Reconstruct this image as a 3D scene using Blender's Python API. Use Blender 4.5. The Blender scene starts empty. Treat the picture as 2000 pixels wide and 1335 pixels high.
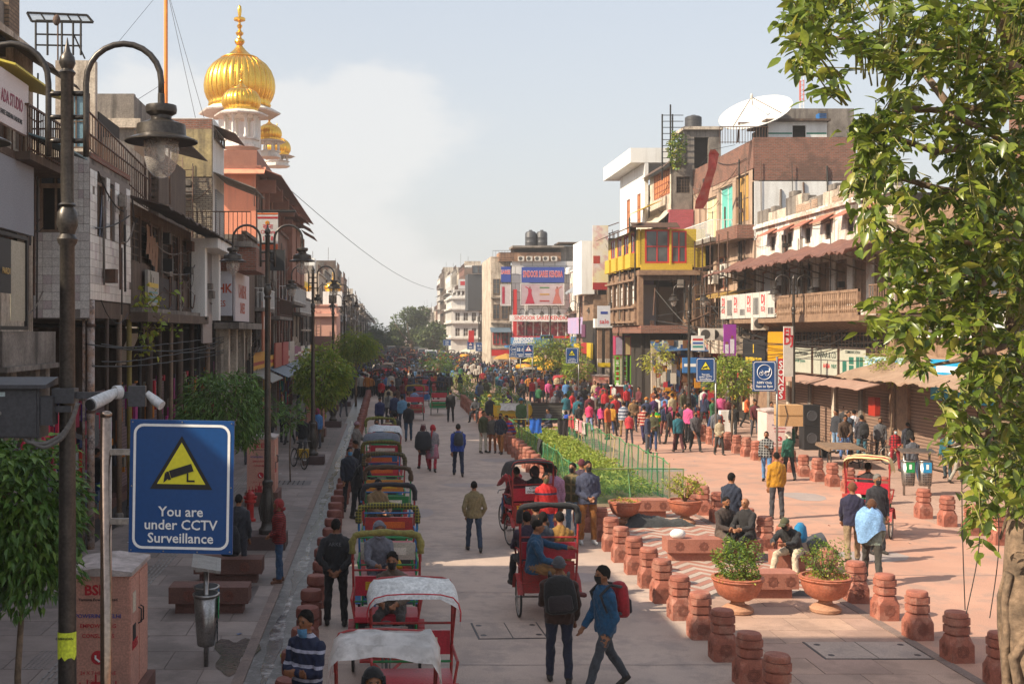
import bpy,bmesh,math,random
from math import sin,cos
from mathutils import Vector,Matrix,kdtree
import numpy as np
R=math.radians
PI=math.pi
rnd=random.Random(7)
col=bpy.context.scene.collection
sc=bpy.context.scene
# ---------------------------------------------------------------- camera
F=2250.0;VX=752.0;HY=647.0;CH=4.8
cam=bpy.data.cameras.new('camera');camo=bpy.data.objects.new('camera',cam);col.objects.link(camo)
camo.location=(0,0,CH);camo.rotation_euler=(R(90),0,0)
cam.sensor_width=36.0;cam.lens=36.0*F/2000.0
cam.shift_x=(1000-VX)/2000.0
cam.shift_y=-(667.5-HY)/2000.0
cam.clip_start=0.2;cam.clip_end=6000
sc.camera=camo
sc.view_settings.view_transform='Standard'
sc.view_settings.look='None'
sc.view_settings.exposure=0.72
sc.view_settings.gamma=1.0
sc.cycles.max_bounces=5
sc.cycles.diffuse_bounces=4
sc.cycles.transparent_max_bounces=12
sc.cycles.use_denoising=True
sc.cycles.use_adaptive_sampling=True
# ---------------------------------------------------------------- sky and sun
SUN_EL=38.0
sdir=Vector((1.0,0.38,0)).normalized()
tosun=Vector((-sdir.x*cos(R(SUN_EL)),-sdir.y*cos(R(SUN_EL)),sin(R(SUN_EL))))
w=bpy.data.worlds.new('World');sc.world=w;w.use_nodes=True
nt=w.node_tree;nt.nodes.clear()
def N(t,tree=None,**k):
 n=(tree or nt).nodes.new(t)
 for a,b in k.items():setattr(n,a,b)
 return n
out=N('ShaderNodeOutputWorld');bg=N('ShaderNodeBackground');bg.inputs[1].default_value=0.15
sky=N('ShaderNodeTexSky');sky.sky_type='NISHITA';sky.sun_disc=False
sky.sun_elevation=R(SUN_EL)
sky.sun_rotation=math.atan2(tosun.x,tosun.y)
sky.air_density=1.0;sky.dust_density=3.0;sky.ozone_density=1.0;sky.altitude=200
tc=N('ShaderNodeTexCoord')
sep=N('ShaderNodeSeparateXYZ');nt.links.new(tc.outputs['Generated'],sep.inputs[0])
# pale haze that thickens towards the horizon, then a soft cumulus bank
hz=N('ShaderNodeMapRange');hz.inputs[1].default_value=0.0;hz.inputs[2].default_value=0.42
hz.inputs[3].default_value=0.95;hz.inputs[4].default_value=0.5
nt.links.new(sep.outputs[2],hz.inputs[0])
mx=N('ShaderNodeMix',data_type='RGBA');mx.inputs[7].default_value=(3.05,3.08,3.05,1)
nt.links.new(hz.outputs[0],mx.inputs[0]);nt.links.new(sky.outputs[0],mx.inputs[6])
mp=N('ShaderNodeMapping');mp.inputs['Scale'].default_value=(1.0,1.0,2.1);mp.inputs['Location'].default_value=(0.35,0.1,0.27)
nt.links.new(tc.outputs['Generated'],mp.inputs[0])
cn=N('ShaderNodeTexNoise');cn.inputs['Scale'].default_value=3.4;cn.inputs['Detail'].default_value=9;cn.inputs['Roughness'].default_value=0.56
nt.links.new(mp.outputs[0],cn.inputs['Vector'])
cr=N('ShaderNodeMapRange');cr.interpolation_type='SMOOTHSTEP'
cr.inputs[1].default_value=0.30;cr.inputs[2].default_value=0.50;cr.inputs[3].default_value=0;cr.inputs[4].default_value=0.62
nt.links.new(cn.outputs[0],cr.inputs[0])
# the bank stands to the left (west) side of the street and fades to the east
lr=N('ShaderNodeMapRange');lr.interpolation_type='SMOOTHSTEP';lr.inputs[1].default_value=-0.17;lr.inputs[2].default_value=-0.24
def wob(src,k):
 a=N('ShaderNodeMath',operation='MULTIPLY_ADD');a.inputs[1].default_value=k;nt.links.new(cn.outputs[0],a.inputs[0]);nt.links.new(src,a.inputs[2]);return a.outputs[0]
nt.links.new(wob(sep.outputs[0],-.5),lr.inputs[0])
up=N('ShaderNodeMapRange');up.interpolation_type='SMOOTHSTEP';up.inputs[1].default_value=0.085;up.inputs[2].default_value=0.055
nt.links.new(wob(sep.outputs[2],-.32),up.inputs[0])
m1=N('ShaderNodeMath',operation='MULTIPLY');nt.links.new(cr.outputs[0],m1 .inputs[0]);nt.links.new(lr.outputs[0],m1 .inputs[1])
m2=N('ShaderNodeMath',operation='MULTIPLY');nt.links.new(m1 .outputs[0],m2 .inputs[0]);nt.links.new(up.outputs[0],m2 .inputs[1])
mx2=N('ShaderNodeMix',data_type='RGBA');mx2 .inputs[7].default_value=(3.75,3.72,3.66,1)
nt.links.new(m2 .outputs[0],mx2 .inputs[0]);nt.links.new(mx.outputs[2],mx2 .inputs[6])
nt.links.new(mx2 .outputs[2],bg.inputs[0]);nt.links.new(bg.outputs[0],out.inputs[0])
sun=bpy.data.lights.new('sun','SUN');sun.energy=5.0;sun.angle=R(0.5);sun.color=(1.0,0.87,0.68)
suno=bpy.data.objects.new('sun',sun);col.objects.link(suno)
suno.rotation_euler=tosun.to_track_quat('Z','Y').to_euler()
# ---------------------------------------------------------------- helpers
def GP(px,py):
 Y=CH*F/(py-HY);return((px-VX)*Y/F,Y,0.0)
def AT(px,py,Y):
 return Vector(((px-VX)*Y/F,Y,CH-(py-HY)*Y/F))
def ZA(py,Y):return CH-(py-HY)*Y/F
def XA(px,Y):return(px-VX)*Y/F
MATS={}
def srgb(h):
 h=h.lstrip('#');c=[int(h[i:i+2],16)/255 for i in(0,2,4)]
 return tuple((x/12.92 if x<=0.04045 else((x+0.055)/1.055)**2.4)for x in c)
def mat(name,c=(.5,.5,.5),rough=.75,metal=0.,c2=None,scale=3.,amt=.5,bump=.0,bscale=40.,c3=None,scale3=.6,amt3=.4,coords='world',stripes=None,brick=None,spec=None,trans=None,alpha=None,streak=None,sheen=None,checks=None,flat=False):
 """procedural principled material: base colour varied by two noises, optional bricks / stripes / streaks"""
 if name in MATS:return MATS[name]
 if isinstance(c,str):c=srgb(c)
 if isinstance(c2,str):c2=srgb(c2)
 if isinstance(c3,str):c3=srgb(c3)
 m=bpy.data.materials.new(name);m.use_nodes=True;MATS[name]=m
 t=m.node_tree;L=t.links.new;b=t.nodes['Principled BSDF']
 b.inputs['Roughness'].default_value=rough;b.inputs['Metallic'].default_value=metal
 if spec is not None:b.inputs['Specular IOR Level'].default_value=spec
 if sheen:b.inputs['Sheen Weight'].default_value=sheen
 g=N('ShaderNodeNewGeometry',t);tcn=N('ShaderNodeTexCoord',t)
 pos=g.outputs['Position']if coords=='world' else tcn.outputs['Object']
 cur=None
 base=N('ShaderNodeRGB',t);base.outputs[0].default_value=(*c,1);cur=base.outputs[0]
 def mixin(cur,colr,fac):
  x=N('ShaderNodeMix',t,data_type='RGBA');L(fac,x.inputs[0]);L(cur,x.inputs[6])
  if hasattr(colr,'is_linked'):L(colr,x.inputs[7])
  else:x.inputs[7].default_value=(*colr,1)
  return x.outputs[2]
 def ramp(val,lo,hi,a=0.,bb=1.):
  r=N('ShaderNodeMapRange',t);L(val,r.inputs[0])
  r.inputs[1].default_value=lo;r.inputs[2].default_value=hi;r.inputs[3].default_value=a;r.inputs[4].default_value=bb
  return r.outputs[0]
 hsrc=None
 if brick:
  bc,mc,bw,bh,mort,axis=brick
  bt=N('ShaderNodeTexBrick',t);s2=N('ShaderNodeSeparateXYZ',t);L(pos,s2 .inputs[0])
  cb=N('ShaderNodeCombineXYZ',t)
  L(s2 .outputs['XYZ'.index(axis[0])],cb.inputs[0]);L(s2 .outputs['XYZ'.index(axis[1])],cb.inputs[1])
  L(cb.outputs[0],bt.inputs['Vector'])
  bt.inputs['Scale'].default_value=1;bt.inputs['Brick Width'].default_value=bw;bt.inputs['Row Height'].default_value=bh
  bt.inputs['Mortar Size'].default_value=mort;bt.inputs['Color1'].default_value=(*c,1);bt.inputs['Color2'].default_value=(*bc,1)
  bt.inputs['Mortar'].default_value=(*mc,1);bt.inputs['Mortar Smooth'].default_value=.3
  cur=bt.outputs['Color'];hsrc=bt.outputs['Fac']
 if stripes:
  sc_,ax,period,duty=stripes[:4]
  s2=N('ShaderNodeSeparateXYZ',t);L(tcn.outputs['Object'],s2 .inputs[0])
  mm=N('ShaderNodeMath',t,operation='FRACT');dv=N('ShaderNodeMath',t,operation='DIVIDE');dv.inputs[1].default_value=period
  L(s2 .outputs['XYZ'.index(ax)],dv.inputs[0]);L(dv.outputs[0],mm.inputs[0])
  gt=N('ShaderNodeMath',t,operation='LESS_THAN');gt.inputs[1].default_value=duty;L(mm.outputs[0],gt.inputs[0])
  cur=mixin(cur,sc_,gt.outputs[0])
 if checks:
  s2=N('ShaderNodeSeparateXYZ',t);L(tcn.outputs['Object'],s2 .inputs[0])
  for ax in(0,2):
   mm=N('ShaderNodeMath',t,operation='FRACT');dv=N('ShaderNodeMath',t,operation='DIVIDE');dv.inputs[1].default_value=checks[1]
   L(s2 .outputs[ax],dv.inputs[0]);L(dv.outputs[0],mm.inputs[0])
   gt=N('ShaderNodeMath',t,operation='LESS_THAN');gt.inputs[1].default_value=.25;L(mm.outputs[0],gt.inputs[0])
   cur=mixin(cur,checks[0],gt.outputs[0])
 if c2 is not None:
  n1=N('ShaderNodeTexNoise',t);n1 .inputs['Scale'].default_value=scale;n1 .inputs['Detail'].default_value=7;n1 .inputs['Roughness'].default_value=.65
  L(pos,n1 .inputs['Vector'])
  lo=.5-.28*(1-.0);f=ramp(n1 .outputs[0],.36,.66,0,amt)
  cur=mixin(cur,c2,f)
 if c3 is not None:
  n3=N('ShaderNodeTexNoise',t);n3 .inputs['Scale'].default_value=scale3;n3 .inputs['Detail'].default_value=8;n3 .inputs['Roughness'].default_value=.7
  mp3=N('ShaderNodeMapping',t);mp3 .inputs['Location'].default_value=(3.1,7.7,1.9);L(pos,mp3 .inputs[0]);L(mp3 .outputs[0],n3 .inputs['Vector'])
  f=ramp(n3 .outputs[0],.5,.6,0,amt3);cur=mixin(cur,c3,f)
 if streak is not None:
  sc_,sa,ss=streak
  if isinstance(sc_,str):sc_=srgb(sc_)
  mps=N('ShaderNodeMapping',t);mps.inputs['Scale'].default_value=(ss,ss,ss*.09);L(pos,mps.inputs[0])
  ns=N('ShaderNodeTexNoise',t);ns.inputs['Scale'].default_value=1;ns.inputs['Detail'].default_value=6;L(mps.outputs[0],ns.inputs['Vector'])
  f=ramp(ns.outputs[0],.5,.68,0,sa);cur=mixin(cur,sc_,f)
 nf=N('ShaderNodeTexNoise',t);nf.inputs['Scale'].default_value=bscale;nf.inputs['Detail'].default_value=4
 L(pos,nf.inputs['Vector'])
 # light overall mottling so that nothing is perfectly flat
 mt=N('ShaderNodeMix',t,data_type='RGBA',blend_type='MULTIPLY');f=ramp(nf.outputs[0],.35,.65,.95 if flat else.78,1.03 if flat else 1.12)
 cc=N('ShaderNodeCombineColor',t);
 for i in range(3):L(f,cc.inputs[i])
 mt.inputs[0].default_value=1;L(cur,mt.inputs[6]);L(cc.outputs[0],mt.inputs[7]);cur=mt.outputs[2]
 L(cur,b.inputs['Base Color'])
 if bump:
  bn=N('ShaderNodeBump',t);bn.inputs['Strength'].default_value=bump;bn.inputs['Distance'].default_value=.02
  L(nf.outputs[0],bn.inputs['Height']);L(bn.outputs[0],b.inputs['Normal'])
  if hsrc is not None:
   b2=N('ShaderNodeBump',t);b2 .inputs['Strength'].default_value=1;b2 .inputs['Distance'].default_value=-.02
   L(hsrc,b2 .inputs['Height']);L(bn.outputs[0],b2 .inputs['Normal']);L(b2 .outputs[0],b.inputs['Normal'])
 if trans is not None:
  tr=N('ShaderNodeBsdfTranslucent',t);L(cur,tr.inputs[0]);ms=N('ShaderNodeMixShader',t);ms.inputs[0].default_value=trans
  L(b.outputs[0],ms.inputs[1]);L(tr.outputs[0],ms.inputs[2]);L(ms.outputs[0],t.nodes['Material Output'].inputs[0])
 if alpha is not None:
  tp=N('ShaderNodeBsdfTransparent',t);ms=N('ShaderNodeMixShader',t)
  src=t.nodes['Material Output'].inputs[0].links[0].from_socket
  if alpha<0:
   ch=N('ShaderNodeTexWave',t);ch.inputs['Scale'].default_value=26;ch.inputs['Distortion'].default_value=.4;L(tcn.outputs['Object'],ch.inputs['Vector'])
   ch.bands_direction='DIAGONAL'
   f=ramp(ch.outputs['Fac'],.3,.6,-alpha-.2,-alpha+.2);L(f,ms.inputs[0])
  else:ms.inputs[0].default_value=alpha
  L(tp.outputs[0],ms.inputs[1]);L(src,ms.inputs[2]);L(ms.outputs[0],t.nodes['Material Output'].inputs[0])
 return m
def paint(h,rough=.5,**k):
 """plain coloured material from a hex colour"""
 return mat('paint_'+h.lstrip('#')+('_g' if rough<.4 else ''),h,rough,c2=tuple(x*.7 for x in srgb(h)),scale=4,amt=.5,**k)
def tag(o,label=None,cat=None,group=None,kind=None):
 if label:o['label']=label
 if cat:o['category']=cat
 if group:o['group']=group
 if kind:o['kind']=kind
 return o
def thing(name,label,cat,loc=(0,0,0),rz=0.,group=None,scale=1.):
 o=bpy.data.objects.new(name,None);o.empty_display_size=.2;col.objects.link(o)
 o.location=loc;o.rotation_euler=(0,0,rz)
 if scale!=1.:o.scale=(scale,)*3
 return tag(o,label,cat,group)
KIDS={}
def setpar(o,p):
 o.parent=p;KIDS.setdefault(p.name,[]).append(o)
def dup(o,parent=None,label=None,loc=None,rz=None,scale=None):
 c=o.copy();col.objects.link(c)
 if parent is not None:setpar(c,parent)
 if label:c['label']=label
 if loc is not None:c.location=loc
 if rz is not None:c.rotation_euler=(0,0,rz)
 if scale is not None:c.scale=(scale,)*3 if not hasattr(scale,'__len__')else scale
 for ch in list(KIDS.get(o.name,[])):dup(ch,c)
 return c
def meshobj(name,me,m=None,parent=None,loc=None,rot=None):
 o=bpy.data.objects.new(name,me);col.objects.link(o)
 if m is not None and not me.materials:me.materials.append(m)
 if parent is not None:setpar(o,parent)
 if loc is not None:o.location=loc
 if rot is not None:o.rotation_euler=rot
 return o
class MB:
 def __init__(s,M=None):s.V=[];s.F=[];s.M=M
 def add(s,vs,fs):
  n=len(s.V)
  if s.M is not None:vs=[s.M@Vector(v)for v in vs]
  s.V.extend([tuple(v)for v in vs]);s.F.extend([tuple(i+n for i in f)for f in fs]);return s
 def box(s,x0,x1,y0,y1,z0,z1,bev=0):
  x0,x1=min(x0,x1),max(x0,x1);y0,y1=min(y0,y1),max(y0,y1);z0,z1=min(z0,z1),max(z0,z1)
  v=[(x0,y0,z0),(x1,y0,z0),(x1,y1,z0),(x0,y1,z0),(x0,y0,z1),(x1,y0,z1),(x1,y1,z1),(x0,y1,z1)]
  return s.add(v,[(0,3,2,1),(4,5,6,7),(0,1,5,4),(1,2,6,5),(2,3,7,6),(3,0,4,7)])
 def cbox(s,c,sz,M=None):
  if M is None:return s.box(c[0]-sz[0]/2,c[0]+sz[0]/2,c[1]-sz[1]/2,c[1]+sz[1]/2,c[2]-sz[2]/2,c[2]+sz[2]/2)
  h=[x/2 for x in sz];vs=[Vector(c)+M@Vector((a*h[0],b*h[1],d*h[2]))for d in(-1,1)for a,b in((-1,-1),(1,-1),(1,1),(-1,1))]
  return s.add(vs,[(0,3,2,1),(4,5,6,7),(0,1,5,4),(1,2,6,5),(2,3,7,6),(3,0,4,7)])
 def quad(s,a,b,c,d):return s.add([a,b,c,d],[(0,1,2,3)])
 def poly(s,pts):return s.add(pts,[tuple(range(len(pts)))])
 def tube(s,pts,r,seg=6,caps=True):
  pts=[Vector(p)for p in pts];n=len(pts);rs=r if hasattr(r,'__len__')else[r]*n
  vs=[];prev=None
  for i,p in enumerate(pts):
   d=(pts[min(i+1,n-1)]-pts[max(i-1,0)])
   if d.length<1e-9:d=Vector((0,0,1))
   d.normalize()
   if prev is None:
    a=Vector((1,0,0))if abs(d.x)<.9 else Vector((0,1,0))
    u=d.cross(a).normalized()
   else:
    u=(prev-d*prev.dot(d));u=u.normalized()if u.length>1e-6 else d.orthogonal().normalized()
   prev=u;v=d.cross(u)
   ra,rb=rs[i]if hasattr(rs[i],'__len__')else(rs[i],rs[i])
   for k in range(seg):
    t=2*PI*k/seg;vs.append(p+u*(cos(t)*ra)+v*(sin(t)*rb))
  fs=[(i*seg+k,i*seg+(k+1)%seg,(i+1)*seg+(k+1)%seg,(i+1)*seg+k)for i in range(n-1)for k in range(seg)]
  if caps:fs+=[tuple(range(seg))[::-1],tuple((n-1)*seg+k for k in range(seg))]
  return s.add(vs,fs)
 def loft(s,secs,seg=12,yaw=0.):
  """horizontal elliptical sections (cx,cy,cz,rx,ry)"""
  vs=[];c,sn=cos(yaw),sin(yaw)
  for(cx,cy,cz,rx,ry)in secs:
   for k in range(seg):
    t=2*PI*k/seg;x,y=cos(t)*rx,sin(t)*ry
    vs.append((cx+x*c-y*sn,cy+x*sn+y*c,cz))
  n=len(secs)
  fs=[(i*seg+k,i*seg+(k+1)%seg,(i+1)*seg+(k+1)%seg,(i+1)*seg+k)for i in range(n-1)for k in range(seg)]
  fs+=[tuple(range(seg))[::-1],tuple((n-1)*seg+k for k in range(seg))]
  return s.add(vs,fs)
 def lathe(s,prof,seg=16,c=(0,0,0),ribs=0,ramp=0.):
  vs=[]
  for(r,z)in prof:
   for k in range(seg):
    t=2*PI*k/seg;rr=r*(1+ramp*abs(sin(t*ribs/2))if ribs else 1)
    vs.append((c[0]+cos(t)*rr,c[1]+sin(t)*rr,c[2]+z))
  n=len(prof)
  fs=[(i*seg+k,i*seg+(k+1)%seg,(i+1)*seg+(k+1)%seg,(i+1)*seg+k)for i in range(n-1)for k in range(seg)]
  fs+=[tuple(range(seg))[::-1],tuple((n-1)*seg+k for k in range(seg))]
  return s.add(vs,fs)
 def ell(s,c,r,seg=10,rings=7,M=None):
  vs=[];c=Vector(c)
  for i in range(1,rings):
   ph=PI*i/rings
   for k in range(seg):
    t=2*PI*k/seg;v=Vector((sin(ph)*cos(t)*r[0],sin(ph)*sin(t)*r[1],-cos(ph)*r[2]))
    vs.append(c+(M@v if M is not None else v))
  b=Vector((0,0,-r[2]));tp=Vector((0,0,r[2]))
  vs+=[c+(M@b if M is not None else b),c+(M@tp if M is not None else tp)]
  n=rings-1;fs=[(i*seg+k,i*seg+(k+1)%seg,(i+1)*seg+(k+1)%seg,(i+1)*seg+k)for i in range(n-1)for k in range(seg)]
  fs+=[(n*seg,(k+1)%seg,k)for k in range(seg)]+[(n*seg+1,(n-1)*seg+k,(n-1)*seg+(k+1)%seg)for k in range(seg)]
  return s.add(vs,fs)
 def ring(s,c,R_,r,seg=24,rs=5,M=None):
  pts=[];M=M or Matrix.Identity(3)
  for k in range(seg+1):
   t=2*PI*k/seg;pts.append(Vector(c)+M@Vector((0,cos(t)*R_,sin(t)*R_)))
  vs=[]
  for k in range(seg):
   t=2*PI*k/seg;rad=M@Vector((0,cos(t),sin(t)));ax=M@Vector((1,0,0))
   for j in range(rs):
    a=2*PI*j/rs;vs.append(Vector(c)+rad*(R_+cos(a)*r)+ax*(sin(a)*r))
  return s.add(vs,[(k*rs+j,k*rs+(j+1)%rs,((k+1)%seg)*rs+(j+1)%rs,((k+1)%seg)*rs+j)for k in range(seg)for j in range(rs)])
 def mesh(s,name,smooth=False):
  me=bpy.data.meshes.new(name);me.from_pydata(s.V,[],s.F);me.update()
  if smooth:
   me.polygons.foreach_set('use_smooth',[True]*len(me.polygons))
   if smooth=='auto':me.set_sharp_from_angle(angle=R(38))
  return me
 def build(s,name,m,parent=None,smooth=False,loc=None,rot=None):
  return meshobj(name,s.mesh(name,smooth),m,parent,loc,rot)
FONT_CACHE={}
def text(s,size,m,parent=None,loc=(0,0,0),rot=(R(90),0,0),align='CENTER',depth=.002,bold=0.,name='lettering',sx=1.,M=None):
 k=(s,size,align,depth,bold)
 if k in FONT_CACHE:me=FONT_CACHE[k].copy();me.materials.clear()
 else:
  cu=bpy.data.curves.new('t','FONT');cu.body=s;cu.size=size;cu.align_x=align;cu.align_y='CENTER'
  cu.resolution_u=2;cu.extrude=depth;cu.offset=bold*size
  o=bpy.data.objects.new('t',cu);me=bpy.data.meshes.new_from_object(o);bpy.data.objects.remove(o)
  FONT_CACHE[k]=me
 o=meshobj(name,me,m,parent,loc,rot);o.scale=(sx,1,1)
 if M is not None:o.matrix_local=M@Matrix.Diagonal((sx,1,1,1))
 return o
class Fac:
 """local frame of a facade: u along it, d outwards from it, z up"""
 def __init__(s,origin,u,n):s.o=Vector(origin);s.u=Vector(u);s.n=Vector(n);s.M=Matrix(((s.u.x,s.n.x,0,s.o.x),(s.u.y,s.n.y,0,s.o.y),(0,0,1,s.o.z),(0,0,0,1)))
 def mb(s):return MB(s.M)
 def textM(s,u,d,z):
  """matrix for lettering that reads left to right for someone facing the facade"""
  x=s.n.cross(Vector((0,0,1)))*-1
  r=Matrix(((x.x,0,s.n.x,0),(x.y,0,s.n.y,0),(x.z,1,s.n.z,0),(0,0,0,1)))
  p=s.M@Vector((u,d,z));return Matrix.Translation(p)@r
def fix(me):
 bm=bmesh.new();bm.from_mesh(me);bmesh.ops.recalc_face_normals(bm,faces=bm.faces);bm.to_mesh(me);bm.free()
 # ---------------------------------------------------------------- people
BODY={}
SKIN,TOP,BOT,SHOE,EXTRA=range(5)
def dirv(fwd,out,side):
 return Vector((side*sin(out),-sin(fwd)*cos(out),-cos(fwd)*cos(out)))
def body_mesh(key,lean=0.,legs=((.0,.0,.04),(.0,.0,.04)),arms=((.05,.25,.12,0),(.05,.25,.12,0)),sit=None,fem=False,kurta=0.,jacket=1.,baggy=1.,twist=0.,headturn=0.,headtilt=0.,voxel=.016,seedn=0,build=1.0,fingers=True,hunch=0.,shorts=False,open_=0):
 """one continuous figure, facing -Y, feet on z=0 (or hips at sit height). legs: (thigh fwd, knee bend, out) for left(+X) and right(-X);
    arms: (upper fwd, elbow bend, out, inward turn of the forearm)"""
 if key in BODY:return BODY[key]
 prims=[]
 def P(reg):m=MB();prims.append((m,reg));return m
 hip=Vector((0,0,.92));up=Vector((0,-sin(lean),cos(lean)))
 ankles=[];feet=[];knees=[]
 hw=.095 if not fem else.10
 L1,L2=.43,.41
 cy,sy=cos(twist),sin(twist)
 for(a,b,o),s in zip(legs,(1,-1)):
  h=hip+Vector((s*hw,0,-.02));k=h+dirv(a,o,s)*L1;an=k+dirv(a-b,o*.6,s)*L2
  ankles.append((h,k,an,a-b));
 zmin=min(x[2].z for x in ankles)-.085
 shift=-zmin if sit is None else sit-hip.z+.09
 D=Vector((0,0,shift));hip=hip+D
 legreg=BOT;g=baggy*(1 if not fem else.95)
 for(h,k,an,ang),s in zip(ankles,(1,-1)):
  h,k,an=h+D,k+D,an+D
  t=P(legreg)
  pts=[h+Vector((0,0,.05)),h,h.lerp(k,.35),h.lerp(k,.75),k,k.lerp(an,.3),k.lerp(an,.65),an+(k-an)*.02]
  rr=[.085,.093,.086,.069,.064,.066,.058,.055 if not shorts else.05]
  t.tube(pts,[r*g for r in rr[:-1]]+[rr[-1]*(g*1.05)],12)
  t.ell(k,(.063*g,)*3,10,7)
  f=P(SHOE);an2=an
  # foot
  fd=Vector((s*.12,-cos(min(0,ang)*.0),0)).normalized();low=an2-Vector((0,0,.04))
  pitch=max(-.2,min(.9,-ang))if sit is None and an2 .z-.085>.02 else 0
  fwd=Vector((fd.x,fd.y*cos(pitch),-sin(pitch)*.9));
  f.tube([low-fwd*.07,low-fwd*.02,low+fwd*.07-Vector((0,0,.008)),low+fwd*.14-Vector((0,0,.014)),low+fwd*.175-Vector((0,0,.016))],[(.034,.036),(.042,.045),(.044,.034),(.044,.027),(.028,.018)],10)
  f.tube([an2+Vector((0,0,.03)),low],[.042,.042],8)
  # torso
 T=P(TOP);tl=.50
 jr=1.0*build*(1.0+.10*jacket)
 secs=[]
 if fem:prof=[(-.10,.165,.125),(-.02,.17,.125),(.10,.145,.11),(.2,.145,.112),(.32,.165,.125),(.41,.165,.105),(.46,.125,.085),(.495,.08,.068),(.52,.062,.06)]
 else:prof=[(-.11,.165,.12),(-.02,.168,.122),(.10,.158,.115),(.22,.168,.12),(.34,.185,.125),(.42,.182,.108),(.47,.145,.088),(.505,.095,.072),(.535,.066,.062)]
 pts=[];rr=[]
 for(z,rx,ry)in prof:
  hb=hunch*max(0,z-.15)**1.5
  pts.append(hip+up*z+Vector((0,-hb,0)));rr.append((rx*jr,ry*jr))
  # build the torso with sections across the spine
 vs=[];seg=16;fwdv=Vector((0,-cos(lean),-sin(lean)))
 for i,(p,(a,b))in enumerate(zip(pts,rr)):
  tw=twist*min(1,max(0,i-1)/4);cx,sx=cos(tw),sin(tw)
  for k in range(seg):
   t=2*PI*k/seg;lx=cos(t)*a;ly=sin(t)*b
   lx,ly=lx*cx-ly*sx,lx*sx+ly*cx
   vs.append(p+Vector((1,0,0))*lx-fwdv*ly)
 n=len(pts)
 fs=[(i*seg+k,i*seg+(k+1)%seg,(i+1)*seg+(k+1)%seg,(i+1)*seg+k)for i in range(n-1)for k in range(seg)]+[tuple(range(seg))[::-1],tuple((n-1)*seg+k for k in range(seg))]
 T.add(vs,fs)
 if kurta:
  K=P(TOP);lowz=hip.z-kurta
  k0=(ankles[0][1]+ankles[1][1])/2+D
  c1=hip.lerp(k0,kurta/.45)if sit is None else hip
  K.tube([hip+Vector((0,0,.05)),hip.lerp(c1,.5),c1],[(.17*jr,.13*jr),(.19,.15),(.21,.17)],14)
 pel=P(BOT);pel.ell(hip+Vector((0,0,-.02)),(.158,.112,.11),14,9)
 # head
 tw=twist
 nb=pts[-1]-up*.03;hd=nb+up*.115+Vector((0,-.018-headtilt*.04,0))
 HM=Matrix.Rotation(tw+headturn,3,'Z')@Matrix.Rotation(headtilt+lean*.3,3,'X')
 nk=P(SKIN);nk.tube([nb-up*.03,nb+up*.1],[.055,.052],10)
 hc=hd+Vector((0,0,.045))
 sk=P(SKIN);sk.ell(hc,(.077,.096,.092),16,12,HM)
 sk.ell(hc+HM@Vector((0,-.022,-.055)),(.054,.062,.072),14,10,HM)
 sk.ell(hc+HM@Vector((0,-.096,-.022)),(.013,.018,.024),8,6,HM)
 sk.ell(hc+HM@Vector((0,-.08,-.072)),(.026,.018,.016),8,6,HM)
 for s in(1,-1):sk.ell(hc+HM@Vector((s*.077,.008,-.03)),(.012,.02,.03),8,6,HM)
 # arms
 hands=[]
 for(a,b,o,inn),s in zip(arms,(1,-1)):
  q=Vector((s*.188*build*(1 if not fem else.88),0,0));q=Vector((q.x*cy,q.x*sy,0))
  sh=pts[5]+q*.93-up*.022
  el=sh+Matrix.Rotation(tw,3,'Z')@dirv(a+lean*.3,o,s)*.29
  fa=a+b;dv=Vector((-s*sin(inn),-sin(fa)*cos(inn),-cos(fa)*cos(inn)))
  wr=el+Matrix.Rotation(tw,3,'Z')@dv*.255
  A=P(TOP);j=.9+.18*jacket;
  A.ell(sh,(.062*j,)*3,10,8)
  A.tube([sh+Vector((-s*.05,0,.0)),sh.lerp(el,.14),sh.lerp(el,.5),el,el.lerp(wr,.35),el.lerp(wr,.8),el.lerp(wr,.93)],[.05*j,.062*j,.057*j,.053*j,.053*j,.042*j,.043*j],12)
  A.ell(el,(.052*j,)*3,8,6)
  H=P(SKIN);d=(wr-el).normalized();sd=d.cross(Vector((0,1,0)))
  sd=sd.normalized()if sd.length>.2 else Vector((1,0,0));nn=sd.cross(d)
  H.tube([wr-d*.05,wr+d*.01,wr+d*.05,wr+d*.085],[(.027,.022),(.034,.018),(.042,.018),(.040,.015)],10)
  pal=wr+d*.08
  for fi,(off,ln)in enumerate(((-.03,.062),(-.010,.075),(.011,.07),(.031,.055))):
   r0=pal+sd*off;m1=r0+d*ln*.5+nn*.004*s;H.tube([r0-d*.02,m1,m1+(d+nn*.5*s).normalized()*ln*.5],[.010,.0098,.0085],6)
  th=wr+d*.02+sd*.03;H.tube([th-sd*.02,th+sd*.018+d*.03,th+sd*.022+d*.058],[.013,.0115,.0095],6)
  hands.append(wr+d*.07)
  # join, remesh, smooth, label by nearest source
 allm=MB();lab=[];srcv=[]
 for m,reg in prims:
  allm.add(m.V,m.F)
  for v in m.V:srcv.append(v);lab.append(reg)
 me=allm.mesh('src');fix(me)
 o=bpy.data.objects.new('tmp',me);col.objects.link(o)
 md=o.modifiers.new('r','REMESH');md.mode='VOXEL';md.voxel_size=voxel;md.use_smooth_shade=True
 ms=o.modifiers.new('s','SMOOTH');ms.factor=.5;ms.iterations=2 if voxel<.015 else 1
 dg=bpy.context.evaluated_depsgraph_get();me2=bpy.data.meshes.new_from_object(o.evaluated_get(dg))
 bpy.data.objects.remove(o)
 # densified source samples for labelling
 kd=kdtree.KDTree(len(srcv)*4+4);i=0
 lab2=[]
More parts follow.
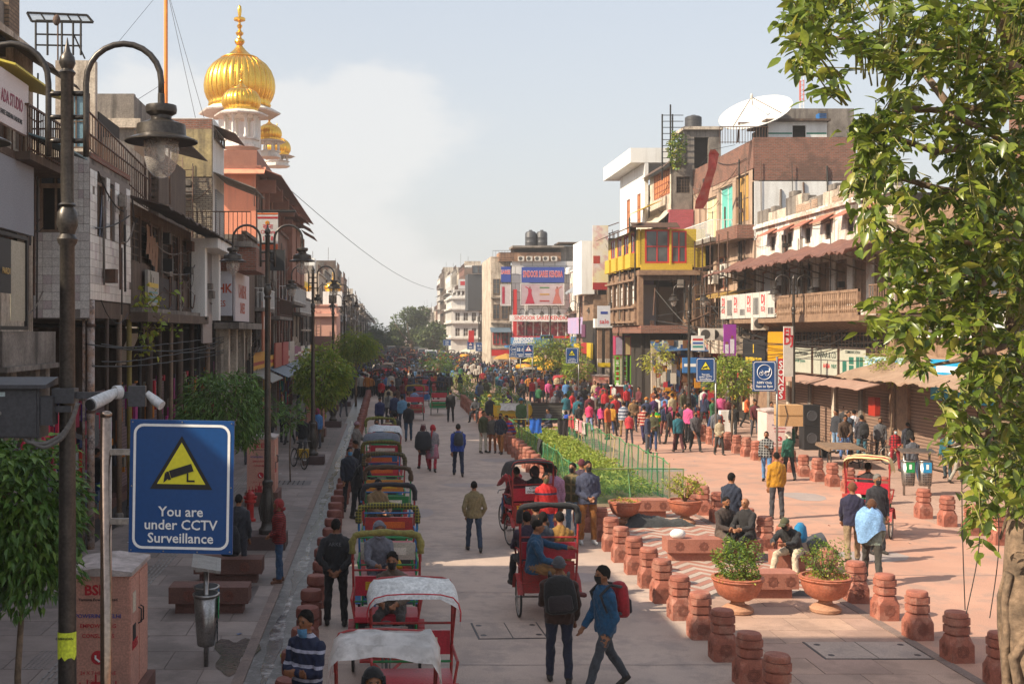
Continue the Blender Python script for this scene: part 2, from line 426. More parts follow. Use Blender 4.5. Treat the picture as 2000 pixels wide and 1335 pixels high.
 for m,reg in prims:
  for f in m.F:
   vv=[Vector(m.V[q])for q in f];c=sum(vv,Vector())/len(vv)
   if len(f)>5:continue
   kd_pts=[c]+[c.lerp(x,.6)for x in vv]
   for p in kd_pts[:4]:
    if reg==BOT and((sit is None and p.z>hip.z-max(.10,kurta-.03))or(sit is not None and(p-hip).length<.15)):continue
    if i<len(srcv)*4+4:kd.insert(p,i);lab2 .append(reg);i+=1
 kd.balance()
 nP=len(me2 .polygons);cen=np.empty(nP*3,'f');me2 .polygons.foreach_get('center',cen);cen=cen.reshape(-1,3)
 idx=[lab2[kd.find(c)[1]]for c in cen]
 # trouser area under the jacket hem belongs to trousers
 for j in range(nP):
  if idx[j]==SKIN and cen[j][2]<hip.z and False:idx[j]=BOT
  # cloth folds
 nv=len(me2 .vertices);co=np.empty(nv*3,'f');me2 .vertices.foreach_get('co',co);co=co.reshape(-1,3)
 no=np.empty(nv*3,'f');me2 .vertices.foreach_get('normal',no);no=no.reshape(-1,3)
 vreg=np.zeros(nv,int)
 loops=np.empty(len(me2 .loops),'i');me2 .loops.foreach_get('vertex_index',loops)
 ls=np.empty(nP,'i');lt=np.empty(nP,'i');me2 .polygons.foreach_get('loop_start',ls);me2 .polygons.foreach_get('loop_total',lt)
 rep=np.repeat(np.array(idx),lt);vreg[loops]=rep
 k=seedn*1.7
 fold=np.sin(co[:,2]*44+5*np.sin(co[:,0]*13+co[:,1]*9+k)+k*3)*.5*(np.sin(co[:,2]*9+k*2)**2+.2)+np.sin(co[:,2]*31+co[:,0]*40+co[:,1]*33+k)*.5+.5*np.sin(co[:,0]*70+co[:,2]*23+2*k)
 amp=np.where((vreg==TOP)|(vreg==BOT),.0068 if voxel<.02 else.005,0.)
 co+=no*(fold*amp)[:,None]
 me2 .vertices.foreach_set('co',co.ravel());me2 .update()
 while len(me2 .materials)<4:me2 .materials.append(None)
 me2 .polygons.foreach_set('material_index',idx);me2 .polygons.foreach_set('use_smooth',[True]*nP)
 me2 .name='body'
 BODY[key]=(me2,hc,HM,hip,pts[5],up,hands)
 return BODY[key]
HEADCACHE={}
def head_part(kind):
 """hair or headgear around a skull centred at the origin, facing -Y"""
 if kind in HEADCACHE:return HEADCACHE[kind]
 m=MB();seg=16;rings=9;r2=random.Random(3)
 def cap(rx,ry,rz,frontz,backz,jit,cy=.008,cz=.006):
  vs=[];fs=[]
  for i in range(rings+1):
   for k in range(seg):
    t=2*PI*k/seg;fr=(1-sin(t))/2
    zlim=frontz*fr**1.5+backz*(1-fr**1.5)+(.018*sin(k*2.9)*sin(k*1.3+1)if jit>.055 else 0)
    ph=(i/rings)*math.acos(max(-1,min(1,zlim/rz)))
    j=1+jit*(r2 .random()-.5)
    vs.append((sin(ph)*cos(t)*rx*j,cy+sin(ph)*sin(t)*ry*j,cz+cos(ph)*rz*j))
  for i in range(rings):
   for k in range(seg):fs.append((i*seg+k,i*seg+(k+1)%seg,(i+1)*seg+(k+1)%seg,(i+1)*seg+k))
  return vs,fs
 if kind=='short':v,f=cap(.0795,.099,.103,.062,-.07,.06);m.add(v,f)
 elif kind=='bald':v,f=cap(.079,.096,.07,.02,-.04,.05,cz=-.01);m.add(v,f)
 elif kind=='tuft':v,f=cap(.085,.106,.118,.066,-.075,.13);m.add(v,f)
 elif kind=='long':
  v,f=cap(.084,.102,.1,.04,-.06,.05);m.add(v,f);m.tube([(0,.07,.0),(0,.11,-.1),(0,.12,-.22),(0,.12,-.38)],[.05,.055,.045,.02],8)
 elif kind=='bun':v,f=cap(.084,.102,.1,.04,-.05,.05);m.add(v,f);m.ell((0,.12,.0),(.04,.04,.04))
 elif kind=='beanie':v,f=cap(.09,.106,.118,.03,-.035,.02);m.add(v,f);m.ring((0,.004,.012),.094,.014,16,6,Matrix.Rotation(R(90),3,'Y'))
 elif kind=='cap':
  v,f=cap(.088,.104,.105,.035,-.0,.01);m.add(v,f);m.cbox((0,-.13,.04),(.13,.1,.012))
 elif kind=='turban':
  m.ell((0,.005,.055),(.11,.125,.075),14,8);m.ell((0,-.02,.085),(.085,.09,.06),12,6)
  m.tube([(-.1,-.03,.03),(0,-.115,.075),(.1,-.03,.03)],[.03,.03,.03],8)
 elif kind=='hood':
  v,f=cap(.102,.115,.12,.055,-.1,.03,cy=.012);m.add(v,f);m.tube([(0,.08,-.08),(0,.1,-.13)],[.075,.06],10)
  m.tube([(-.09,-.035,.05),(-.1,-.03,-.05),(-.06,-.07,-.13),(0,-.085,-.15),(.06,-.07,-.13),(.1,-.03,-.05),(.09,-.035,.05)],.02,6)
 elif kind=='scarf':
  v,f=cap(.098,.112,.114,.05,-.12,.03,cy=.01);m.add(v,f)
  m.tube([(-.09,-.02,-.0),(-.075,-.05,-.1),(0,-.075,-.13),(.075,-.05,-.1),(.09,-.02,0)],.026,6)
  m.tube([(0,.06,-.08),(.02,.11,-.2),(.03,.13,-.42)],[(.09,.03),(.085,.025),(.06,.02)],8)
 elif kind=='mask':
  vs=[];fs=[]
  for i in range(5):
   z=-.012-i*.026
   for k in range(7):
    t=-PI/2+(k-3)*.36;rx=.07 if i<3 else.058;ry=(.115,.118,.112,.1,.078)[i]
    vs.append((cos(t)*rx,sin(t)*ry-.002,z))
  for i in range(4):
   for k in range(6):fs.append((i*7+k,i*7+k+1,(i+1)*7+k+1,(i+1)*7+k))
  m.add(vs,fs)
 elif kind=='beard':
  m.ell((0,-.045,-.095),(.052,.052,.045),12,8)
 elif kind=='moustache':m.ell((0,-.099,-.05),(.028,.008,.007),8,5)
 elif kind=='eyes':
  for s in(1,-1):m.ell((s*.03,-.083,.0),(.013,.008,.007),8,5);m.cbox((s*.031,-.089,.017),(.034,.007,.006))
 HEADCACHE[kind]=m.mesh('hair',True);return HEADCACHE[kind]
SKINS=['#8a5a3c','#7a4c30','#9a6848','#6b4129']
def cloth(hexc,pat=None):
 if pat is None:
  c=srgb(hexc);return mat('cloth_'+hexc,hexc,.85,c2=tuple(x*.62 for x in c),scale=7,amt=.8,bump=.6,bscale=30,coords='obj',sheen=.1)
 k,h2,per,duty=(tuple(pat)+(.4,))[:4]
 if k=='c':return mat('check_%s%s'%(hexc,h2),hexc,.85,checks=(srgb(h2),per),coords='obj',bump=.3)
 return mat('stripe_%s%s%s'%(hexc,h2,per),hexc,.85,stripes=(srgb(h2),'Z',per,duty),coords='obj',bump=.3)
HAIR={'short':'hair','tuft':'hair','long':'hair','bun':'hair','bald':'hair','beanie':'knitted_cap','cap':'cap','turban':'turban','hood':'hood','scarf':'head_scarf'}
LABELS={}
POSES={}
PEOPLE=[]
def uniq(label):
 if label in LABELS:LABELS[label]+=1;print('DUPLABEL',label)
 LABELS[label]=1;return label
def person(label,loc,rz,pose,top,bot,head='short',hairc='#14110f',shoe='#2a2522',skin=0,mask=None,scale=1.,group=None,eyes=True,toppat=None,beard=False,seatz=None):
 """rz: heading; 0 = facing the camera, pi = walking away"""
 me,hc,HM,hip,shp,up,hands=BODY_OF(pose)
 o=thing('person',label,'person',loc,rz,group,scale)
 b=meshobj('body',me,None,o)
 ms=[cloth(SKINS[skin%4])if 0 else mat('skin%d'%(skin%4),SKINS[skin%4],.55,c2=tuple(x*.75 for x in srgb(SKINS[skin%4])),scale=12,amt=.4,coords='obj'),cloth(top,toppat),cloth(bot),paint(shoe,.6)]
 for i,m in enumerate(ms):b.material_slots[i].link='OBJECT';b.material_slots[i].material=m
 def hp(kind,nm,m):
  h=meshobj(nm,head_part(kind),None,o,hc)
  h.rotation_euler=HM.to_euler()
  if not h.data.materials:h.data.materials.append(None)
  h.material_slots[0].link='OBJECT';h.material_slots[0].material=m
 hp(head,HAIR[head],cloth(hairc)if head not in('short','tuft','long','bun','bald')else mat('hair_'+hairc,(.012,.010,.009)if hairc=='#14110f' else hairc,.85,coords='obj',bump=.8,bscale=120,spec=.15))
 if mask:hp('mask','face_mask',cloth(mask))
 elif beard:hp('beard','beard',mat('hair_#14110f','#14110f',.6,coords='obj',bump=.8,bscale=120))
 if eyes:hp('eyes','eyes',paint('#15100d',.3))
 PEOPLE.append(o)
 return o
NEAR=.0125
def BODY_OF(p):
 d=dict(POSES[p]);return body_mesh(p,**d)
A0=(.05,.25,.12,.05)
POSES.update({'stand':dict(legs=((.03,.03,.05),(-.02,.02,.06)),arms=((.02,.2,.13,.05),(.04,.25,.13,.05)),seedn=1),'stand_far':dict(legs=((.03,.03,.05),(-.02,.02,.06)),arms=((.02,.2,.13,.05),(.04,.25,.13,.05)),seedn=1,voxel=.024),'walk':dict(legs=((.38,.12,.03),(-.22,.30,.03)),arms=((-.3,.25,.1,.0),(.35,.4,.1,.1)),lean=.04,seedn=2),'walk2':dict(legs=((-.25,.35,.03),(.35,.1,.03)),arms=((.35,.35,.1,.1),(-.28,.3,.1,.0)),lean=.03,seedn=3),'walk_far':dict(legs=((.35,.12,.03),(-.22,.30,.03)),arms=((-.3,.25,.1,.0),(.35,.4,.1,.1)),lean=.04,seedn=2,voxel=.024),'walk2_far':dict(legs=((-.25,.35,.03),(.35,.1,.03)),arms=((.35,.6,.1,.2),(-.1,.9,.1,.4)),lean=.03,seedn=3,voxel=.024),'slim_far':dict(legs=((.2,.1,.03),(-.15,.25,.03)),arms=((.1,1.2,.12,.6),(-.1,.9,.1,.4)),fem=True,lean=.02,seedn=4,voxel=.024),'fem_kurta':dict(legs=((.25,.12,.03),(-.18,.28,.03)),arms=((-.2,.25,.16,.0),(.2,.8,.1,.2)),fem=True,kurta=.38,lean=.04,seedn=5,voxel=.018),'fem_kurta_far':dict(legs=((.2,.12,.03),(-.15,.25,.03)),arms=((-.1,.25,.16,.0),(.2,.8,.1,.2)),fem=True,kurta=.42,lean=.03,seedn=5,voxel=.026),'pockets':dict(legs=((.28,.1,.04),(-.2,.25,.03)),arms=((-.25,.75,.3,.3),(-.2,.75,.3,.3)),seedn=6,voxel=NEAR),'front_walk':dict(legs=((.30,.1,.03),(-.30,.38,.03)),arms=((-.1,.7,.15,.4),(-.15,.6,.12,.3)),lean=.02,seedn=7,voxel=NEAR),'back_carry':dict(legs=((.12,.05,.04),(-.12,.15,.04)),arms=((.3,1.0,.12,.5),(.12,.3,.2,.1)),lean=.05,seedn=8,voxel=NEAR,build=1.12),'hands_back':dict(legs=((.03,.03,.07),(-.03,.05,.07)),arms=((-.55,.35,.22,.75),(-.55,.35,.22,.75)),seedn=9,voxel=NEAR,build=1.14),'hands_front':dict(legs=((.03,.03,.05),(-.03,.05,.05)),arms=((.1,.95,.1,.75),(.1,.95,.1,.75)),seedn=10,voxel=.016,build=1.08),'cross':dict(legs=((.03,.03,.05),(-.03,.05,.05)),arms=((.25,1.3,.12,1.2),(.25,1.35,.12,1.2)),seedn=11,voxel=NEAR,lean=.03),'phone':dict(legs=((.1,.05,.04),(-.12,.12,.03)),arms=((.5,1.6,.12,.5),(.1,.3,.1,0)),seedn=12,voxel=.016),'sit':dict(legs=((1.45,1.4,.14),(1.45,1.35,.16)),arms=((.5,.9,.12,.45),(.5,.9,.12,.45)),sit=.45,lean=.18,seedn=13,voxel=.016),'sit_far':dict(legs=((1.45,1.4,.12),(1.45,1.4,.12)),arms=((.5,.9,.12,.45),(.5,.9,.12,.45)),sit=.45,lean=.12,seedn=13,voxel=.024),'sit_lean':dict(legs=((1.4,1.35,.2),(1.45,1.25,.22)),arms=((.9,.7,.12,.35),(.9,.6,.12,.45)),sit=.45,lean=.6,headtilt=.3,seedn=14,voxel=.016,hunch=.3),'sit_side':dict(legs=((1.35,1.25,.05),(1.5,.75,.05)),arms=((1.25,.25,.12,.1),(.5,.8,.12,.45)),sit=.45,lean=.1,seedn=15,voxel=NEAR,headtilt=.1),'sit_cross':dict(legs=((1.45,1.3,.1),(1.65,1.2,-.12)),arms=((.6,.9,.12,.3),(.6,.8,.12,.45)),sit=.45,lean=.12,seedn=16,voxel=.016),'head_load':dict(legs=((.15,.1,.04),(-.15,.2,.04)),arms=((.1,.2,.1,0),(2.6,.5,.2,.0)),seedn=17,voxel=.016),'drive':dict(legs=((1.2,1.3,.06),(.75,.9,.06)),arms=((.9,.35,.12,.1),(.9,.35,.12,.1)),sit=.95,lean=.3,seedn=18,voxel=.024),'stoop':dict(legs=((.12,.1,.05),(-.05,.1,.05)),arms=((.3,.8,.15,.4),(.2,.3,.15,.1)),lean=.3,hunch=.4,seedn=19,voxel=.016,headtilt=.2),'crouch':dict(legs=((2.0,2.25,.2),(2.0,2.25,.2)),arms=((.9,.9,.12,.4),(.9,.9,.12,.4)),lean=.5,seedn=20,voxel=.02),})
# ---------------------------------------------------------------- ground
def structure(o):o['kind']='structure';return o
def sheet(name,x0,x1,y0,y1,z,m):return structure(MB().quad((x0,y0,z),(x1,y0,z),(x1,y1,z),(x0,y1,z)).build(name,m))
m_lane=mat('lane concrete',(.48,.365,.30),.8,c2=(.37,.28,.23),scale=.45,amt=.9,c3=(.26,.21,.185),scale3=1.3,amt3=.55,streak=((.3,.24,.21),.35,2),bump=.15,bscale=60)
m_road=mat('road red concrete',(.50,.28,.20),.78,c2=(.39,.215,.155),scale=.4,amt=.9,c3=(.31,.215,.175),scale3=1.1,amt3=.6,bump=.12,bscale=60)
m_gran=[mat('granite paver %d'%i,c,.7,c2=tuple(x*.6 for x in c),scale=1.3,amt=.75,c3=(.14,.115,.1),scale3=.8,amt3=.5,bump=.15,bscale=90)for i,c in enumerate([(.30,.235,.21),(.33,.26,.23),(.27,.215,.19),(.36,.285,.25)])]
m_joint=mat('paving joint',(.075,.06,.055),.9,c2=(.04,.034,.03),scale=2)
m_pinkp=[mat('median slab %d'%i,c,.72,c2=tuple(x*.7 for x in c),scale=1.1,amt=.6,c3=(.2,.13,.1),scale3=.9,amt3=.45,bump=.12,bscale=70)for i,c in enumerate([(.46,.30,.225),(.42,.27,.21),(.5,.33,.245),(.4,.265,.205)])]
m_farp=mat('far paving',(.43,.28,.215),.8,c2=(.34,.22,.17),scale=.6,amt=.8,brick=((.39,.255,.195),(.13,.1,.09),.9,.6,.012,'XY'))
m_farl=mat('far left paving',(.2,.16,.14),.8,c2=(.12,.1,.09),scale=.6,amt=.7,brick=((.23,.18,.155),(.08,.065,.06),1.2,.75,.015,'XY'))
sheet('ground',-400,400,-60,3000,-.02,mat('ground dust',(.26,.2,.165),.9,c2=(.18,.14,.12),scale=.1))
sheet('road_lane',-1.42,5.2,-10,420,0,m_lane)
sheet('road_right',8.1,13.75,-10,420,0,m_road)
sheet('median',5.2,8.1,-10,420,-.004,m_joint)
sheet('pavement_left',-12,-2.1,-10,420,-.012,m_joint)
sheet('pavement_right',13.75,40,-10,420,-.008,m_farp)
# far continuation of the left paving
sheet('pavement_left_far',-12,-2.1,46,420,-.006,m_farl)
sheet('median_far',5.2,8.1,52,420,0,m_farp)
# slabs that can be told apart: objects that share four meshes
def slabs(parent,x0,x1,y0,y1,w,l,mats,gap=.012,th=.03,z=0.,name='slab'):
 mes=[]
 for k,m in enumerate(mats):
  b=MB();b.box(gap/2,w-gap/2,gap/2,l-gap/2,-th,0);me=b.mesh(name);me.materials.append(m);mes.append(me)
 y=y0;r=0
 while y<y1-.01:
  x=x0-(w/2 if r%2 else 0)
  while x<x1-.02:
   xa,xb=max(x,x0),min(x+w,x1)
   if xb-xa>.1:
    o=meshobj(name,rnd.choice(mes),None,parent,(xa,y,z+rnd.uniform(-.0015,.0025)));o.scale=((xb-xa)/w,1,1)
   x+=w
  y+=l;r+=1
pl=bpy.data.objects['pavement_left'];md=bpy.data.objects['median']
slabs(pl,-6.6,-2.1,14.6,46,1.15,.9,m_gran,name='paving_slab')
slabs(md,5.22,8.08,13,20.9,.96,.79,m_pinkp,name='paving_slab')
# chevron bands of the median square, one part per band
def chevrons():
 cols=[mat('chevron pale',(.44,.35,.29),.75,c2=(.3,.24,.2),scale=1.5,bump=.1),mat('chevron red',(.36,.16,.115),.75,c2=(.27,.12,.09),scale=1.5,bump=.1)]
 x0,x1=5.22,8.08;n=4;w=(x1-x0)/n;amp=.42;th=.235
 xs=[x0+w*i/2 for i in range(2*n+1)]
 b=MB();
 lo=[(x,(amp if i%2 else 0)+.008)for i,x in enumerate(xs)];hi=[(x,(amp if i%2 else 0)+th-.008)for i,x in enumerate(xs)]
 for i in range(len(xs)-1):
  (a,ya),(c,yc)=lo[i],lo[i+1];(d,yd),(e,ye)=hi[i+1],hi[i]
  b.add([(a,ya,0),(c,yc,0),(d,yd,0),(e,ye,0),(a,ya,-.02),(c,yc,-.02),(d,yd,-.02),(e,ye,-.02)],[(0,1,2,3),(1,0,4,5),(3,2,6,7),(2,1,5,6),(0,3,7,4)])
 mes=[]
 for c in cols:me=b.mesh('tile_band');me.materials.append(c);mes.append(me)
 for k in range(44):meshobj('tile_band',mes[k%2],None,md,(0,21.0+k*th,.0))
chevrons()
m_edge=mat('edging stone',(.24,.17,.14),.75,c2=(.14,.1,.09),scale=2,amt=.7,bump=.2)
def edging(x,y0,y1,L=1.2,w=.16,h=.012,par=None):
 me=MB().box(-w/2,w/2,.006,L-.006,-.03,h).mesh('edging_stone');me.materials.append(m_edge)
 y=y0
 while y<y1:meshobj('edging_stone',me,None,par,(x,y,0));y+=L
edging(5.16,13.2,52,par=md);edging(8.14,13.2,52,par=md);edging(-2.02,14.4,60,par=pl)
m_tar=mat('joint tar',(.24,.185,.17),.8,c2=(.4,.31,.28),scale=1.5,amt=1);m_patch=mat('repair patch',(.30,.25,.235),.85,c2=(.4,.33,.3),scale=1.2,bump=.2,bscale=70)
def joints(par,x0,x1,ys,xs,y0,y1):
 q=random.Random(6)
 for y in ys:
  b=MB();n=10;p=[(x0+(x1-x0)*i/n,y+q.uniform(-.015,.015))for i in range(n+1)]
  for a,c in zip(p,p[1:]):b.quad((a[0],a[1]-.011,.004),(c[0],c[1]-.011,.004),(c[0],c[1]+.011,.004),(a[0],a[1]+.011,.004))
  b.build('joint',m_tar,par)
 for x in xs:MB().quad((x-.01,y0,.0045),(x+.01,y0,.0045),(x+.01,y1,.0045),(x-.01,y1,.0045)).build('joint',m_tar,par)
joints(bpy.data.objects['road_lane'],-1.42,5.08,[12+4.6*i for i in range(16)],[],10,90)
joints(bpy.data.objects['road_right'],8.25,13.7,[13.5+4.6*i for i in range(16)],[],10,90)
for(x,y,a,c)in((3.6,22.5,.7,.5),(.8,30.5,.5,.9),(2.6,36,.9,.5),(10.4,24.6,.8,.6),(12.2,33.5,.6,.9),(4.2,43,.7,.7),(9.6,40,.9,.6)):
 b=MB();b.poly([(x+cos(k*.7)*a*(1+.2*sin(k*2.3)),y+sin(k*.7)*c,.0038)for k in range(9)]);b.build('repair_patch',m_patch,bpy.data.objects['road_lane' if x<6 else 'road_right'])
q=random.Random(19);lit=[]
for k in range(46):
 x,y=(q.uniform(-1.3,-.9),q.uniform(15,40))if k%3==0 else((q.uniform(-6,-2.2),q.uniform(16,40))if k%3==1 else(q.uniform(8.5,18),q.uniform(18,50)))
 t=thing('litter_scrap','scrap of litter lying flat on the paving','litter',(x,y,.008),q.uniform(0,6),'scraps of litter on the paving')
 s_=q.uniform(.03,.07);b=MB();b.add([(-s_,-s_*.6,0),(s_,-s_*.5,.01),(s_*.8,s_*.6,.002),(-s_*.7,s_*.7,.02)],[(0,1,2,3)]);b.build('paper',paint(q.choice(['#c8c4bc','#b0a890','#8a3030','#3a5a8a','#d8d4cc'])),t)
 # drain channel with wet scum
m_drain=mat('drain wet',(.10,.085,.08),.22,c2=(.05,.045,.045),scale=2.2,amt=.8,c3=(.50,.48,.47),scale3=1.9,amt3=.7,bump=.15,bscale=14,spec=.7)
m_drain2=mat('drain side',(.13,.11,.1),.35,c2=(.05,.045,.04),scale=1.8,amt=.9,c3=(.3,.28,.27),scale3=5,amt3=.5,bump=.3,bscale=30,spec=.6)
dr=MB();ys=[14+i*.4 for i in range(0,120)]
rr=random.Random(5)
w0=[-1.78+.05*sin(y*1.3)+rr.uniform(-.03,.03)for y in ys];w1=[-1.63+.05*sin(y*1.1+1)+rr.uniform(-.03,.03)for y in ys]
for i in range(len(ys)-1):dr.quad((w0[i],ys[i],-.006),(w1[i],ys[i],-.006),(w1[i+1],ys[i+1],-.006),(w0[i+1],ys[i+1],-.006))
structure(dr.build('water_in_drain',m_drain))
sheet('drain_channel',-2.1,-1.42,-10,420,-.010,m_drain2)
# puddle by the bins and tactile strips
pud=MB();c=(-2.15,17.2);pts=[]
for k in range(28):
 t=2*PI*k/28;r_=1+.3*sin(3*t)+.2*sin(5*t+1);pts.append((c[0]-.1+cos(t)*.28*r_,c[1]+sin(t)*.9*r_,.006))
pud.poly(pts);structure(pud.build('puddle',mat('puddle wet',(.13,.105,.095),.1,c2=(.2,.16,.15),scale=5,spec=.8,bump=.1,bscale=14)))
m_tac=mat('tactile rib',(.30,.27,.25),.6,c2=(.18,.16,.15),scale=3)
def tactile(x,y0,y1):
 b=MB();y=y0
 while y<y1:
  for k in range(4):b.box(x+k*.085,x+k*.085+.035,y+.02,y+.28,.004,.011)
  y+=.3
 o=b.build('tactile_ribs',m_tac,pl);o['kind']='stuff'
tactile(-4.75,15,46)
b=MB()
for i in range(5):
 for j in range(14):b.lathe([(.02,.004),(.014,.010)],6,(-5.15+i*.07,16.4+j*.07,0))
o=b.build('tactile_studs',m_tac,pl);o['kind']='stuff'
def manhole(label,x,y,w,l,rz=0.):
 t=thing('manhole_cover',label,'manhole cover',(x,y,.006),rz)
 MB().box(-w/2,w/2,-l/2,l/2,-.02,.0).build('frame',mat('cover frame',(.06,.05,.05),.6),t)
 b=MB();b.box(-w/2+.03,-.01,-l/2+.03,l/2-.03,-.01,.006);b.build('lid',m_lane,t)
 b=MB();b.box(.01,w/2-.03,-l/2+.03,l/2-.03,-.01,.006);b.build('lid',m_lane,t)
 for s in(-1,1):
  for q in(-1,1):MB().lathe([(.05,.0),(.05,.009),(.03,.009),(.03,.007)],10,(s*w*.4,q*l*.3,0)).build('lifting_eye',mat('eye',(.05,.04,.04),.5),t)
manhole('rectangular cover let into the lane behind the nearer moving rickshaw',1.98,18.5,1.1,1.0,0.05)
manhole('wide paired cover in the median slabs below the two front planters',7.25,17.35,1.6,.95)
def grating(label,x,y,w,l,cat='grating'):
 t=thing('drain_grating',label,cat,(x,y,.004))
 b=MB();b.box(-w/2,w/2,-l/2,l/2,-.02,.0);b.build('frame',mat('grate metal',(.16,.13,.12),.5,.4),t)
 n=7
 for r_ in(-1,1):
  for k in range(n):MB().box(-w*.42+k*w*.12,-w*.42+k*w*.12+.035,r_*l*.25-l*.17,r_*l*.25+l*.17,-.01,.004).build('slot',mat('slot dark',(.02,.018,.018),.8),t)
grating('pierced metal grating in the left pavement beside the near stone benches',-2.75,21.1,.75,1.3)
grating('tree grating at the foot of the sapling on the left pavement',-3.0,36.6,1.3,1.1)
grating('tree grating in the left pavement beyond the second lamp',-2.9,43.5,1.1,1.0)
# ---------------------------------------------------------------- bollards
m_sand=mat('red sandstone',(.37,.12,.075),.75,c2=(.19,.06,.04),scale=5,amt=.8,c3=(.42,.22,.16),scale3=3,amt3=.5,bump=.35,bscale=60)
m_sand2=mat('red sandstone barrel',(.22,.065,.045),.72,c2=(.13,.04,.03),scale=5,amt=.7,c3=(.3,.12,.08),scale3=2,amt3=.4,bump=.35,bscale=60)
m_carve=mat('carved groove',(.22,.075,.05),.85)
def rosette(par,c,r,n,axis,m=None):
 """eight pointed star of raised lines on a vertical face; axis 'y' faces -Y, 'x' faces -X"""
 b=MB()
 def pt(u,v):return(c[0]+u,c[1],c[2]+v)if axis=='y' else(c[0],c[1]+u,c[2]+v)
 for rr_ in(r,r*.66):
  for q in(0,1):
   pts=[pt(cos(PI/4*q+PI/2*k+PI/4)*rr_,sin(PI/4*q+PI/2*k+PI/4)*rr_)for k in range(5)]
   for k in range(4):b.tube([pts[k],pts[k+1]],.0045,4,False)
 pts=[pt(cos(PI/4*k)*r*.3,sin(PI/4*k)*r*.3)for k in range(9)]
 b.tube(pts,.005,4,False)
 return b.build(n,m or m_carve,par)
def octa(b,secs,ch=.35):
 """square sections with chamfered corners: (z, half, chamfer)"""
 vs=[]
 for z,h,c_ in secs:
  k=h-c_
  vs+=[(-k,-h,z),(k,-h,z),(h,-k,z),(h,k,z),(k,h,z),(-k,h,z),(-h,k,z),(-h,-k,z)]
 n=len(secs);seg=8
 b.add(vs,[(i*seg+k,i*seg+(k+1)%seg,(i+1)*seg+(k+1)%seg,(i+1)*seg+k)for i in range(n-1)for k in range(seg)]+[tuple(range(seg))[::-1],tuple((n-1)*seg+k for k in range(seg))])
def make_bollard():
 t=thing('bollard','x','bollard',(0,0,0))
 b=MB();octa(b,[(0,.185,.012),(.27,.185,.012),(.36,.17,.075),(.40,.155,.064)]);b.build('base_block',m_sand,t)
 b=MB();octa(b,[(.40,.135,.055),(.43,.135,.055)]);octa(b,[(.43,.165,.068),(.535,.165,.068)]);octa(b,[(.535,.14,.058),(.565,.14,.058)]);b.build('neck_ring',m_sand,t)
 b=MB();octa(b,[(.565,.168,.07),(.665,.168,.07)]);b.build('upper_ring',m_sand,t)
 b=MB();b.lathe([(.15,.665),(.172,.675),(.172,.72),(.155,.745),(.09,.755)],20);b.build('cap',m_sand,t,'auto')
 rosette(t,(0,-.187,.185),.105,'carved_star','y');rosette(t,(-.187,0,.185),.105,'carved_star','x')
 return t
def make_barrel():
 t=thing('bollard','x','bollard',(0,0,0))
 b=MB();b.lathe([(.165,0),(.17,.22),(.16,.25)],16);b.build('base_block',m_sand2,t,'auto')
 b=MB();b.lathe([(.145,.25),(.145,.27),(.172,.28),(.172,.38),(.145,.39),(.145,.41)],16);b.build('neck_ring',m_sand2,t,'auto')
 b=MB();b.lathe([(.16,.41),(.178,.43),(.178,.53),(.16,.575),(.1,.585)],18);b.build('cap',m_sand2,t,'auto')
 return t
bol=make_bollard();bar=make_barrel();used={}
def place(proto,label,x,y,rz=0,group=None,scale=None,jit=True):
 first=proto.name not in used;used[proto.name]=1
 o=proto if first else dup(proto)
 o.location=(x,y,0);o.rotation_euler=(0,0,rz);o['label']=label
 if 'bollard' in o.name:o.rotation_euler=(rnd.gauss(0,.012),rnd.gauss(0,.012),rz+rnd.gauss(0,.05));o.scale=(.95,.95,1+rnd.uniform(-.04,.03));o.location.z=-.012
 if group:o['group']=group
 if scale:o.scale=(scale,)*3
 return o
ORD=['first','second','third','fourth','fifth','sixth','seventh','eighth','ninth','tenth','eleventh','twelfth','thirteenth','fourteenth','fifteenth','sixteenth','seventeenth','eighteenth','nineteenth','twentieth']
def nth(i):
 if i<20:return ORD[i]
 tens={2:'twenty',3:'thirty',4:'forty',5:'fifty',6:'sixty',7:'seventy',8:'eighty'}[(i+1)//10]
 u=(i+1)%10;return(tens[:-1]+'ieth')if u==0 else tens+' '+ORD[u-1]
for i in range(60):
 y=12.9+i*1.2
 place(bar,'round dark red stone bollard between drain and parked rickshaws, %s counted from the camera'%nth(i),-1.2+rnd.uniform(-.03,.03),y,rnd.uniform(-.1,.1),'round bollards along the drain',1+rnd.uniform(-.02,.02))
for i in range(13):
 place(bol,'octagonal sandstone bollard between lane and paved median, %s counted from the camera'%nth(i),4.94+rnd.uniform(-.02,.02),14.5+i*1.2,rnd.uniform(-.05,.05),'bollards on the lane side of the median')
for i in range(34):
 place(bol,'small sandstone bollard beside the netted flower bed, %s from the nearer rickshaw'%nth(i),5.0+rnd.uniform(-.02,.02),36+i*1.15,rnd.uniform(-.05,.05),'bollards beside the netted beds')
k=0
for i in range(15):
 y=14.4+i*1.22
 if i==7:continue
 place(bol,'octagonal sandstone bollard on the road side of the median, %s counted from the tree trunk'%nth(k),8.37+rnd.uniform(-.02,.02),y,rnd.uniform(-.05,.05),'bollards on the road side of the median');k+=1
k=0
for i in range(34):
 y=22.4+i*1.22
 if i in(7,):continue
 place(bol,'sandstone bollard edging the sunny right pavement, %s counted from the camera'%nth(k),13.9+rnd.uniform(-.02,.02),y,rnd.uniform(-.05,.05),'bollards edging the right pavement');k+=1
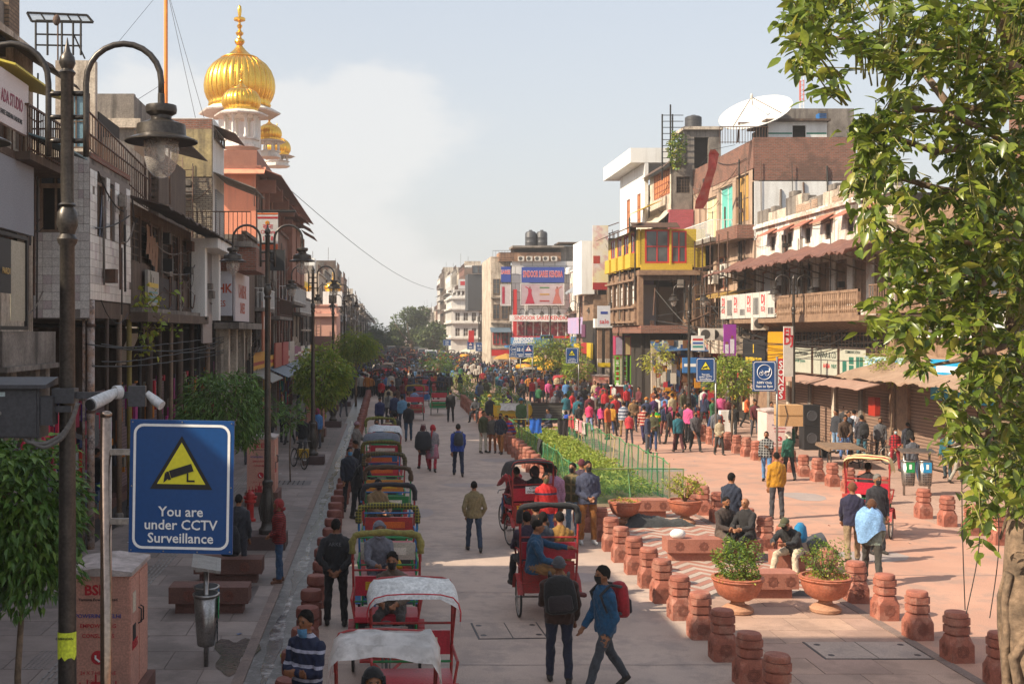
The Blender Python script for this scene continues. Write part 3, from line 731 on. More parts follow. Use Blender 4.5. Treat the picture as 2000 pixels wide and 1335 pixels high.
 # ---------------------------------------------------------------- street lamps
m_pole=mat('lamp paint',(.058,.05,.045),.38,.55,c2=(.11,.095,.08),scale=5,amt=.6,coords='obj',bump=.05)
m_glass=mat('lamp glass',(.62,.56,.5),.12,c2=(.45,.42,.4),scale=14,amt=.5,coords='obj',alpha=.42,spec=.8)
def make_lamp():
 t=thing('street_lamp','x','street lamp')
 b=MB();b.box(-.42,.42,-.42,.42,0,.3);b.build('plinth',mat('plinth stone',(.09,.05,.045),.7,c2=(.05,.03,.028),scale=3,bump=.2),t)
 b=MB();b.lathe([(.2,.3),(.2,.4),(.15,.45),(.13,.55),(.16,.7),(.17,.9),(.12,1.2),(.1,1.35),(.12,1.4),(.12,1.46),(.085,1.5),(.075,1.9)],16)
 for k in range(8):
  a=2*PI*k/8;b.tube([(cos(a)*.14,sin(a)*.14,.58),(cos(a)*.185,sin(a)*.185,.85),(cos(a)*.12,sin(a)*.12,1.2)],[.02,.03,.008],5)
 b.build('base',m_pole,t,'auto')
 b=MB();b.lathe([(.075,1.9),(.066,4),(.06,5.5),(.078,5.53),(.085,5.56),(.06,5.6),(.088,5.68),(.082,5.78),(.05,5.83),(.075,5.84),(.055,5.86),(.052,6.9),(.07,6.93),(.045,6.96),(.068,7.01),(.06,7.06),(.03,7.1),(.012,7.17),(.004,7.22)],16);b.build('pole',m_pole,t,'auto')
 for s in(-1,1):
  b=MB();x0=s*.155;rad=.31
  pts=[(x0,0,6.24),(x0,0,6.5),(x0,0,6.84)]
  for k in range(1,13):a=PI*k/12;pts.append((x0+s*rad*(1-cos(a)),0,6.86+rad*sin(a)))
  pts.append((x0+s*rad*2,0,6.72));b.tube(pts,.026,8);arm=b.build('arm',m_pole,t,True)
  for z in(6.37,6.565,6.76):MB().tube([(s*.045,0,z),(s*.155,0,z)],.021,8).build('rung',m_pole,arm,True)
  c=(x0+s*rad*2,0,0)
  b=MB();b.lathe([(.028,6.76),(.03,6.67),(.125,6.66),(.13,6.63),(.125,6.6),(.085,6.575),(.085,6.55),(.12,6.53),(.2,6.5),(.205,6.41),(.3,6.37),(.3,6.358),(.18,6.37)],22,c);b.build('lantern_shade',m_pole,t,'auto')
  b=MB();b.lathe([(.145,6.37),(.148,6.3),(.14,6.22),(.115,6.14),(.07,6.085),(.02,6.065)],16,c);b.build('lantern_glass',m_glass,t,True)
  b=MB();b.lathe([(.03,6.37),(.035,6.3),(.03,6.22),(.012,6.2)],8,c);b.build('bulb',mat('bulb',(.7,.68,.6),.3),t,True)
 return t
lamp=make_lamp()
for i in range(13):
 place(lamp,'twin arched street lamp on the left pavement, %s counted from the camera'%nth(i),-2.62,9.5+16.2*i,0,'street lamps along the left pavement')
for i,(x,y)in enumerate(((17.2,48.5),(15.3,58),(15.3,74),(15.2,90),(15.2,106),(15,122),(14.6,138),(14.2,154),(13.8,170))):
 place(lamp,'twin arched street lamp on the right pavement, %s counted from the tree'%nth(i),x,y,0,'street lamps along the right pavement')
 # ---------------------------------------------------------------- benches, planters, bins, kiosks
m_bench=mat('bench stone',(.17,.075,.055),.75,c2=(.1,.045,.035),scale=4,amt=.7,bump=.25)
m_bench_sun=mat('bench stone sunlit',(.38,.15,.10),.75,c2=(.27,.1,.07),scale=4,amt=.7,bump=.25)  # lighter copy of the bench stone, sunlight put into the colour
def bench(label,x,y,w,d=.5,m=None,rz=0.,n=2):
 m=m or m_bench
 t=thing('stone_bench',label,'bench',(x,y,0),rz)
 MB().box(-w/2+.1,w/2-.1,-d/2+.08,d/2-.08,0,.18).build('foot',m,t)
 b=MB();b.box(-w/2,w/2,-d/2,d/2,.18,.46);b.build('seat',m,t)
 for k in range(n):rosette(t,(-w/2+w*(k+.5)/n,-d/2-.003,.32),.1,'carved_star','y')
 return t
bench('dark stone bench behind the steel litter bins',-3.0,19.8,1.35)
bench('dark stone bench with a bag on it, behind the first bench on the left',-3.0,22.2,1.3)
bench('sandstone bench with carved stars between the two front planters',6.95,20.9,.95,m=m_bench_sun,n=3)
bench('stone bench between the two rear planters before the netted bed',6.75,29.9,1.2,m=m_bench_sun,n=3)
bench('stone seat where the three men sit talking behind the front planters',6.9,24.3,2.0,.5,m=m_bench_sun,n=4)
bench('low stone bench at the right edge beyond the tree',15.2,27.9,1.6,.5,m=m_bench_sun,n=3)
m_terra=mat('terracotta',(.42,.13,.07),.6,c2=(.3,.09,.05),scale=3,amt=.6,c3=(.5,.25,.17),scale3=2.5,amt3=.4,bump=.1,bscale=30,coords='obj')
m_leafy=[mat('leaf green %d'%i,c,.5,c2=tuple(x*.6 for x in c),scale=6,amt=.5,trans=.35)for i,c in enumerate([(.16,.26,.03),(.25,.32,.03),(.09,.17,.03),(.42,.40,.04)])]
def leafmesh(L,W,fold=.25,n=1):
 """one leaf along +X with a folded midrib and drooping tip"""
 xs=[0,.18,.42,.68,.88,1.0];ws=[.06,.36,.5,.36,.14,0.0];v=[];
 for x,w_ in zip(xs,ws):
  z=-.25*x*x*L*.6
  v+=[(x*L,-w_*W,z+fold*w_*W),(x*L,0,z),(x*L,w_*W,z+fold*w_*W)]
 f=[]
 for i in range(5):f+=[(i*3,i*3+3,i*3+4,i*3+1),(i*3+1,i*3+4,i*3+5,i*3+2)]
 return v,f
def leafcloud(m,pts,L,W,rs,fold=.3,simple=False,droop=0.,outward=None):
 if simple:v0=[(0,0,0),(L*.45,-W/2,.0),(L,0,-.1*L),(L*.45,W/2,.0)];f0=[(0,1,2),(0,2,3)]
 else:v0,f0=leafmesh(L,W,fold)
 V0=np.array(v0);
 for p in pts:
  d=Vector((rs.gauss(0,1),rs.gauss(0,1),rs.gauss(0,.7)-droop))
  if outward is not None:d+=(Vector(p)-Vector(outward)).normalized()*1.2
  if d.length<.01:d=Vector((1,0,0))
  q=d.to_track_quat('X','Z').to_matrix()@Matrix.Rotation(rs.uniform(-.9,.9),3,'X');s=rs.uniform(.65,1.25)
  A=np.array(q)*s;vv=V0@A.T+np.array(p)
  m.add([tuple(a)for a in vv],f0)
def bush(par,c,r,n,L,W,mats,rs,name='leaves',stems=10,simple=True,base=None):
 ms=[MB()for _ in mats]
 base=base or(c[0],c[1],c[2]-r[2]);tips=[]
 for k in range(n):
  while True:
   p=Vector((rs.uniform(-1,1),rs.uniform(-1,1),rs.uniform(-1,1)))
   if p.length<1:break
  p=p.normalized()*(p.length**.55)*(1+.22*sin(p.x*7+p.z*5))
  q=(c[0]+p.x*r[0],c[1]+p.y*r[1],c[2]+p.z*r[2]);leafcloud(ms[rs.randrange(len(ms))],[q],L,W,rs,simple=simple)
 for i,(m,mm)in enumerate(zip(ms,mats)):
  o=m.build(name,mm,par);o['kind']='stuff'
 b=MB()
 for k in range(stems):
  a=rs.uniform(0,6.28);q=(c[0]+cos(a)*r[0]*.6,c[1]+sin(a)*r[1]*.6,c[2]+rs.uniform(-.2,.6)*r[2])
  mid=((base[0]+q[0])/2+rs.uniform(-.05,.05)*r[0],(base[1]+q[1])/2,(base[2]+q[2])/2-.1*r[2]);b.tube([base,mid,q],[.014*(r[0]/.5+.4),.009,.004],5)
 if stems:b.build('stems',mat('stem bark',(.14,.09,.05),.8,c2=(.08,.05,.03)),par)
def planter(label,x,y,rim,h,plant,rs):
 t=thing('planter_bowl',label,'planter',(x,y,0));s=rim
 fz=h*.33
 MB().lathe([(.27*s,0),(.3*s,.02),(.31*s,fz*.35),(.24*s,fz*.6),(.14*s,fz*.75),(.13*s,fz)],24).build('foot',mat('foot clay',(.42,.22,.13),.65,c2=(.3,.15,.09),scale=4,coords='obj'),t,'auto')
 MB().lathe([(.12*s,fz),(.25*s,fz+.03),(.38*s,fz+(h-fz)*.25),(.46*s,fz+(h-fz)*.6),(.48*s,h*.88),(.505*s,h*.9),(.515*s,h*.93),(.5*s,h*.95),(.515*s,h*.985),(.49*s,h),(.45*s,h),(.44*s,h*.93)],28).build('bowl',m_terra,t,'auto')
 MB().lathe([(.01,h*.9),(.44*s,h*.9)],16).build('soil',mat('soil',(.06,.04,.03),.95,bump=.5),t)
 p=thing('potted_plant',plant[0],'plant',(x,y,h*.9))
 if plant[1]=='tall':
  bush(p,(0,0,.33),(.38,.38,.38),2600,.062,.026,[m_leafy[0],m_leafy[2],m_leafy[1]],rs,stems=14)
  bush(p,(0,0,.04),(.4,.4,.07),420,.045,.025,[m_leafy[3],m_leafy[1]],rs,stems=0,name='low_leaves')
 elif plant[1]=='thin':
  bush(p,(0,0,.36),(.38,.33,.34),1300,.055,.022,[m_leafy[1],m_leafy[0],m_leafy[2]],rs,stems=26)
  bush(p,(0,0,.04),(.4,.4,.07),420,.045,.025,[m_leafy[3],m_leafy[1]],rs,stems=0,name='low_leaves')
 elif plant[1]=='umbrella':bush(p,(0,0,.42),(.48,.42,.26),900,.07,.035,[m_leafy[3],m_leafy[1]],rs,stems=16,base=(0,0,0))
 else:bush(p,(0,0,.05),(.34,.34,.1),300,.06,.03,[m_leafy[3],m_leafy[1]],rs,stems=0)
rs=random.Random(11)
planter('terracotta bowl planter holding the dense dark green bush, left of the front pair',6.03,19.7,.86,.62,('dense dark green shrub with yellow edging in the front left bowl','tall'),rs)
planter('terracotta bowl planter with stained side, right of the front pair by the squatting men',7.55,19.75,.86,.62,('sparse wiry shrub over yellow leaves in the front right bowl','thin'),rs)
planter('low terracotta bowl planter with few yellow sprigs, rear left beside the sleeping person',5.95,28.6,.8,.6,('small yellow sprigs in the rear left bowl','low'),rs)
planter('terracotta bowl planter holding the spreading yellow green bush at the fence corner',7.5,28.8,.84,.6,('spreading yellow green bush in the bowl at the fence corner','umbrella'),rs)
m_steel=mat('stainless steel',(.42,.40,.38),.32,.85,c2=(.22,.2,.19),scale=6,amt=.7,coords='obj')
m_white=mat('print white',(.78,.78,.76),.6,flat=True);m_black=mat('print black',(.015,.015,.017),.6)
m_red=mat('print red',(.5,.02,.03),.6);m_blue=mat('print blue',(.02,.05,.28),.6)
def bins(label,x,y,rz,h=1.35):
 t=thing('litter_bins',label,'litter bin',(x,y,0),rz)
 for s in(-.36,.36):MB().tube([(0,s,0),(0,s,h)],.035,8).build('post',m_steel,t,True)
 b=MB();b.cbox((0,0,h+.05),(.42,.98,.04),Matrix.Rotation(.18,3,'Y'));b.cbox((.0,0,h+.03),(.3,.85,.03));b.build('roof',m_steel,t)
 for s,c_,nm in((-.24,'#1c8a4a','green'),(.24,'#1f86b8','blue')):
  body=MB();body.loft([(0,s,.28,.13,.17),(0,s,.5,.15,.19),(0,s,1.0,.18,.21)],14);bo=body.build('bin_body',m_steel,t,True)
  r_=MB();r_.loft([(0,s,.99,.195,.225),(0,s,1.02,.195,.225)],14);r_.build('rim',m_steel,bo,True)
  MB().loft([(0,s,1.021,.17,.2),(0,s,1.024,.17,.2)],14).build('opening',m_black,bo)
  MB().box(.17,.185,s-.12,s+.12,.68,.98).build('sign_plate',paint(c_),t)
  MB().box(.186,.189,s-.035,s+.035,.78,.92).build('symbol',m_white,t)
  bb=MB()
  for i in range(5):
   for j in range(5):bb.cbox((.158+j*.0,s-.11+i*.05,.34+j*.07),(.02,.022,.03))
  bb.build('perforation',m_black,t)['kind']='stuff'
 return t
bins('stainless steel double litter bin with green and blue plates before the left benches',-2.62,16.9,R(8))
bins('metal double litter bin with blue and green plates on the right pavement beyond the tree',15.6,33.8,R(-95),1.25)
m_kiosk=mat('kiosk pink',(.62,.30,.22),.55,c2=(.5,.24,.18),scale=2,amt=.6,c3=(.3,.17,.13),scale3=1.6,amt3=.35,coords='obj',bump=.05)
def kiosk(label,x,y,w=.75,d=1.05,h=1.9,near=False,rz=0.,m=None):
 t=thing('electric_kiosk',label,'electric cabinet',(x,y,0),rz)
 MB().box(-w/2-.06,w/2+.1,-d/2-.06,d/2+.06,0,.38).build('plinth',m_bench,t)
 MB().box(-w/2,w/2,-d/2,d/2,.38,h-.06).build('cabinet',m or m_kiosk,t)
 b=MB();b.add([(-w/2-.04,-d/2-.04,h-.06),(w/2+.04,-d/2-.04,h-.06),(w/2+.04,d/2+.04,h-.06),(-w/2-.04,d/2+.04,h-.06),(-w/2-.04,-d/2-.04,h-.01),(0,-d/2-.04,h+.04),(w/2+.04,-d/2-.04,h-.01),(-w/2-.04,d/2+.04,h-.01),(0,d/2+.04,h+.04),(w/2+.04,d/2+.04,h-.01)],[(0,1,6,5,4),(2,3,7,8,9),(4,5,8,7),(5,6,9,8),(0,4,7,3),(1,2,9,6),(0,3,2,1)]);b.build('roof',mat('kiosk roof',(.6,.5,.47),.6,c2=(.25,.2,.17),scale=5,amt=.9),t)
 # doors on the +X side
 for s in(-1,1):
  dr_=MB().box(w/2,w/2+.012,s*d/4-d/4+.02,s*d/4+d/4-.02,.42,h-.12).build('door',m or m_kiosk,t)
  b=MB();b.tube([(w/2+.012,s*.06,1.15),(w/2+.05,s*.06,1.17),(w/2+.05,s*.06,1.33),(w/2+.012,s*.06,1.35)],.01,5);b.build('handle',m_black,dr_)
 f=-d/2-.004
 def tx(s_,size,z,m_,bold=0.,xx=0.):text(s_,size,m_,t,(xx,f,z),bold=bold)
 tx('BSES',.17,h-.24,m_red,.03)
 tx('Yamuna Power Limited',.05,h-.35,m_black,.01)
 tx('POWERING DELHI',.068,h-.55,m_blue,.01);tx('EMPOWERING',.068,h-.67,m_red,.01);tx('CONSUMERS',.068,h-.79,m_red,.01)
 b=MB();b.M=Matrix.Translation((0,f,h-1.05))@Matrix.Rotation(R(90),4,'X');b.lathe([(.085,0),(.085,.004)],20);b.build('phone_roundel',m_red,t)
 b=MB();b.tube([(-.03,f-.008,h-1.02),(-.03,f-.008,h-1.06),(.02,f-.008,h-1.1)],.013,5);b.build('phone_symbol',m_white,t)
 tx('24 X 7 HELPLINE',.06,h-1.24,m_red);tx('TOLL FREE',.06,h-1.35,m_red);tx('19122',.09,h-1.48,m_red,.01)
 tx('www.bsesdelhi.com',.048,h-1.6 if near else.45,m_black)
 # printed skyline along the foot
 b=MB();x_=-w/2+.03;q=random.Random(4)
 z0=.385
 while x_<w/2-.1:
  ww=q.uniform(.05,.12);hh=q.uniform(.05,.2);b.box(x_,x_+ww,f,f+.003,z0,z0+hh);b.box(x_+ww*.4,x_+ww*.6,f,f+.003,z0+hh,z0+hh+.09);x_+=ww+.02
 b.build('printed_skyline',m_red,t)['kind']='stuff'
 M2=Matrix(((0,0,1,w/2+.016),(1,0,0,0),(0,1,0,0),(0,0,0,1)))
 text('BSES',.15,m_red,t,M=M2@Matrix.Translation((-d*.25,.95,0)),bold=.03)
 MB().box(w/2+.013,w/2+.016,-d*.36,-d*.2,1.35,1.6).build('paper_notice',mat('paper',(.6,.5,.38),.8),t)
 MB().box(w/2+.013,w/2+.016,-d*.36,-d*.2,1.0,1.2).build('meter_window',m_black,t)
 return t
kiosk('pink electric cabinet with BSES lettering in the lower left corner',-3.48,14.5,near=True)
kiosk('pink electric cabinet on a stone plinth behind the second street lamp',-3.42,32.2)
kiosk('pink electric cabinet on the left pavement near the third street lamp',-3.2,53)
kiosk('pink electric cabinet on the far left pavement beside the leafy tree',-3.3,70)
kiosk('white and pink electric cabinet on the right pavement behind the cardboard box',14.55,43,w=.95,m=mat('kiosk pale',(.7,.55,.5),.55,c2=(.6,.42,.36),coords='obj'))
kiosk('pink electric cabinet beside the striped shop columns on the right',14.4,77,w=.95)
# ---------------------------------------------------------------- signs
m_signblue=mat('sign blue',(.004,.060,.21),.35,c2=(.004,.05,.18),scale=2,spec=.5,flat=True)
m_yel=mat('sign yellow',(.72,.66,.03),.5,flat=True);m_signpole=mat('galvanised pole',(.3,.29,.28),.4,.7,coords='obj',c2=(.16,.15,.14))
def rrect(w,h,r,n=5):
 pts=[]
 for cx,cz,a0 in((w/2-r,h/2-r,0),(-w/2+r,h/2-r,90),(-w/2+r,-h/2+r,180),(w/2-r,-h/2+r,270)):
  for k in range(n+1):a=R(a0+90*k/n);pts.append((cx+cos(a)*r,cz+sin(a)*r))
 return pts
def signboard(label,x,y,z,kind,rz=0.,roll=0.,w=.75,h=.95,pole=None,ph=None,rimw=True):
 t=thing('traffic_sign',label,'sign',(x,y,z),rz)
 if roll:t.rotation_euler=(0,roll,rz)
 MB().box(-w/2,w/2,0,.02,-h/2,h/2).build('panel',m_signblue,t)
 a=rrect(w*.93,h*.94,.07);c_=rrect(w*.93-.036,h*.94-.036,.055);n=len(a)
 b=MB();b.add([(p[0],-.003,p[1])for p in a]+[(p[0],-.003,p[1])for p in c_],[(k,(k+1)%n,n+(k+1)%n,n+k)for k in range(n)])
 b.build('white_border',m_white,t)
 f=-.004
 if kind=='cctv':
  def tri(r_,yy,m_,nm):
   cz=h*.155;MB().add([(-r_*.98,yy,cz-r_*.72),(r_*.98,yy,cz-r_*.72),(0,yy,cz+r_*.95)],[(0,1,2)]).build(nm,m_,t)
  tri(.225,-.004,m_black,'triangle_border');tri(.175,-.006,m_yel,'triangle')
  q=Matrix.Rotation(-.32,3,'Y');b=MB();cz=h*.12
  b.cbox((.0,-.009,cz+.0),(.165,.003,.055),q);b.cbox((-.09,-.009,cz-.035),(.02,.003,.06),Matrix.Rotation(-.32,3,'Y'));b.cbox((.045,-.009,cz-.045),(.012,.003,.06));b.cbox((.068,-.009,cz-.07),(.055,.003,.013))
  b.add([(-.115,-.009,cz-.01),(-.125,-.009,cz-.085),(-.085,-.009,cz-.05)],[(0,1,2)])
  b.build('camera_symbol',m_black,t)
  for i,s_ in enumerate(('You are','under CCTV','Surveillance')):text(s_,.098,m_white,t,(0,f,-h*.19-i*.093),bold=.012)
 elif kind=='nmv':
  M_=Matrix.Rotation(R(90),3,'Z');MB().ring((0,f,h*.13),.23,.009,30,4,M_).build('circle',m_white,t)
  b=MB();b.ring((-.1,f,h*.08),.055,.006,16,4,M_);b.ring((.08,f,h*.08),.065,.006,16,4,M_);b.tube([(-.1,f,h*.08),(-.06,f,h*.17),(.0,f,h*.1),(.08,f,h*.08)],.007,4);b.tube([(.02,f,h*.14),(.15,f,h*.14),(.17,f,h*.22),(.15,f,h*.26)],.02,4);b.tube([(-.06,f,h*.17),(-.09,f,h*.2)],.006,4)
  b.build('rickshaw_symbol',m_white,t)
  text('NMV Only',.11,m_white,t,(0,f,-h*.22),bold=.015);text('9am to 9pm',.11,m_white,t,(0,f,-h*.34),bold=.015)
 elif kind=='warn':
  for r_,yy,m_ in((.25,-.004,m_red),(.2,-.006,m_white)):
   MB().add([(-r_,yy,.16-r_*.72),(r_,yy,.16-r_*.72),(0,yy,.16+r_*.95)],[(0,1,2)]).build('triangle',m_,t)
  MB().box(-.02,.02,-.009,-.007,.07,.27).build('bar_symbol',m_black,t)
  for i in range(2):MB().box(-.24+i*.04,.24-i*.04,f-.001,f,-.25-i*.11,-.2-i*.11).build('text_line',m_white,t)
 elif kind=='toilet':
  for xx in(-.2,-.07):b=MB();b.cbox((xx,f,.1),(.07,.003,.2));b.ell((xx,f,.25),(.035,.003,.035),8,6);b.build('figure_symbol',m_white,t)
  b=MB();b.ring((.16,f,.08),.08,.012,14,4,Matrix.Rotation(R(90),3,'Z'));b.tube([(.12,f,.27),(.12,f,.13),(.22,f,.13),(.26,f,.02)],.014,4);b.build('wheelchair_symbol',m_white,t)
  MB().box(-.24,.24,f-.001,f,-.24,-.19).build('text_line',m_white,t);MB().box(-.15,.15,f-.001,f,-.36,-.31).build('text_line',m_white,t)
 if pole is not None:
  MB().tube([(pole,.06,-z),(pole,.06,ph if ph else h/2)],.035,10).build('pole',m_signpole,t,True)
 return t
s1=signboard('large blue CCTV surveillance sign with yellow triangle in the lower left foreground',XA(354,8.1),8.1,ZA(950,8.1),'cctv',R(-2),R(.9),w=.735,h=.935)
for k in range(9):
 q=[(-.35,.45),(0,.455),(.35,.45),(-.352,0),(.352,0),(-.35,-.45),(-.12,-.455),(.12,-.455),(.35,-.45)][k]
 b=MB();b.M=Matrix.Translation((q[0],-.002,q[1]))@Matrix.Rotation(R(90),4,'X');b.lathe([(.006,0),(.004,.004)],8);b.build('rivet',m_steel,s1)
m_chrome=mat('polished steel',(.36,.27,.21),.2,1.0,c2=(.3,.24,.2),scale=7,amt=.5,coords='obj')  # brown tint puts warm reflections into the steel colour
t=thing('sign_post','polished steel post carrying the large CCTV sign','post',(XA(207,8.15),8.15,0))
MB().tube([(0,0,0),(0,0,4.2)],.04,16).build('tube',m_chrome,t,True)
MB().lathe([(.042,4.2),(.044,4.22),(.03,4.235),(.005,4.24)],14).build('cap',m_chrome,t,True)
for z in(ZA(882,8.15),ZA(1017,8.15)):b=MB();b.box(.02,.3,-.02,.02,z-.02,z+.02);b.build('bracket',m_steel,t)
signboard('blue CCTV surveillance sign hanging before the red and purple shops on the right',XA(1378,45.6),45.6,ZA(722,45.6),'cctv',pole=.42,ph=.3)
signboard('blue NMV Only sign with rickshaw in a circle',XA(1493,36),36,ZA(734,36),'nmv',R(4),pole=.43,ph=.6)
signboard('blue CCTV surveillance sign before the Sindoor shop, right of the sign trio',XA(1117,70),70,ZA(694,70),'cctv',pole=.42)
signboard('blue sign with circle symbol, leftmost of the overlapping trio',XA(1010,84),86,ZA(685,86),'nmv',pole=-.3)
signboard('blue toilets sign, middle of the overlapping trio',XA(1020,84),85,ZA(686,85),'toilet',pole=0)
signboard('blue sign with red bordered triangle, rightmost of the overlapping trio',XA(1032,84),84,ZA(685,84),'warn',pole=.3)
signboard('blue sign with triangle beside the red banner far down the street',XA(919,150),150,ZA(674,150),'warn',w=.9,h=1.1,pole=0)
signboard('blue toilets sign far down the street before the pink shop',XA(936,140),140,ZA(677,140),'toilet',w=.9,h=1.1,pole=0)
signboard('small blue sign left of the white ornate building',XA(873,175),175,ZA(669,175),'nmv',w=1.2,h=.9,pole=0)
for i,px in enumerate((816,833,850)):signboard('tiny blue sign in front of the far trees, %s from the left'%nth(i),XA(px,230),230,ZA(663,230),'toilet',w=1.4,h=1.1,pole=0)
# junction box, camera arm on the near lamp
m_box=mat('box grey',(.065,.065,.072),.5,c2=(.045,.045,.05),scale=6,coords='obj')
t=thing('junction_box','dark grey electrical box strapped to the nearest lamp pole','electrical box',(XA(52,9.5),9.4,ZA(850,9.5)))
MB().box(-.24,.17,-.12,.14,0,.4).build('case',m_box,t)
b=MB();b.box(-.22,.15,-.135,-.12,.015,.385);dr_=b.build('door',m_box,t)
MB().lathe([(.014,0),(.012,.01)],10).build('lock',m_steel,dr_,loc=(-.14,-.136,.2),rot=(R(90),0,0))
b=MB();b.add([(-.28,-.18,.4),(.24,-.18,.4),(.24,.18,.42),(-.28,.18,.42),(-.28,-.18,.43),(.24,-.18,.43),(.24,.18,.48),(-.28,.18,.48)],[(0,3,2,1),(4,5,6,7),(0,1,5,4),(1,2,6,5),(2,3,7,6),(3,0,4,7)]);b.build('rain_hood',m_box,t)
MB().box(-.215,-.1,-.138,-.135,.335,.37).build('label_plate',mat('plate',(.45,.55,.55),.5),t)
MB().box(.172,.27,-.1,.06,.1,.33).build('side_module',m_box,t)
for i in range(4):MB().tube([(-.14+i*.09,0,-.03),(-.14+i*.09,0,0)],.022,8).build('cable_gland',mat('gland',(.3,.27,.24),.6),t)
MB().box(.25,.4,-.02,.02,.2,.25).build('bracket',m_box,t)
t=thing('surveillance_camera','white tube camera with its bracket arm on the nearest lamp pole','security camera',(-2.62,9.44,ZA(772,9.44)))
MB().box(-.07,.62,-.02,.02,-.025,.03).build('arm',m_box,t);MB().box(.52,.66,-.03,.03,-.09,.08).build('mount_plate',m_box,t)
b=MB();b.box(-.09,.09,-.075,.075,-.06,.06);b.build('clamp',m_box,t)
m_cam=mat('camera white',(.55,.55,.55),.35,c2=(.55,.55,.55),scale=8,coords='obj')
MB().tube([(.46,-.03,.03),(.42,-.07,.03)],.055,14).build('mount_base',m_cam,t,'auto')
MB().tube([(.44,-.06,.04),(.385,-.16,-.0),(.35,-.22,-.02),(.30,-.34,-.05)],[.03,.05,.052,.052],14).build('housing',m_cam,t,'auto')
MB().tube([(.297,-.345,-.052),(.29,-.36,-.055)],.044,14).build('lens',m_black,t)
MB().tube([(.67,.0,.02),(.74,-.02,-.04),(.8,-.05,-.08)],[.025,.04,.04],12).build('second_housing',m_cam,t,'auto')
b=MB();
t=thing('cable_conduit','grey ribbed conduit sagging from the electrical box to the lamp pole','conduit',(-2.62,9.3,4.0))
for k,off in enumerate((0,.03)):
 pts=[(-.3+k*.06,.02,0),(-.28+k*.06,.0,-.09-off*.5),(-.12,0,-.11-off),(.02,-.0,-.03-off),(.1,0,.1-off*.3),(.14,.02,.24)]
 P_=[];
 for i in range(len(pts)-1):
  for q in range(8):P_.append(Vector(pts[i]).lerp(Vector(pts[i+1]),q/8))
 for _ in range(6):P_=[P_[0]]+[(P_[i-1]+P_[i]*2+P_[i+1])/4 for i in range(1,len(P_)-1)]+[P_[-1]]
 MB().tube(P_,[.017+.003*(i%2)for i in range(len(P_))],8).build('conduit',mat('conduit',(.16,.15,.14),.6),t,True)
t=thing('pasted_notice','torn yellow printed notice wrapped round the nearest lamp pole','notice',(-2.62,9.5,ZA(1250,9.5)))
b=MB();vs=[];
for i,z in enumerate((-.1,.0,.08)):
 for k in range(9):a=-PI*.95+PI*.9*k/8;vs.append((cos(a)*.079,sin(a)*.079,z-(.05*abs(sin(k*2))if i==0 else 0)))
b.add(vs,[(i*9+k,i*9+k+1,(i+1)*9+k+1,(i+1)*9+k)for i in range(2)for k in range(8)]);b.build('paper',mat('yellow paper',(.7,.78,.05),.7),t)
text('CASH LOAN',.026,m_black,t,(.0,-.083,.035),bold=.02)
# ---------------------------------------------------------------- buildings: tools
def FL(X):return Fac((X,0,0),(0,1,0),(1,0,0))
def FR(X):return Fac((X,0,0),(0,1,0),(-1,0,0))
def FC(Y):return Fac((0,Y,0),(1,0,0),(0,-1,0))
m_dark=mat('dark interior',(.02,.015,.012),.9,c2=(.045,.03,.02),scale=1.5)  # near-black colour stands in for the shade inside rooms and shops
m_glassd=mat('window glass',(.05,.06,.07),.08,c2=(.12,.13,.14),scale=.8,amt=.6,spec=.8)
m_wood=mat('weathered wood',(.095,.058,.038),.75,c2=(.05,.03,.02),scale=3,amt=.8,streak=((.17,.115,.08),.6,6),bump=.3)
m_woodl=mat('pale wood',(.24,.155,.10),.75,c2=(.13,.08,.05),scale=3,amt=.8,streak=((.32,.22,.15),.5,6),bump=.3)
m_woodr=mat('red brown wood',(.30,.085,.035),.6,c2=(.2,.05,.025),scale=3,amt=.6,bump=.2)
m_iron=mat('rusty iron',(.07,.045,.035),.7,.3,c2=(.16,.07,.035),scale=6,amt=.7)
m_ironb=mat('black iron',(.03,.027,.025),.6,.3)
m_conc=mat('stained concrete',(.27,.235,.20),.9,c2=(.12,.1,.085),scale=1.1,amt=.9,streak=((.05,.042,.036),.8,3.2),bump=.4,bscale=18)
m_plast=mat('cream plaster',(.60,.52,.42),.9,c2=(.42,.34,.26),scale=.9,amt=.8,streak=((.13,.10,.08),.8,3.5),c3=(.30,.23,.17),scale3=.9,amt3=.7,bump=.3,bscale=18)
m_whitew=mat('white wash',(.74,.71,.66),.85,c2=(.6,.55,.48),scale=.8,amt=.7,streak=((.16,.12,.09),.75,3.8),c3=(.5,.33,.24),scale3=.55,amt3=.85,bump=.25,bscale=18)
m_clean=mat('clean white paint',(.78,.77,.74),.8,c2=(.66,.64,.6),scale=.8,amt=.6,streak=((.4,.36,.32),.4,3),bump=.15)
BR=((.20,.085,.055),(.30,.25,.20))
def brickm(name,c,c2_,mort,axis,**k):return mat(name,c,.9,brick=(c2_,mort,.24,.085,.012,axis),c3=k.get('c3',(.1,.06,.045)),scale3=.8,amt3=.6,bump=.35,bscale=30,streak=k.get('streak'))
m_brY=brickm('dark red brick street',(.25,.095,.06),(.17,.07,.05),(.22,.17,.13),'YZ')
m_brX=brickm('dark red brick front',(.30,.11,.07),(.19,.075,.05),(.24,.19,.15),'XZ')
m_brgX=brickm('yellow grey brick front',(.30,.25,.18),(.21,.165,.12),(.09,.07,.055),'XZ')
m_brpX=brickm('pink brick front',(.50,.10,.13),(.42,.08,.10),(.3,.1,.1),'XZ',c3=(.4,.1,.1))
m_bryX=brickm('yellow brick front',(.55,.37,.04),(.6,.42,.03),(.4,.28,.03),'XZ',c3=(.5,.35,.05))
m_orange=mat('orange limewash',(.78,.29,.17),.85,c2=(.66,.23,.13),scale=.8,amt=.6,streak=((.38,.16,.11),.5,3),bump=.15)
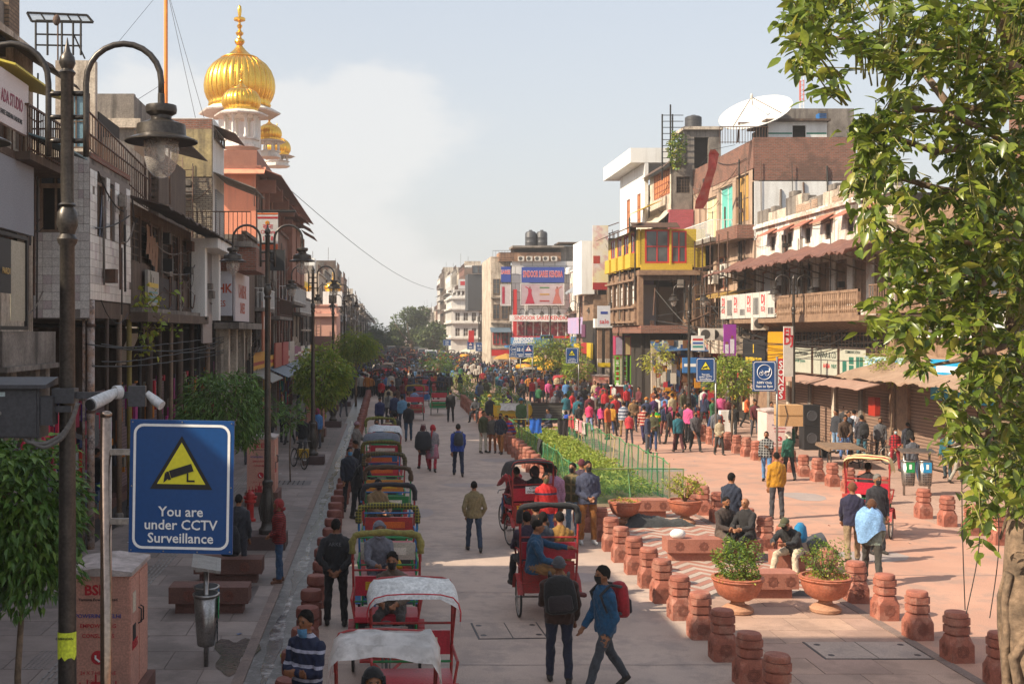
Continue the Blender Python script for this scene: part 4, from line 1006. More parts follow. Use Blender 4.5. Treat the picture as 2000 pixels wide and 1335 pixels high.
m_redst=mat('temple red stone',(.34,.15,.10),.85,c2=(.22,.09,.06),scale=1.5,amt=.8,bump=.3)
m_marb=mat('white marble',(.74,.71,.66),.5,c2=(.55,.5,.45),scale=1.4,amt=.6,streak=((.4,.33,.27),.4,4))
m_gold=mat('gilt copper',(.95,.56,.09),.30,1.0,c2=(.75,.40,.06),scale=3,amt=.6,bump=.12,bscale=22)
m_brownaw=mat('brown tarpaulin',(.17,.075,.055),.85,c2=(.11,.05,.04),scale=1.6,amt=.8,streak=((.22,.11,.08),.6,5),bump=.3,bscale=14)
m_shut=mat('rolling shutter',(.34,.22,.16),.6,.2,c2=(.22,.14,.1),scale=1.2,amt=.7,stripes=((.11,.065,.045),'Z',.12,.35))
m_ac=mat('air conditioner casing',(.62,.58,.52),.6,c2=(.4,.36,.3),scale=3,amt=.6,coords='obj');m_acf=mat('fan dark',(.06,.055,.05),.6)
m_tank=mat('black tank plastic',(.035,.035,.04),.5,c2=(.08,.08,.085),scale=3,coords='obj')
def wallgrid(fac,par,u0,u1,z0,z1,holes,m,th=.25,d=0.,name='wall'):
 us=sorted({u0,u1}|{h[0]for h in holes}|{h[1]for h in holes});zs=sorted({z0,z1}|{h[2]for h in holes}|{h[3]for h in holes})
 us=[u for u in us if u0<=u<=u1];zs=[z for z in zs if z0<=z<=z1]
 b=fac.mb()
 def ish(i,j):
  cu=(us[i]+us[i+1])/2;cz=(zs[j]+zs[j+1])/2
  return any(h[0]<cu<h[1]and h[2]<cz<h[3]for h in holes)
 for i in range(len(us)-1):
  for j in range(len(zs)-1):
   if ish(i,j):continue
   a,c,e,g=us[i],us[i+1],zs[j],zs[j+1]
   b.quad((a,d,e),(c,d,e),(c,d,g),(a,d,g))
 for h in holes:
  a,c,e,g=h[:4];q=d-th
  b.quad((a,d,e),(a,q,e),(a,q,g),(a,d,g));b.quad((c,d,e),(c,q,e),(c,q,g),(c,d,g))
  b.quad((a,d,e),(c,d,e),(c,q,e),(a,q,e));b.quad((a,d,g),(c,d,g),(c,q,g),(a,q,g))
  # edges and back
 q=d-th
 b.quad((u0,d,z0),(u0,q,z0),(u0,q,z1),(u0,d,z1));b.quad((u1,d,z0),(u1,q,z0),(u1,q,z1),(u1,d,z1));b.quad((u0,d,z1),(u1,d,z1),(u1,q,z1),(u0,q,z1));b.quad((u0,d,z0),(u1,d,z0),(u1,q,z0),(u0,q,z0))
 me=b.mesh(name);fix(me);return meshobj(name,me,m,par)
def window(fac,par,u0,u1,z0,z1,nx=2,nz=2,fm=None,gm=None,d=-.1,fr=.06,sill=None,pane=True,name='window'):
 fm=fm or m_wood;gm=gm or m_glassd
 b=fac.mb()
 b.box(u0,u0+fr,d-.03,d+.03,z0,z1);b.box(u1-fr,u1,d-.03,d+.03,z0,z1);b.box(u0+fr,u1-fr,d-.03,d+.03,z1-fr,z1);b.box(u0+fr,u1-fr,d-.03,d+.03,z0,z0+fr)
 for i in range(1,nx):u=u0+(u1-u0)*i/nx;b.box(u-fr*.35,u+fr*.35,d-.022,d+.022,z0+fr,z1-fr)
 for j in range(1,nz):z=z0+(z1-z0)*j/nz;b.box(u0+fr,u1-fr,d-.018,d+.018,z-fr*.3,z+fr*.3)
 o=b.build(name,fm,par)
 if pane:fac.mb().quad((u0+fr*.5,d-.006,z0+fr*.5),(u1-fr*.5,d-.006,z0+fr*.5),(u1-fr*.5,d-.006,z1-fr*.5),(u0+fr*.5,d-.006,z1-fr*.5)).build('pane',gm,o)
 if sill:fac.mb().box(u0-.08,u1+.08,-.02,.1,z0-.07,z0-.003).build('sill',sill,o)
 return o
def fbox(fac,par,name,m,*a):return fac.mb().box(*a).build(name,m,par)
def railing(fac,par,u0,u1,z0,z1,d,step=.15,m=None,ret=True,d0=0.,r=.012):
 b=fac.mb();n=max(2,int((u1-u0)/step))
 for i in range(n+1):u=u0+(u1-u0)*i/n;b.box(u-r,u+r,d-r,d+r,z0,z1)
 b.box(u0,u1,d-.022,d+.022,z1,z1+.04);b.box(u0,u1,d-.015,d+.015,z0+.06,z0+.09)
 if ret:
  for u in(u0,u1):
   k=max(2,int(abs(d-d0)/step))
   for i in range(k):dd=d0+(d-d0)*i/k;b.box(u-r,u+r,dd-r,dd+r,z0,z1)
   b.box(u-.02,u+.02,d0,d,z1,z1+.035)
 o=b.build('railing',m or m_iron,par);return o
def slope(fac,par,u0,u1,d0,z0_,d1,z1_,m,th=.04,n=1,wav=0.,name='awning',rag=0.,seed=1):
 """sloping roof or awning from (d0,z0) at the wall to (d1,z1) at the outer edge"""
 q=random.Random(seed);b=fac.mb();n=max(n,int(abs(u1-u0)/.25)if(wav or rag)else 1);k=6 if wav else 1;vs=[]
 for s_ in(0,th):
  for i in range(n+1):
   for j in range(k+1):
    f=j/k;u=u0+(u1-u0)*i/n;dz=wav*sin(f*PI)*(.5+.5*sin(i*.45))+(q.uniform(-rag,rag)if j==k else 0)+wav*.35*sin(i*.8+j)
    vs.append((u,d0+(d1-d0)*f,z0_+(z1_-z0_)*f-dz+s_))
 W=k+1;T=(n+1)*W;f=[]
 for i in range(n):
  for j in range(k):
   a=i*W+j;f+=[(a,a+1,a+W+1,a+W),(T+a,T+a+W,T+a+W+1,T+a+1)]
 for i in range(n):a=i*W+k;f.append((a,a+W,T+a+W,T+a));a=i*W;f.append((a,T+a,T+a+W,a+W))
 for j in range(k):f.append((j,T+j,T+j+1,j+1));a=n*W+j;f.append((a,a+1,T+a+1,T+a))
 b.add(vs,f);me=b.mesh(name);fix(me);return meshobj(name,me,m,par)
acn=[0]
def ac(label,fac,u,d,z,w=.8,h=.55,flip=False):
 t=thing('air_conditioner',label,'air conditioner',(0,0,0),group='air conditioners on the facades')
 fac.mb().box(u-w/2,u+w/2,d,d+.32,z,z+h).build('casing',m_ac,t)
 M_=fac.M@Matrix.Translation((u-w*.12,d+.322,z+h/2))@Matrix.Rotation(R(-90),4,'X')
 b=MB(M_);b.lathe([(h*.4,0),(h*.4,.006),(h*.06,.01)],16);b.build('fan_grille',m_acf,t)
 b=fac.mb();b.box(u-w/2,u-w/2+.03,d,d+.32,z-.05,z-.005);b.box(u+w/2-.03,u+w/2,d,d+.32,z-.05,z-.005);b.build('bracket',m_iron,t)
 return t
def shopsign(label,fac,u0,u1,z0,z1,d,m,lines=(),frame=None,th=.08,cat='sign',name='shop_sign'):
 """lines: (text, size, material, u centre, z centre, bold)"""
 t=thing(name,label,cat)
 fac.mb().box(u0,u1,d-th,d,z0,z1).build('board',m,t)
 if frame:
  f=.05;b=fac.mb();b.box(u0-f,u1+f,d-th-.01,d+.025,z1,z1+f);b.box(u0-f,u1+f,d-th-.01,d+.025,z0-f,z0);b.box(u0-f,u0,d-th-.01,d+.025,z0,z1);b.box(u1,u1+f,d-th-.01,d+.025,z0,z1);b.build('frame',frame,t)
 for l in lines:
  s_,sz,mm,u,z,bold=l[:6];sx=l[6]if len(l)>6 else 1.
  text(s_,sz,mm,t,M=fac.textM(u,d+.006+(l[7]if len(l)>7 else 0),z),bold=bold,sx=sx)
 return t
def panelbit(t,fac,name,m,u0,u1,z0,z1,d):return fac.mb().box(u0,u1,d,d+.006,z0,z1).build(name,m,t)
def tank(label,x,y,z,r=.55,h=1.3,m=None):
 t=thing('water_tank',label,'water tank',(x,y,z))
 MB().lathe([(r,0),(r,h*.25),(r*1.03,h*.27),(r,h*.29),(r,h*.55),(r*1.03,h*.57),(r,h*.59),(r,h*.82),(r*.8,h*.92),(r*.3,h*.97)],20).build('shell',m or m_tank,t,'auto')
 MB().lathe([(r*.3,h*.97),(r*.3,h*1.03),(r*.1,h*1.04)],14).build('lid',m or m_tank,t,'auto');return t
def crates(par,fac,u0,u1,d0,d1,z0,z1,n,seed,pal,name='hanging_goods'):
 q=random.Random(seed)
 for c_ in pal:
  b=fac.mb()
  for _ in range(max(1,n//len(pal))):
   u=q.uniform(u0,u1);z=q.uniform(z0,z1);d=q.uniform(d0,d1);w_=q.uniform(.1,.35);h_=q.uniform(.15,.7);b.box(u,min(u1,u+w_),d,d+.06,z,min(z1,z+h_))
  b.build(name,paint(c_,.8),par)['kind']='stuff'
def genbuilding(label,fac,u0,u1,H,wallm,seed,storeys=None,depth=8.,shop=2.9,accent=None,roofline=True,goods=True,signs=True,backz=0.):
 q=random.Random(seed)
 t=thing('shop_house',label,'building',tuple(fac.M@Vector(((u0+u1)/2,0,0))))
 # children are built in world space, so the root keeps its place through an inverse offset
 inv=t.location.copy();t.location=(0,0,0)
 W=u1-u0;n=storeys or max(2,int((H-shop)/3.0));sh=(H-shop-.9)/n
 holes=[];wins=[]
 cols_=max(2,int(W/1.7))
 for i in range(n):
  z=shop+.35+i*sh;style=q.random();cw=W/cols_
  for k in range(cols_):
   a=u0+cw*k;ww=cw*q.choice([.45,.55,.7]);zz0=z+sh*.28 if style<.5 else z+.08;zz1=z+sh*.82
   h=(a+(cw-ww)/2,a+(cw+ww)/2,zz0,zz1);holes.append(h);wins.append(h)
 holes.append((u0+.2,u1-.2,0.0,shop-.35))
 wallgrid(fac,t,u0,u1,0,H,holes,wallm)
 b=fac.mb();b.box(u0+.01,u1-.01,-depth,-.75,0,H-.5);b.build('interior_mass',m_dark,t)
 sm=q.choice([m_conc,m_plast,wallm])
 for a in(u0,u1-.22):fbox(fac,t,'side_wall',sm,a,a+.22,-depth,-.255,0,H)
 s_=fac.mb();s_.box(u0+.23,u1-.23,-depth,-.26,H-.6,H-.35);s_.build('roof',m_conc,t)
 fm=q.choice([m_wood,m_woodl,m_clean,m_ironb,m_woodr])
 for h in wins:
  window(fac,t,*h,nx=q.choice([1,2,2,3]),nz=q.choice([1,2,3]),fm=fm,d=-.14,fr=.05,gm=q.choice([m_glassd,m_glassd,m_dark,m_wood,paint('#8a8a80')]))
 for i in range(1,n):
  z=shop+.2+i*sh
  r_=q.random()
  if r_<.45:
   fbox(fac,t,'balcony_slab',m_conc,u0+.1,u1-.1,.0,.9,z-.08,z+.08);railing(fac,t,u0+.15,u1-.15,z+.08,z+.95,.86,.2,m=q.choice([m_iron,m_clean,m_wood]))
  elif r_<.75:slope(fac,t,u0+.1,u1-.1,0,z+.2,.7,z-.12,q.choice([m_brownaw,m_conc,m_iron,paint('#5a6a78')]),name='sunshade')
  else:fbox(fac,t,'string_course',m_plast,u0,u1,.0,.14,z-.06,z+.06)
 fbox(fac,t,'fascia',q.choice([m_wood,m_conc,m_plast]),u0,u1,.0,.3,shop-.3,shop+.1)
 slope(fac,t,u0,u1,.3,shop,1.3,shop-.45,q.choice([m_brownaw,paint('#7a7468'),paint('#3f5568'),m_iron]),name='shop_awning')
 if signs:
  pal=['#b02020','#d8d4c8','#1d3f8c','#d8a020','#c8c8c0','#7a2060','#e0dcd0','#208060']
  nb=max(1,int(W/3))
  for k in range(nb):
   a=u0+W*k/nb+.15;e=u0+W*(k+1)/nb-.15;c_=q.choice(pal)
   s=fbox(fac,t,'sign_board',paint(c_),a,e,.32,.38,shop+.12,shop+.12+q.uniform(.5,.9))
   c2_='#e8e4d8' if c_ in('#b02020','#1d3f8c','#7a2060','#208060')else '#a01818'
   fac.mb().box(a+.2,e-.2,.381,.386,shop+.3,shop+.46).build('printed_line',paint(c2_),s)
 if u0<200:clutter(t,fac,u0+.3,u1-.3,shop,H,int(W*1.6),seed)
 if goods:
  crates(t,fac,u0+.3,u1-.4,-.6,-.05,.2,shop-.5,int(W*8),seed,q.sample(['#b83050','#d8b060','#385a9a','#c8c0b0','#50306a','#c05020','#207a70','#d0a0b0'],5))
 fbox(fac,t,'parapet',wallm,u0,u1,-.1,.12,H,H+.15)
 if roofline:
  for k in range(q.randint(1,3)):
   a=q.uniform(u0+.5,u1-1.5);ww=q.uniform(.8,2.2);hh=q.uniform(.5,2.2);fbox(fac,t,'roof_room',q.choice([m_conc,m_plast,m_clean,wallm]),a,min(u1-.1,a+ww),-q.uniform(2.5,5),-.6,H-.36,H+hh)
  b=fac.mb();a=q.uniform(u0+.5,u1-.5);b.box(a,a+.05,-1.5,-1.45,H-.3,H+q.uniform(2,4));b.build('antenna',m_iron,t)
  railing(fac,t,u0+.2,u0+W*.6,H+.15,H+.9,-.05,.25,ret=False)
 return t
def ladder(fac,par,u,d,z0,z1,w=.45,m=None,name='ladder',lean=0.):
 b=fac.mb();n=int((z1-z0)/.33)
 for s_ in(0,w):b.tube([(u+s_,d,z0),(u+s_,d-lean,z1)],.025,5)
 for k in range(n+1):f=(k+.5)/(n+1);b.tube([(u,d-lean*f,z0+(z1-z0)*f),(u+w,d-lean*f,z0+(z1-z0)*f)],.016,5)
 return b.build(name,m or m_woodl,par)
def clutter(par,fac,u0,u1,z0,z1,n,seed):
 """drain pipes, clipped cables and small boxes that run over a facade"""
 q=random.Random(seed);ms=[m_iron,m_ironb,m_conc];bs=[fac.mb()for _ in ms];k=0
 for _ in range(n):
  b=bs[q.randrange(3)];u=q.uniform(u0,u1);d=q.uniform(.03,.12);r=q.random()
  if r<.4:a=q.uniform(z0,z0+(z1-z0)*.3);b.tube([(u,d,a),(u+q.uniform(-.1,.1),d,q.uniform(a+1.5,z1))],q.choice([.02,.03,.05]),5,False)
  elif r<.8:
   e=min(u1,u+q.uniform(1.5,6));a=q.uniform(z0,z1);c=a+q.uniform(-.7,.7);sg=q.uniform(.05,.4);b.tube([(u+(e-u)*i/6,d+.05,a+(c-a)*i/6-sg*4*(i/6)*(1-i/6))for i in range(7)],q.choice([.012,.02]),4,False)
  else:b.box(u,u+q.uniform(.15,.5),.02,q.uniform(.12,.3),(a:=q.uniform(z0,z1)),a+q.uniform(.2,.5))
 for b,m in zip(bs,ms):
  if b.V:b.build('pipes_and_cables',m,par)['kind']='stuff'
  # ---------------------------------------------------------------- left row
  # unseen blocks beside the camera, sized for their shadow; only the far end shows
f=FL(-7.7)
t=thing('corner_building','grey and cream studio building at the left edge with projecting signs and tin roof','building')
fbox(f,t,'wall',m_conc,-12,8.2,-9,0,0,9.4)  # unseen; height set to shade the near lamp
fbox(f,t,'unseen_shade_block',m_conc,8.21,11.3,-9,0,0,15)  # unseen tall block added to throw the near shadow across the median
fbox(f,t,'lower_wall',m_conc,11.31,15,-9,0,0,10.4)  # unseen, as is the next; heights set by where their shadow ends
fbox(f,t,'lower_wall',m_conc,15.01,19.0,-9,0,0,10.2)
fbox(f,t,'unseen_gap_wall',m_conc,19.01,21.19,-9,-.3,0,4.6)  # unseen low gap shaped to let a strip of sun onto the lane
wallgrid(f,t,21.2,25.2,2.9,11.0,[(22.9,23.7,8.6,9.9),(24.0,24.9,8.6,9.9),(22.6,24.9,6.2,8.0)],m_plast)
fbox(f,t,'dark_rooms',m_dark,21.3,25.1,-6,-.5,0,10.4)
window(f,t,22.9,23.7,8.6,9.9,1,3,m_woodl,m_wood);window(f,t,24.0,24.9,8.6,9.9,1,3,m_woodl,m_wood)
slope(f,t,21.2,25.3,-.1,10.75,1.0,10.1,m_wood,rag=.04,name='tin_roof',seed=3)
slope(f,t,21.2,24.6,.0,9.95,.9,9.7,mat('yellow frame',(.6,.5,.06),.6),name='yellow_canopy')
fbox(f,t,'upper_storey',m_conc,21.2,24.2,-3,-.3,11.05,11.7)
fbox(f,t,'brick_pier',brickm('brick pier',(.3,.2,.12),(.2,.13,.08),(.1,.08,.06),'YZ'),24.2,24.9,-2,-.2,11.05,12.0)
# balcony with rails
fbox(f,t,'balcony_slab',m_wood,22.4,25.2,0,.8,8.15,8.3)
railing(f,t,22.4,25.15,8.3,9.2,.75,.14)
# grey sheet panel, stone ledge, pillars
fbox(f,t,'grey_sheet_panel',mat('grey sheet',(.25,.26,.29),.7,c2=(.2,.2,.22),scale=1),20.9,23.62,.4,.5,6.75,8.15)
fbox(f,t,'panel_frame',m_wood,20.9,23.7,.38,.52,8.15,8.3)
fbox(f,t,'stone_ledge',m_conc,20.9,24.3,0,.75,4.15,4.8)
fbox(f,t,'ledge_cornice',m_conc,20.9,24.4,.0,.85,4.05,4.149)
for y in(21.9,23.4,24.1):fbox(f,t,'pillar',m_conc,y,y+.3,.2,.6,0,4.05)
slope(f,t,22.5,24.6,.5,8.72,1.35,8.45,mat('corrugated teal',(.12,.2,.22),.6,c2=(.06,.06,.06)),name='small_canopy')
s=shopsign('white slanting ADA STUDIO sign at the top left edge',FL(-7.0),20.7,22.62,8.62,9.62,0,mat('sign offwhite',(.62,.55,.53),.6,c2=(.5,.43,.42),scale=1.2),[('ADA STUDIO',.34,mat('maroon ink',(.25,.02,.06),.6),21.62,9.12,.012,.62),('OF SHREE KRISHNA FASHIONS',.13,m_black,21.5,8.82,.01,.8)])
s=thing('framed_board','dark framed vertical notice board at the left edge under the grey panel','sign')
ff=FL(-6.9)
b=ff.mb();b.box(20.5,22.3,-.06,.0,6.55,6.62);b.box(20.5,22.3,-.06,0,4.83,4.9);b.box(22.22,22.3,-.06,0,4.9,6.55);b.build('frame',m_ironb,s)
ff.mb().box(20.5,21.35,-.05,-.03,5.5,6.5).build('black_panel',m_black,s)
text('PARDI',.16,mat('gilt ink',(.5,.32,.08),.5),s,M=ff.textM(21.0,0,5.9),bold=.01)
ff.mb().box(21.35,22.2,-.05,-.035,5.0,6.5).build('poster',paint('#a8a08c'),s)
# roof steel frame seen against the sky
t=thing('roof_frame','open black steel roof frame with glazed canopy on the roof at upper left','roof frame')
Yr=27.0
def P2(px,py,Y=Yr):return AT(px,py,Y)
b=MB()
for x in(70,93,121,143,158):b.tube([P2(x,45 if x>60 else 30),P2(x,108)],.028,5)
for yy in(40,67,88):b.tube([P2(70,yy),P2(160,yy+2)],.022,5)
b.tube([P2(53,25),P2(170,30)],.03,5);b.tube([P2(53,25),P2(62,42)],.03,5);b.tube([P2(62,42),P2(182,44)],.03,5);b.tube([P2(170,30),P2(182,44)],.03,5)
for x in(80,105,130,150):b.tube([P2(x,27),P2(x+10,43)],.02,5)
b.tube([P2(145,70),P2(166,115)],.02,5);b.build('steel_frame',m_ironb,t)
b=MB();v=[P2(56,26),P2(170,30),P2(181,43),P2(63,41)];b.quad(*v);b.build('canopy_sheet',mat('pale sheet',(.35,.38,.4),.4,alpha=.5),t)
t=thing('dish_antenna','small dark dish antenna on a pole inside the roof frame','satellite dish',tuple(P2(113,92,26.6)))
MB().tube([(0,0,-.3),(0,0,.55)],.02,6).build('pole',m_iron,t);MB().ell((-.03,0,.62),(.09,.05,.13),10,8).build('dish',m_iron,t,True)
# white tiled house
m_tile=[mat('white glazed tile %d'%i,c,.28,c2=tuple(x*.82 for x in c),scale=6,amt=.4,spec=.6)for i,c in enumerate([(.62,.58,.54),(.56,.51,.48),(.66,.62,.58),(.50,.42,.42)])]
t=thing('tiled_house','white tiled house front with empty dark window above the nearest shops on the left','building')
fc=FC(25.3);fs=FL(-6.49)
x0,x1=-7.72,-6.49
wallgrid(fc,t,x0,x1-.01,5.08,8.62,[(-7.6,-6.9,6.98,8.45)],mat('tile backing',(.2,.17,.15),.9),th=.2)
wallgrid(fs,t,25.3,29.35,5.5,8.5,[(26.0,26.75,6.95,8.35),(27.2,27.6,6.95,8.3),(28.1,28.8,6.95,8.2)],mat('tile backing',(.2,.17,.15),.9),th=.2)
fbox(fs,t,'back_rooms',m_dark,25.6,29.3,-4,-.5,5.2,8.3)
fbox(fs,t,'floor_edge',m_wood,25.31,29.35,-1.3,-.02,5.1,5.48)
fbox(fs,t,'roof_slab',m_conc,25.35,29.3,-4,-.02,8.5,8.62)
def tiles(fac,u0,u1,z0,z1,w_,h_,skip=(),seed=1):
 q=random.Random(seed);mes=[]
 for m in m_tile:me=MB(Matrix(((fac.u.x,fac.n.x,0,0),(fac.u.y,fac.n.y,0,0),(0,0,1,0),(0,0,0,1)))).box(.004,w_-.004,0,.012,.004,h_-.004).mesh('tile');fix(me);me.materials.append(m);mes.append(me)
 z=z0
 while z<z1-h_*.5:
  u=u0
  while u<u1-w_*.5:
   if not any(a<u+w_/2<c and e<z+h_/2<g for a,c,e,g in skip)and q.random()>.012:
    meshobj('tile',q.choices(mes,(5,3,4,1))[0],None,t,tuple(fac.M@Vector((u,q.uniform(.001,.004),z))))
   u+=w_
  z+=h_
tiles(fc,x0,x1,5.1,6.97,.205,.187,[(-7.15,-6.6,5.0,5.25)],2)
tiles(fc,-6.86,x1,6.97,8.6,.123,.187,[],3)
tiles(fs,25.31,29.35,5.51,6.94,.202,.179,seed=4)
for a,c in((25.31,25.98),(26.8,27.15),(27.65,28.05),(28.85,29.3)):tiles(fs,a,c,6.95,8.4,.11 if c-a<.6 else.2,.179,seed=5)
window(fc,t,-7.6,-6.9,6.98,8.45,2,1,m_woodl,m_dark,d=-.08,pane=False)
fc.mb().box(-7.6,-6.9,-.06,-.02,7.95,8.05).build('transom',m_woodl,t)
fc.mb().box(-7.55,-7.3,-.03,-.01,8.05,8.4).build('pane',m_glassd,t);fc.mb().box(-7.2,-6.95,-.03,-.01,8.05,8.4).build('pane',m_glassd,t)
for a,c in((26.0,26.75),(27.2,27.6),(28.1,28.8)):window(fs,t,a,c,6.95,8.2,2,1,m_woodl,m_dark,d=-.08,pane=False)
for u in(26.3,26.55):fs.mb().tube([(u,-.03,6.97),(u+.35,-.03,8.2)],.025,4).build('broken_slat',mat('blue grey slat',(.17,.19,.24),.7),t)
fbox(fs,t,'brick_course',m_brY,25.32,29.3,-.6,.02,8.625,8.75)
# rusted post
t=thing('rusted_column','tall white and orange rusted iron column under the corner of the tiled house','column',(-6.5,25.45,0))
MB().tube([(0,0,0),(0,0,5.5)],.085,10).build('shaft',mat('rust white',(.42,.36,.33),.7,c2=(.30,.12,.03),scale=4,amt=.9,c3=(.05,.035,.03),scale3=7,amt3=.8,bump=.4),t,True)
MB().tube([(-.16,.02,0),(-.16,.02,5.2)],.035,8).build('drain_pipe',MATS['rust white'],t,True)
for z in(1.2,3,4.9):MB().lathe([(.1,z),(.11,z+.03),(.1,z+.07)],10).build('collar',m_iron,t)
# shop level under the tiled and shuttered houses: dark arcade with goods
t=thing('shop_arcade','dark open shops with hanging clothes under the left houses','shop')
fa=FL(-6.6)
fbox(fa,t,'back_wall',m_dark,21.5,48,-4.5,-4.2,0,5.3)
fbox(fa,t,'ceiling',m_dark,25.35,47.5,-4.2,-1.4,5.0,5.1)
fbox(fa,t,'shop_floor',m_bench,21.5,48,-4.2,-.8,0,.25)
fbox(fa,t,'mezzanine',m_wood,21.6,25.2,-3.5,-1.3,3.0,3.12)
for k,y in enumerate((28.6,32.5,36.8,41.5,45.5)):fbox(fa,t,'party_wall',m_wood,y,y+.2,-4,-.9,.26,4.9)
for k,y in enumerate((30.7,34.4,38.9)):
 fbox(fa,t,'rolling_shutter',mat('shutter pinkish',(.26,.17,.18),.6,c2=(.15,.1,.11),stripes=((.15,.1,.1),'Z',.1,.4)),y-1.4,y+1.2,-1.2,-1.1,.26,3.2)
crates(t,fa,21.8,28.3,-1.2,-.2,1.3,3.1,90,5,['#8a1838','#c02848','#4a2a6a','#c8c4bc','#d0402a','#203060','#7a6a8a'],'hanging_clothes')
crates(t,fa,29.5,46,-.7,-.1,.9,3.4,110,6,['#b01830','#a8307a','#c87818','#282830','#8a8070'],'hanging_clothes')
crates(t,fa,22,28.3,-1.2,-.2,.3,1.0,40,8,['#6a3050','#7a8a9a','#a07050','#3a4a6a'],'folded_goods')
fa.mb().add([(30.3,-.5,3.9),(31.6,-.5,3.9),(31.75,-.15,4.75),(30.45,-.15,4.75)],[(0,1,2,3)]).build('tilted_poster',paint('#a89a88'),t)
fa.mb().add([(30.55,-.49,4.0),(31.4,-.49,4.0),(31.5,-.2,4.65),(30.65,-.2,4.65)],[(0,1,2,3)]).build('poster_print',paint('#7a2a22'),t)
text('CJ',.8,paint('#8a8a88'),t,M=FC(27.2).textM(-7.1,0,2.5),bold=.03)
# leaning posts of the arcade
for i,(y,m,r,lean)in enumerate(((27.0,m_wood,.05,.1),(28.4,m_woodl,.07,0),(29.6,mat('yellow green post',(.28,.2,.04),.7,c2=(.1,.07,.04),scale=3),.07,-.08),(30.6,m_ironb,.05,.15),(31.9,m_wood,.1,.1),(33.6,m_wood,.08,-.15),(35.2,m_woodl,.07,.05),(36.8,m_wood,.11,0),(38.9,m_wood,.09,.1),(40.6,m_ironb,.06,-.06),(42.5,m_woodl,.1,0),(44.8,m_wood,.1,.1))):
 t2=thing('arcade_post','weathered post holding up the left arcade, %s from the rusted column'%nth(i),'post',(-6.55,y,0),group='posts of the left arcade')
 MB().tube([(0,0,0),(0,lean,2.6),(0,lean*1.4,5.2)],r,7).build('shaft',m,t2,True)
 MB().lathe([(r*1.5,0),(r*1.5,.3),(r*1.2,.34)],8).build('foot',m_conc,t2)
 # shuttered wooden house
t=thing('wooden_house','dark wooden house with barred windows and long drooping roof on the left','building')
f=FL(-6.5)
hw_=[(29.55,30.6,6.6,7.85),(30.75,31.9,6.6,7.85),(32.1,33.2,6.3,7.8),(33.6,34.9,6.5,7.8),(35.2,36.5,6.5,7.8),(36.9,38.2,6.4,7.8)]
wallgrid(f,t,29.4,38.6,5.3,8.1,hw_,m_wood,th=.15)
for k,h in enumerate(hw_):
 window(f,t,*h,nx=1 if k%2 else 2,nz=6,fm=m_wood,gm=m_dark,d=-.06,fr=.05)
fbox(f,t,'dark_rooms',m_dark,29.45,38.5,-4,-.5,5.4,8.0)
for k in range(22):f.mb().box(32.3+k*.17,32.3+k*.17+.1,.0,.05,5.45,6.35).build('corrugated_strip',mat('dark tin',(.06,.055,.06),.6,.3,c2=(.12,.09,.07),scale=2),t)
slope(f,t,29.3,43.5,-.3,8.35,1.0,7.95,mat('dark tar roof',(.05,.035,.03),.85,c2=(.1,.06,.045),scale=2,bump=.4),name='drooping_roof',rag=.04,wav=.03)
fbox(f,t,'cornice',m_wood,29.4,39.5,.0,.45,5.05,5.3)
fbox(f,t,'cornice_upper',m_conc,29.4,39.5,.0,.3,5.301,5.42)
for k in range(4):
 c_=thing('hanging_cloth','beige cloth hanging from the drooping roof, %s from the tiled house'%nth(k),'cloth',(-6.38,30.8+k*.38,7.3-k*.12),group='cloths under the drooping roof')
 b=MB();vs=[];
 for i in range(5):
  for j in range(5):vs.append((.02*sin(i*1.7+j),i*.1,.35-j*.2+.03*sin(i+k)))
 b.add(vs,[(i*5+j,i*5+j+1,(i+1)*5+j+1,(i+1)*5+j)for i in range(4)for j in range(4)]);b.build('cloth_sheet',paint('#8a6850',.9),c_,True)
s=shopsign('yellow and white company board on the wooden house front',FL(-6.4),30.8,32.3,5.5,6.45,.06,paint('#9a958c'),frame=None)
panelbit(s,FL(-6.4),'yellow_band',paint('#c8a820'),30.85,32.2,6.0,6.12,.061);
for k,(u,h)in enumerate(((31.1,.3),(31.25,.22),(31.5,.15))):panelbit(s,FL(-6.4),'tower_print',paint('#5a5a4a'),u,u+.06,6.12,6.12+h,.062)
for k in range(3):panelbit(s,FL(-6.4),'text_line',paint('#4a8a90'),31.0,32.1,5.6+k*.12,5.65+k*.12,.062)
# white framed shopfront and the frontal saree sign
t=thing('framed_shopfront','pale framed glass shopfront between wooden house and saree sign','building')
fbox(f,t,'pillar',m_clean,38.7,39.2,0,.45,5.2,7.9);fbox(f,t,'pillar',m_clean,41.9,42.4,0,.45,5.2,7.9)
fbox(f,t,'lintel',m_clean,38.6,43.6,.0,.9,7.6,7.93);fbox(f,t,'grey_glass',mat('grey film',(.18,.16,.16),.4),39.21,41.89,.1,.2,5.2,7.6)
fbox(f,t,'lower_panel',mat('fawn sheet',(.3,.25,.23),.6),38.9,40.9,.3,.36,4.4,5.4)
fbox(f,t,'mass',m_conc,38.7,47.5,-5,-.1,5.11,7.9)
m_signw=mat('sign cloth white',(.62,.62,.66),.7,c2=(.5,.48,.52),scale=2)
m_ored=mat('orange red ink',(.45,.06,.015),.6)
s=shopsign('white frontal sign reading ISHK REES at the corner of the saree shop',FC(43.9),-6.75,-5.82,5.4,7.15,.05,m_signw,[('ISHK',.47,m_ored,-6.25,6.42,.03,.85),('REES',.33,m_ored,-6.35,5.85,.01,.85)])
s=shopsign('white side sign reading KANISHK SAREES facing the street',FL(-5.78),44.1,48.6,5.2,7.1,.05,mat('sign cloth pink white',(.6,.54,.55),.7),[('KANISHK',.75,m_ored,46.3,6.35,.01,.8),('SAREES',.6,m_ored,46.3,5.7,.01,.8)])
t=thing('saree_shop','brown stone saree shop front under the KANISHK sign','building')
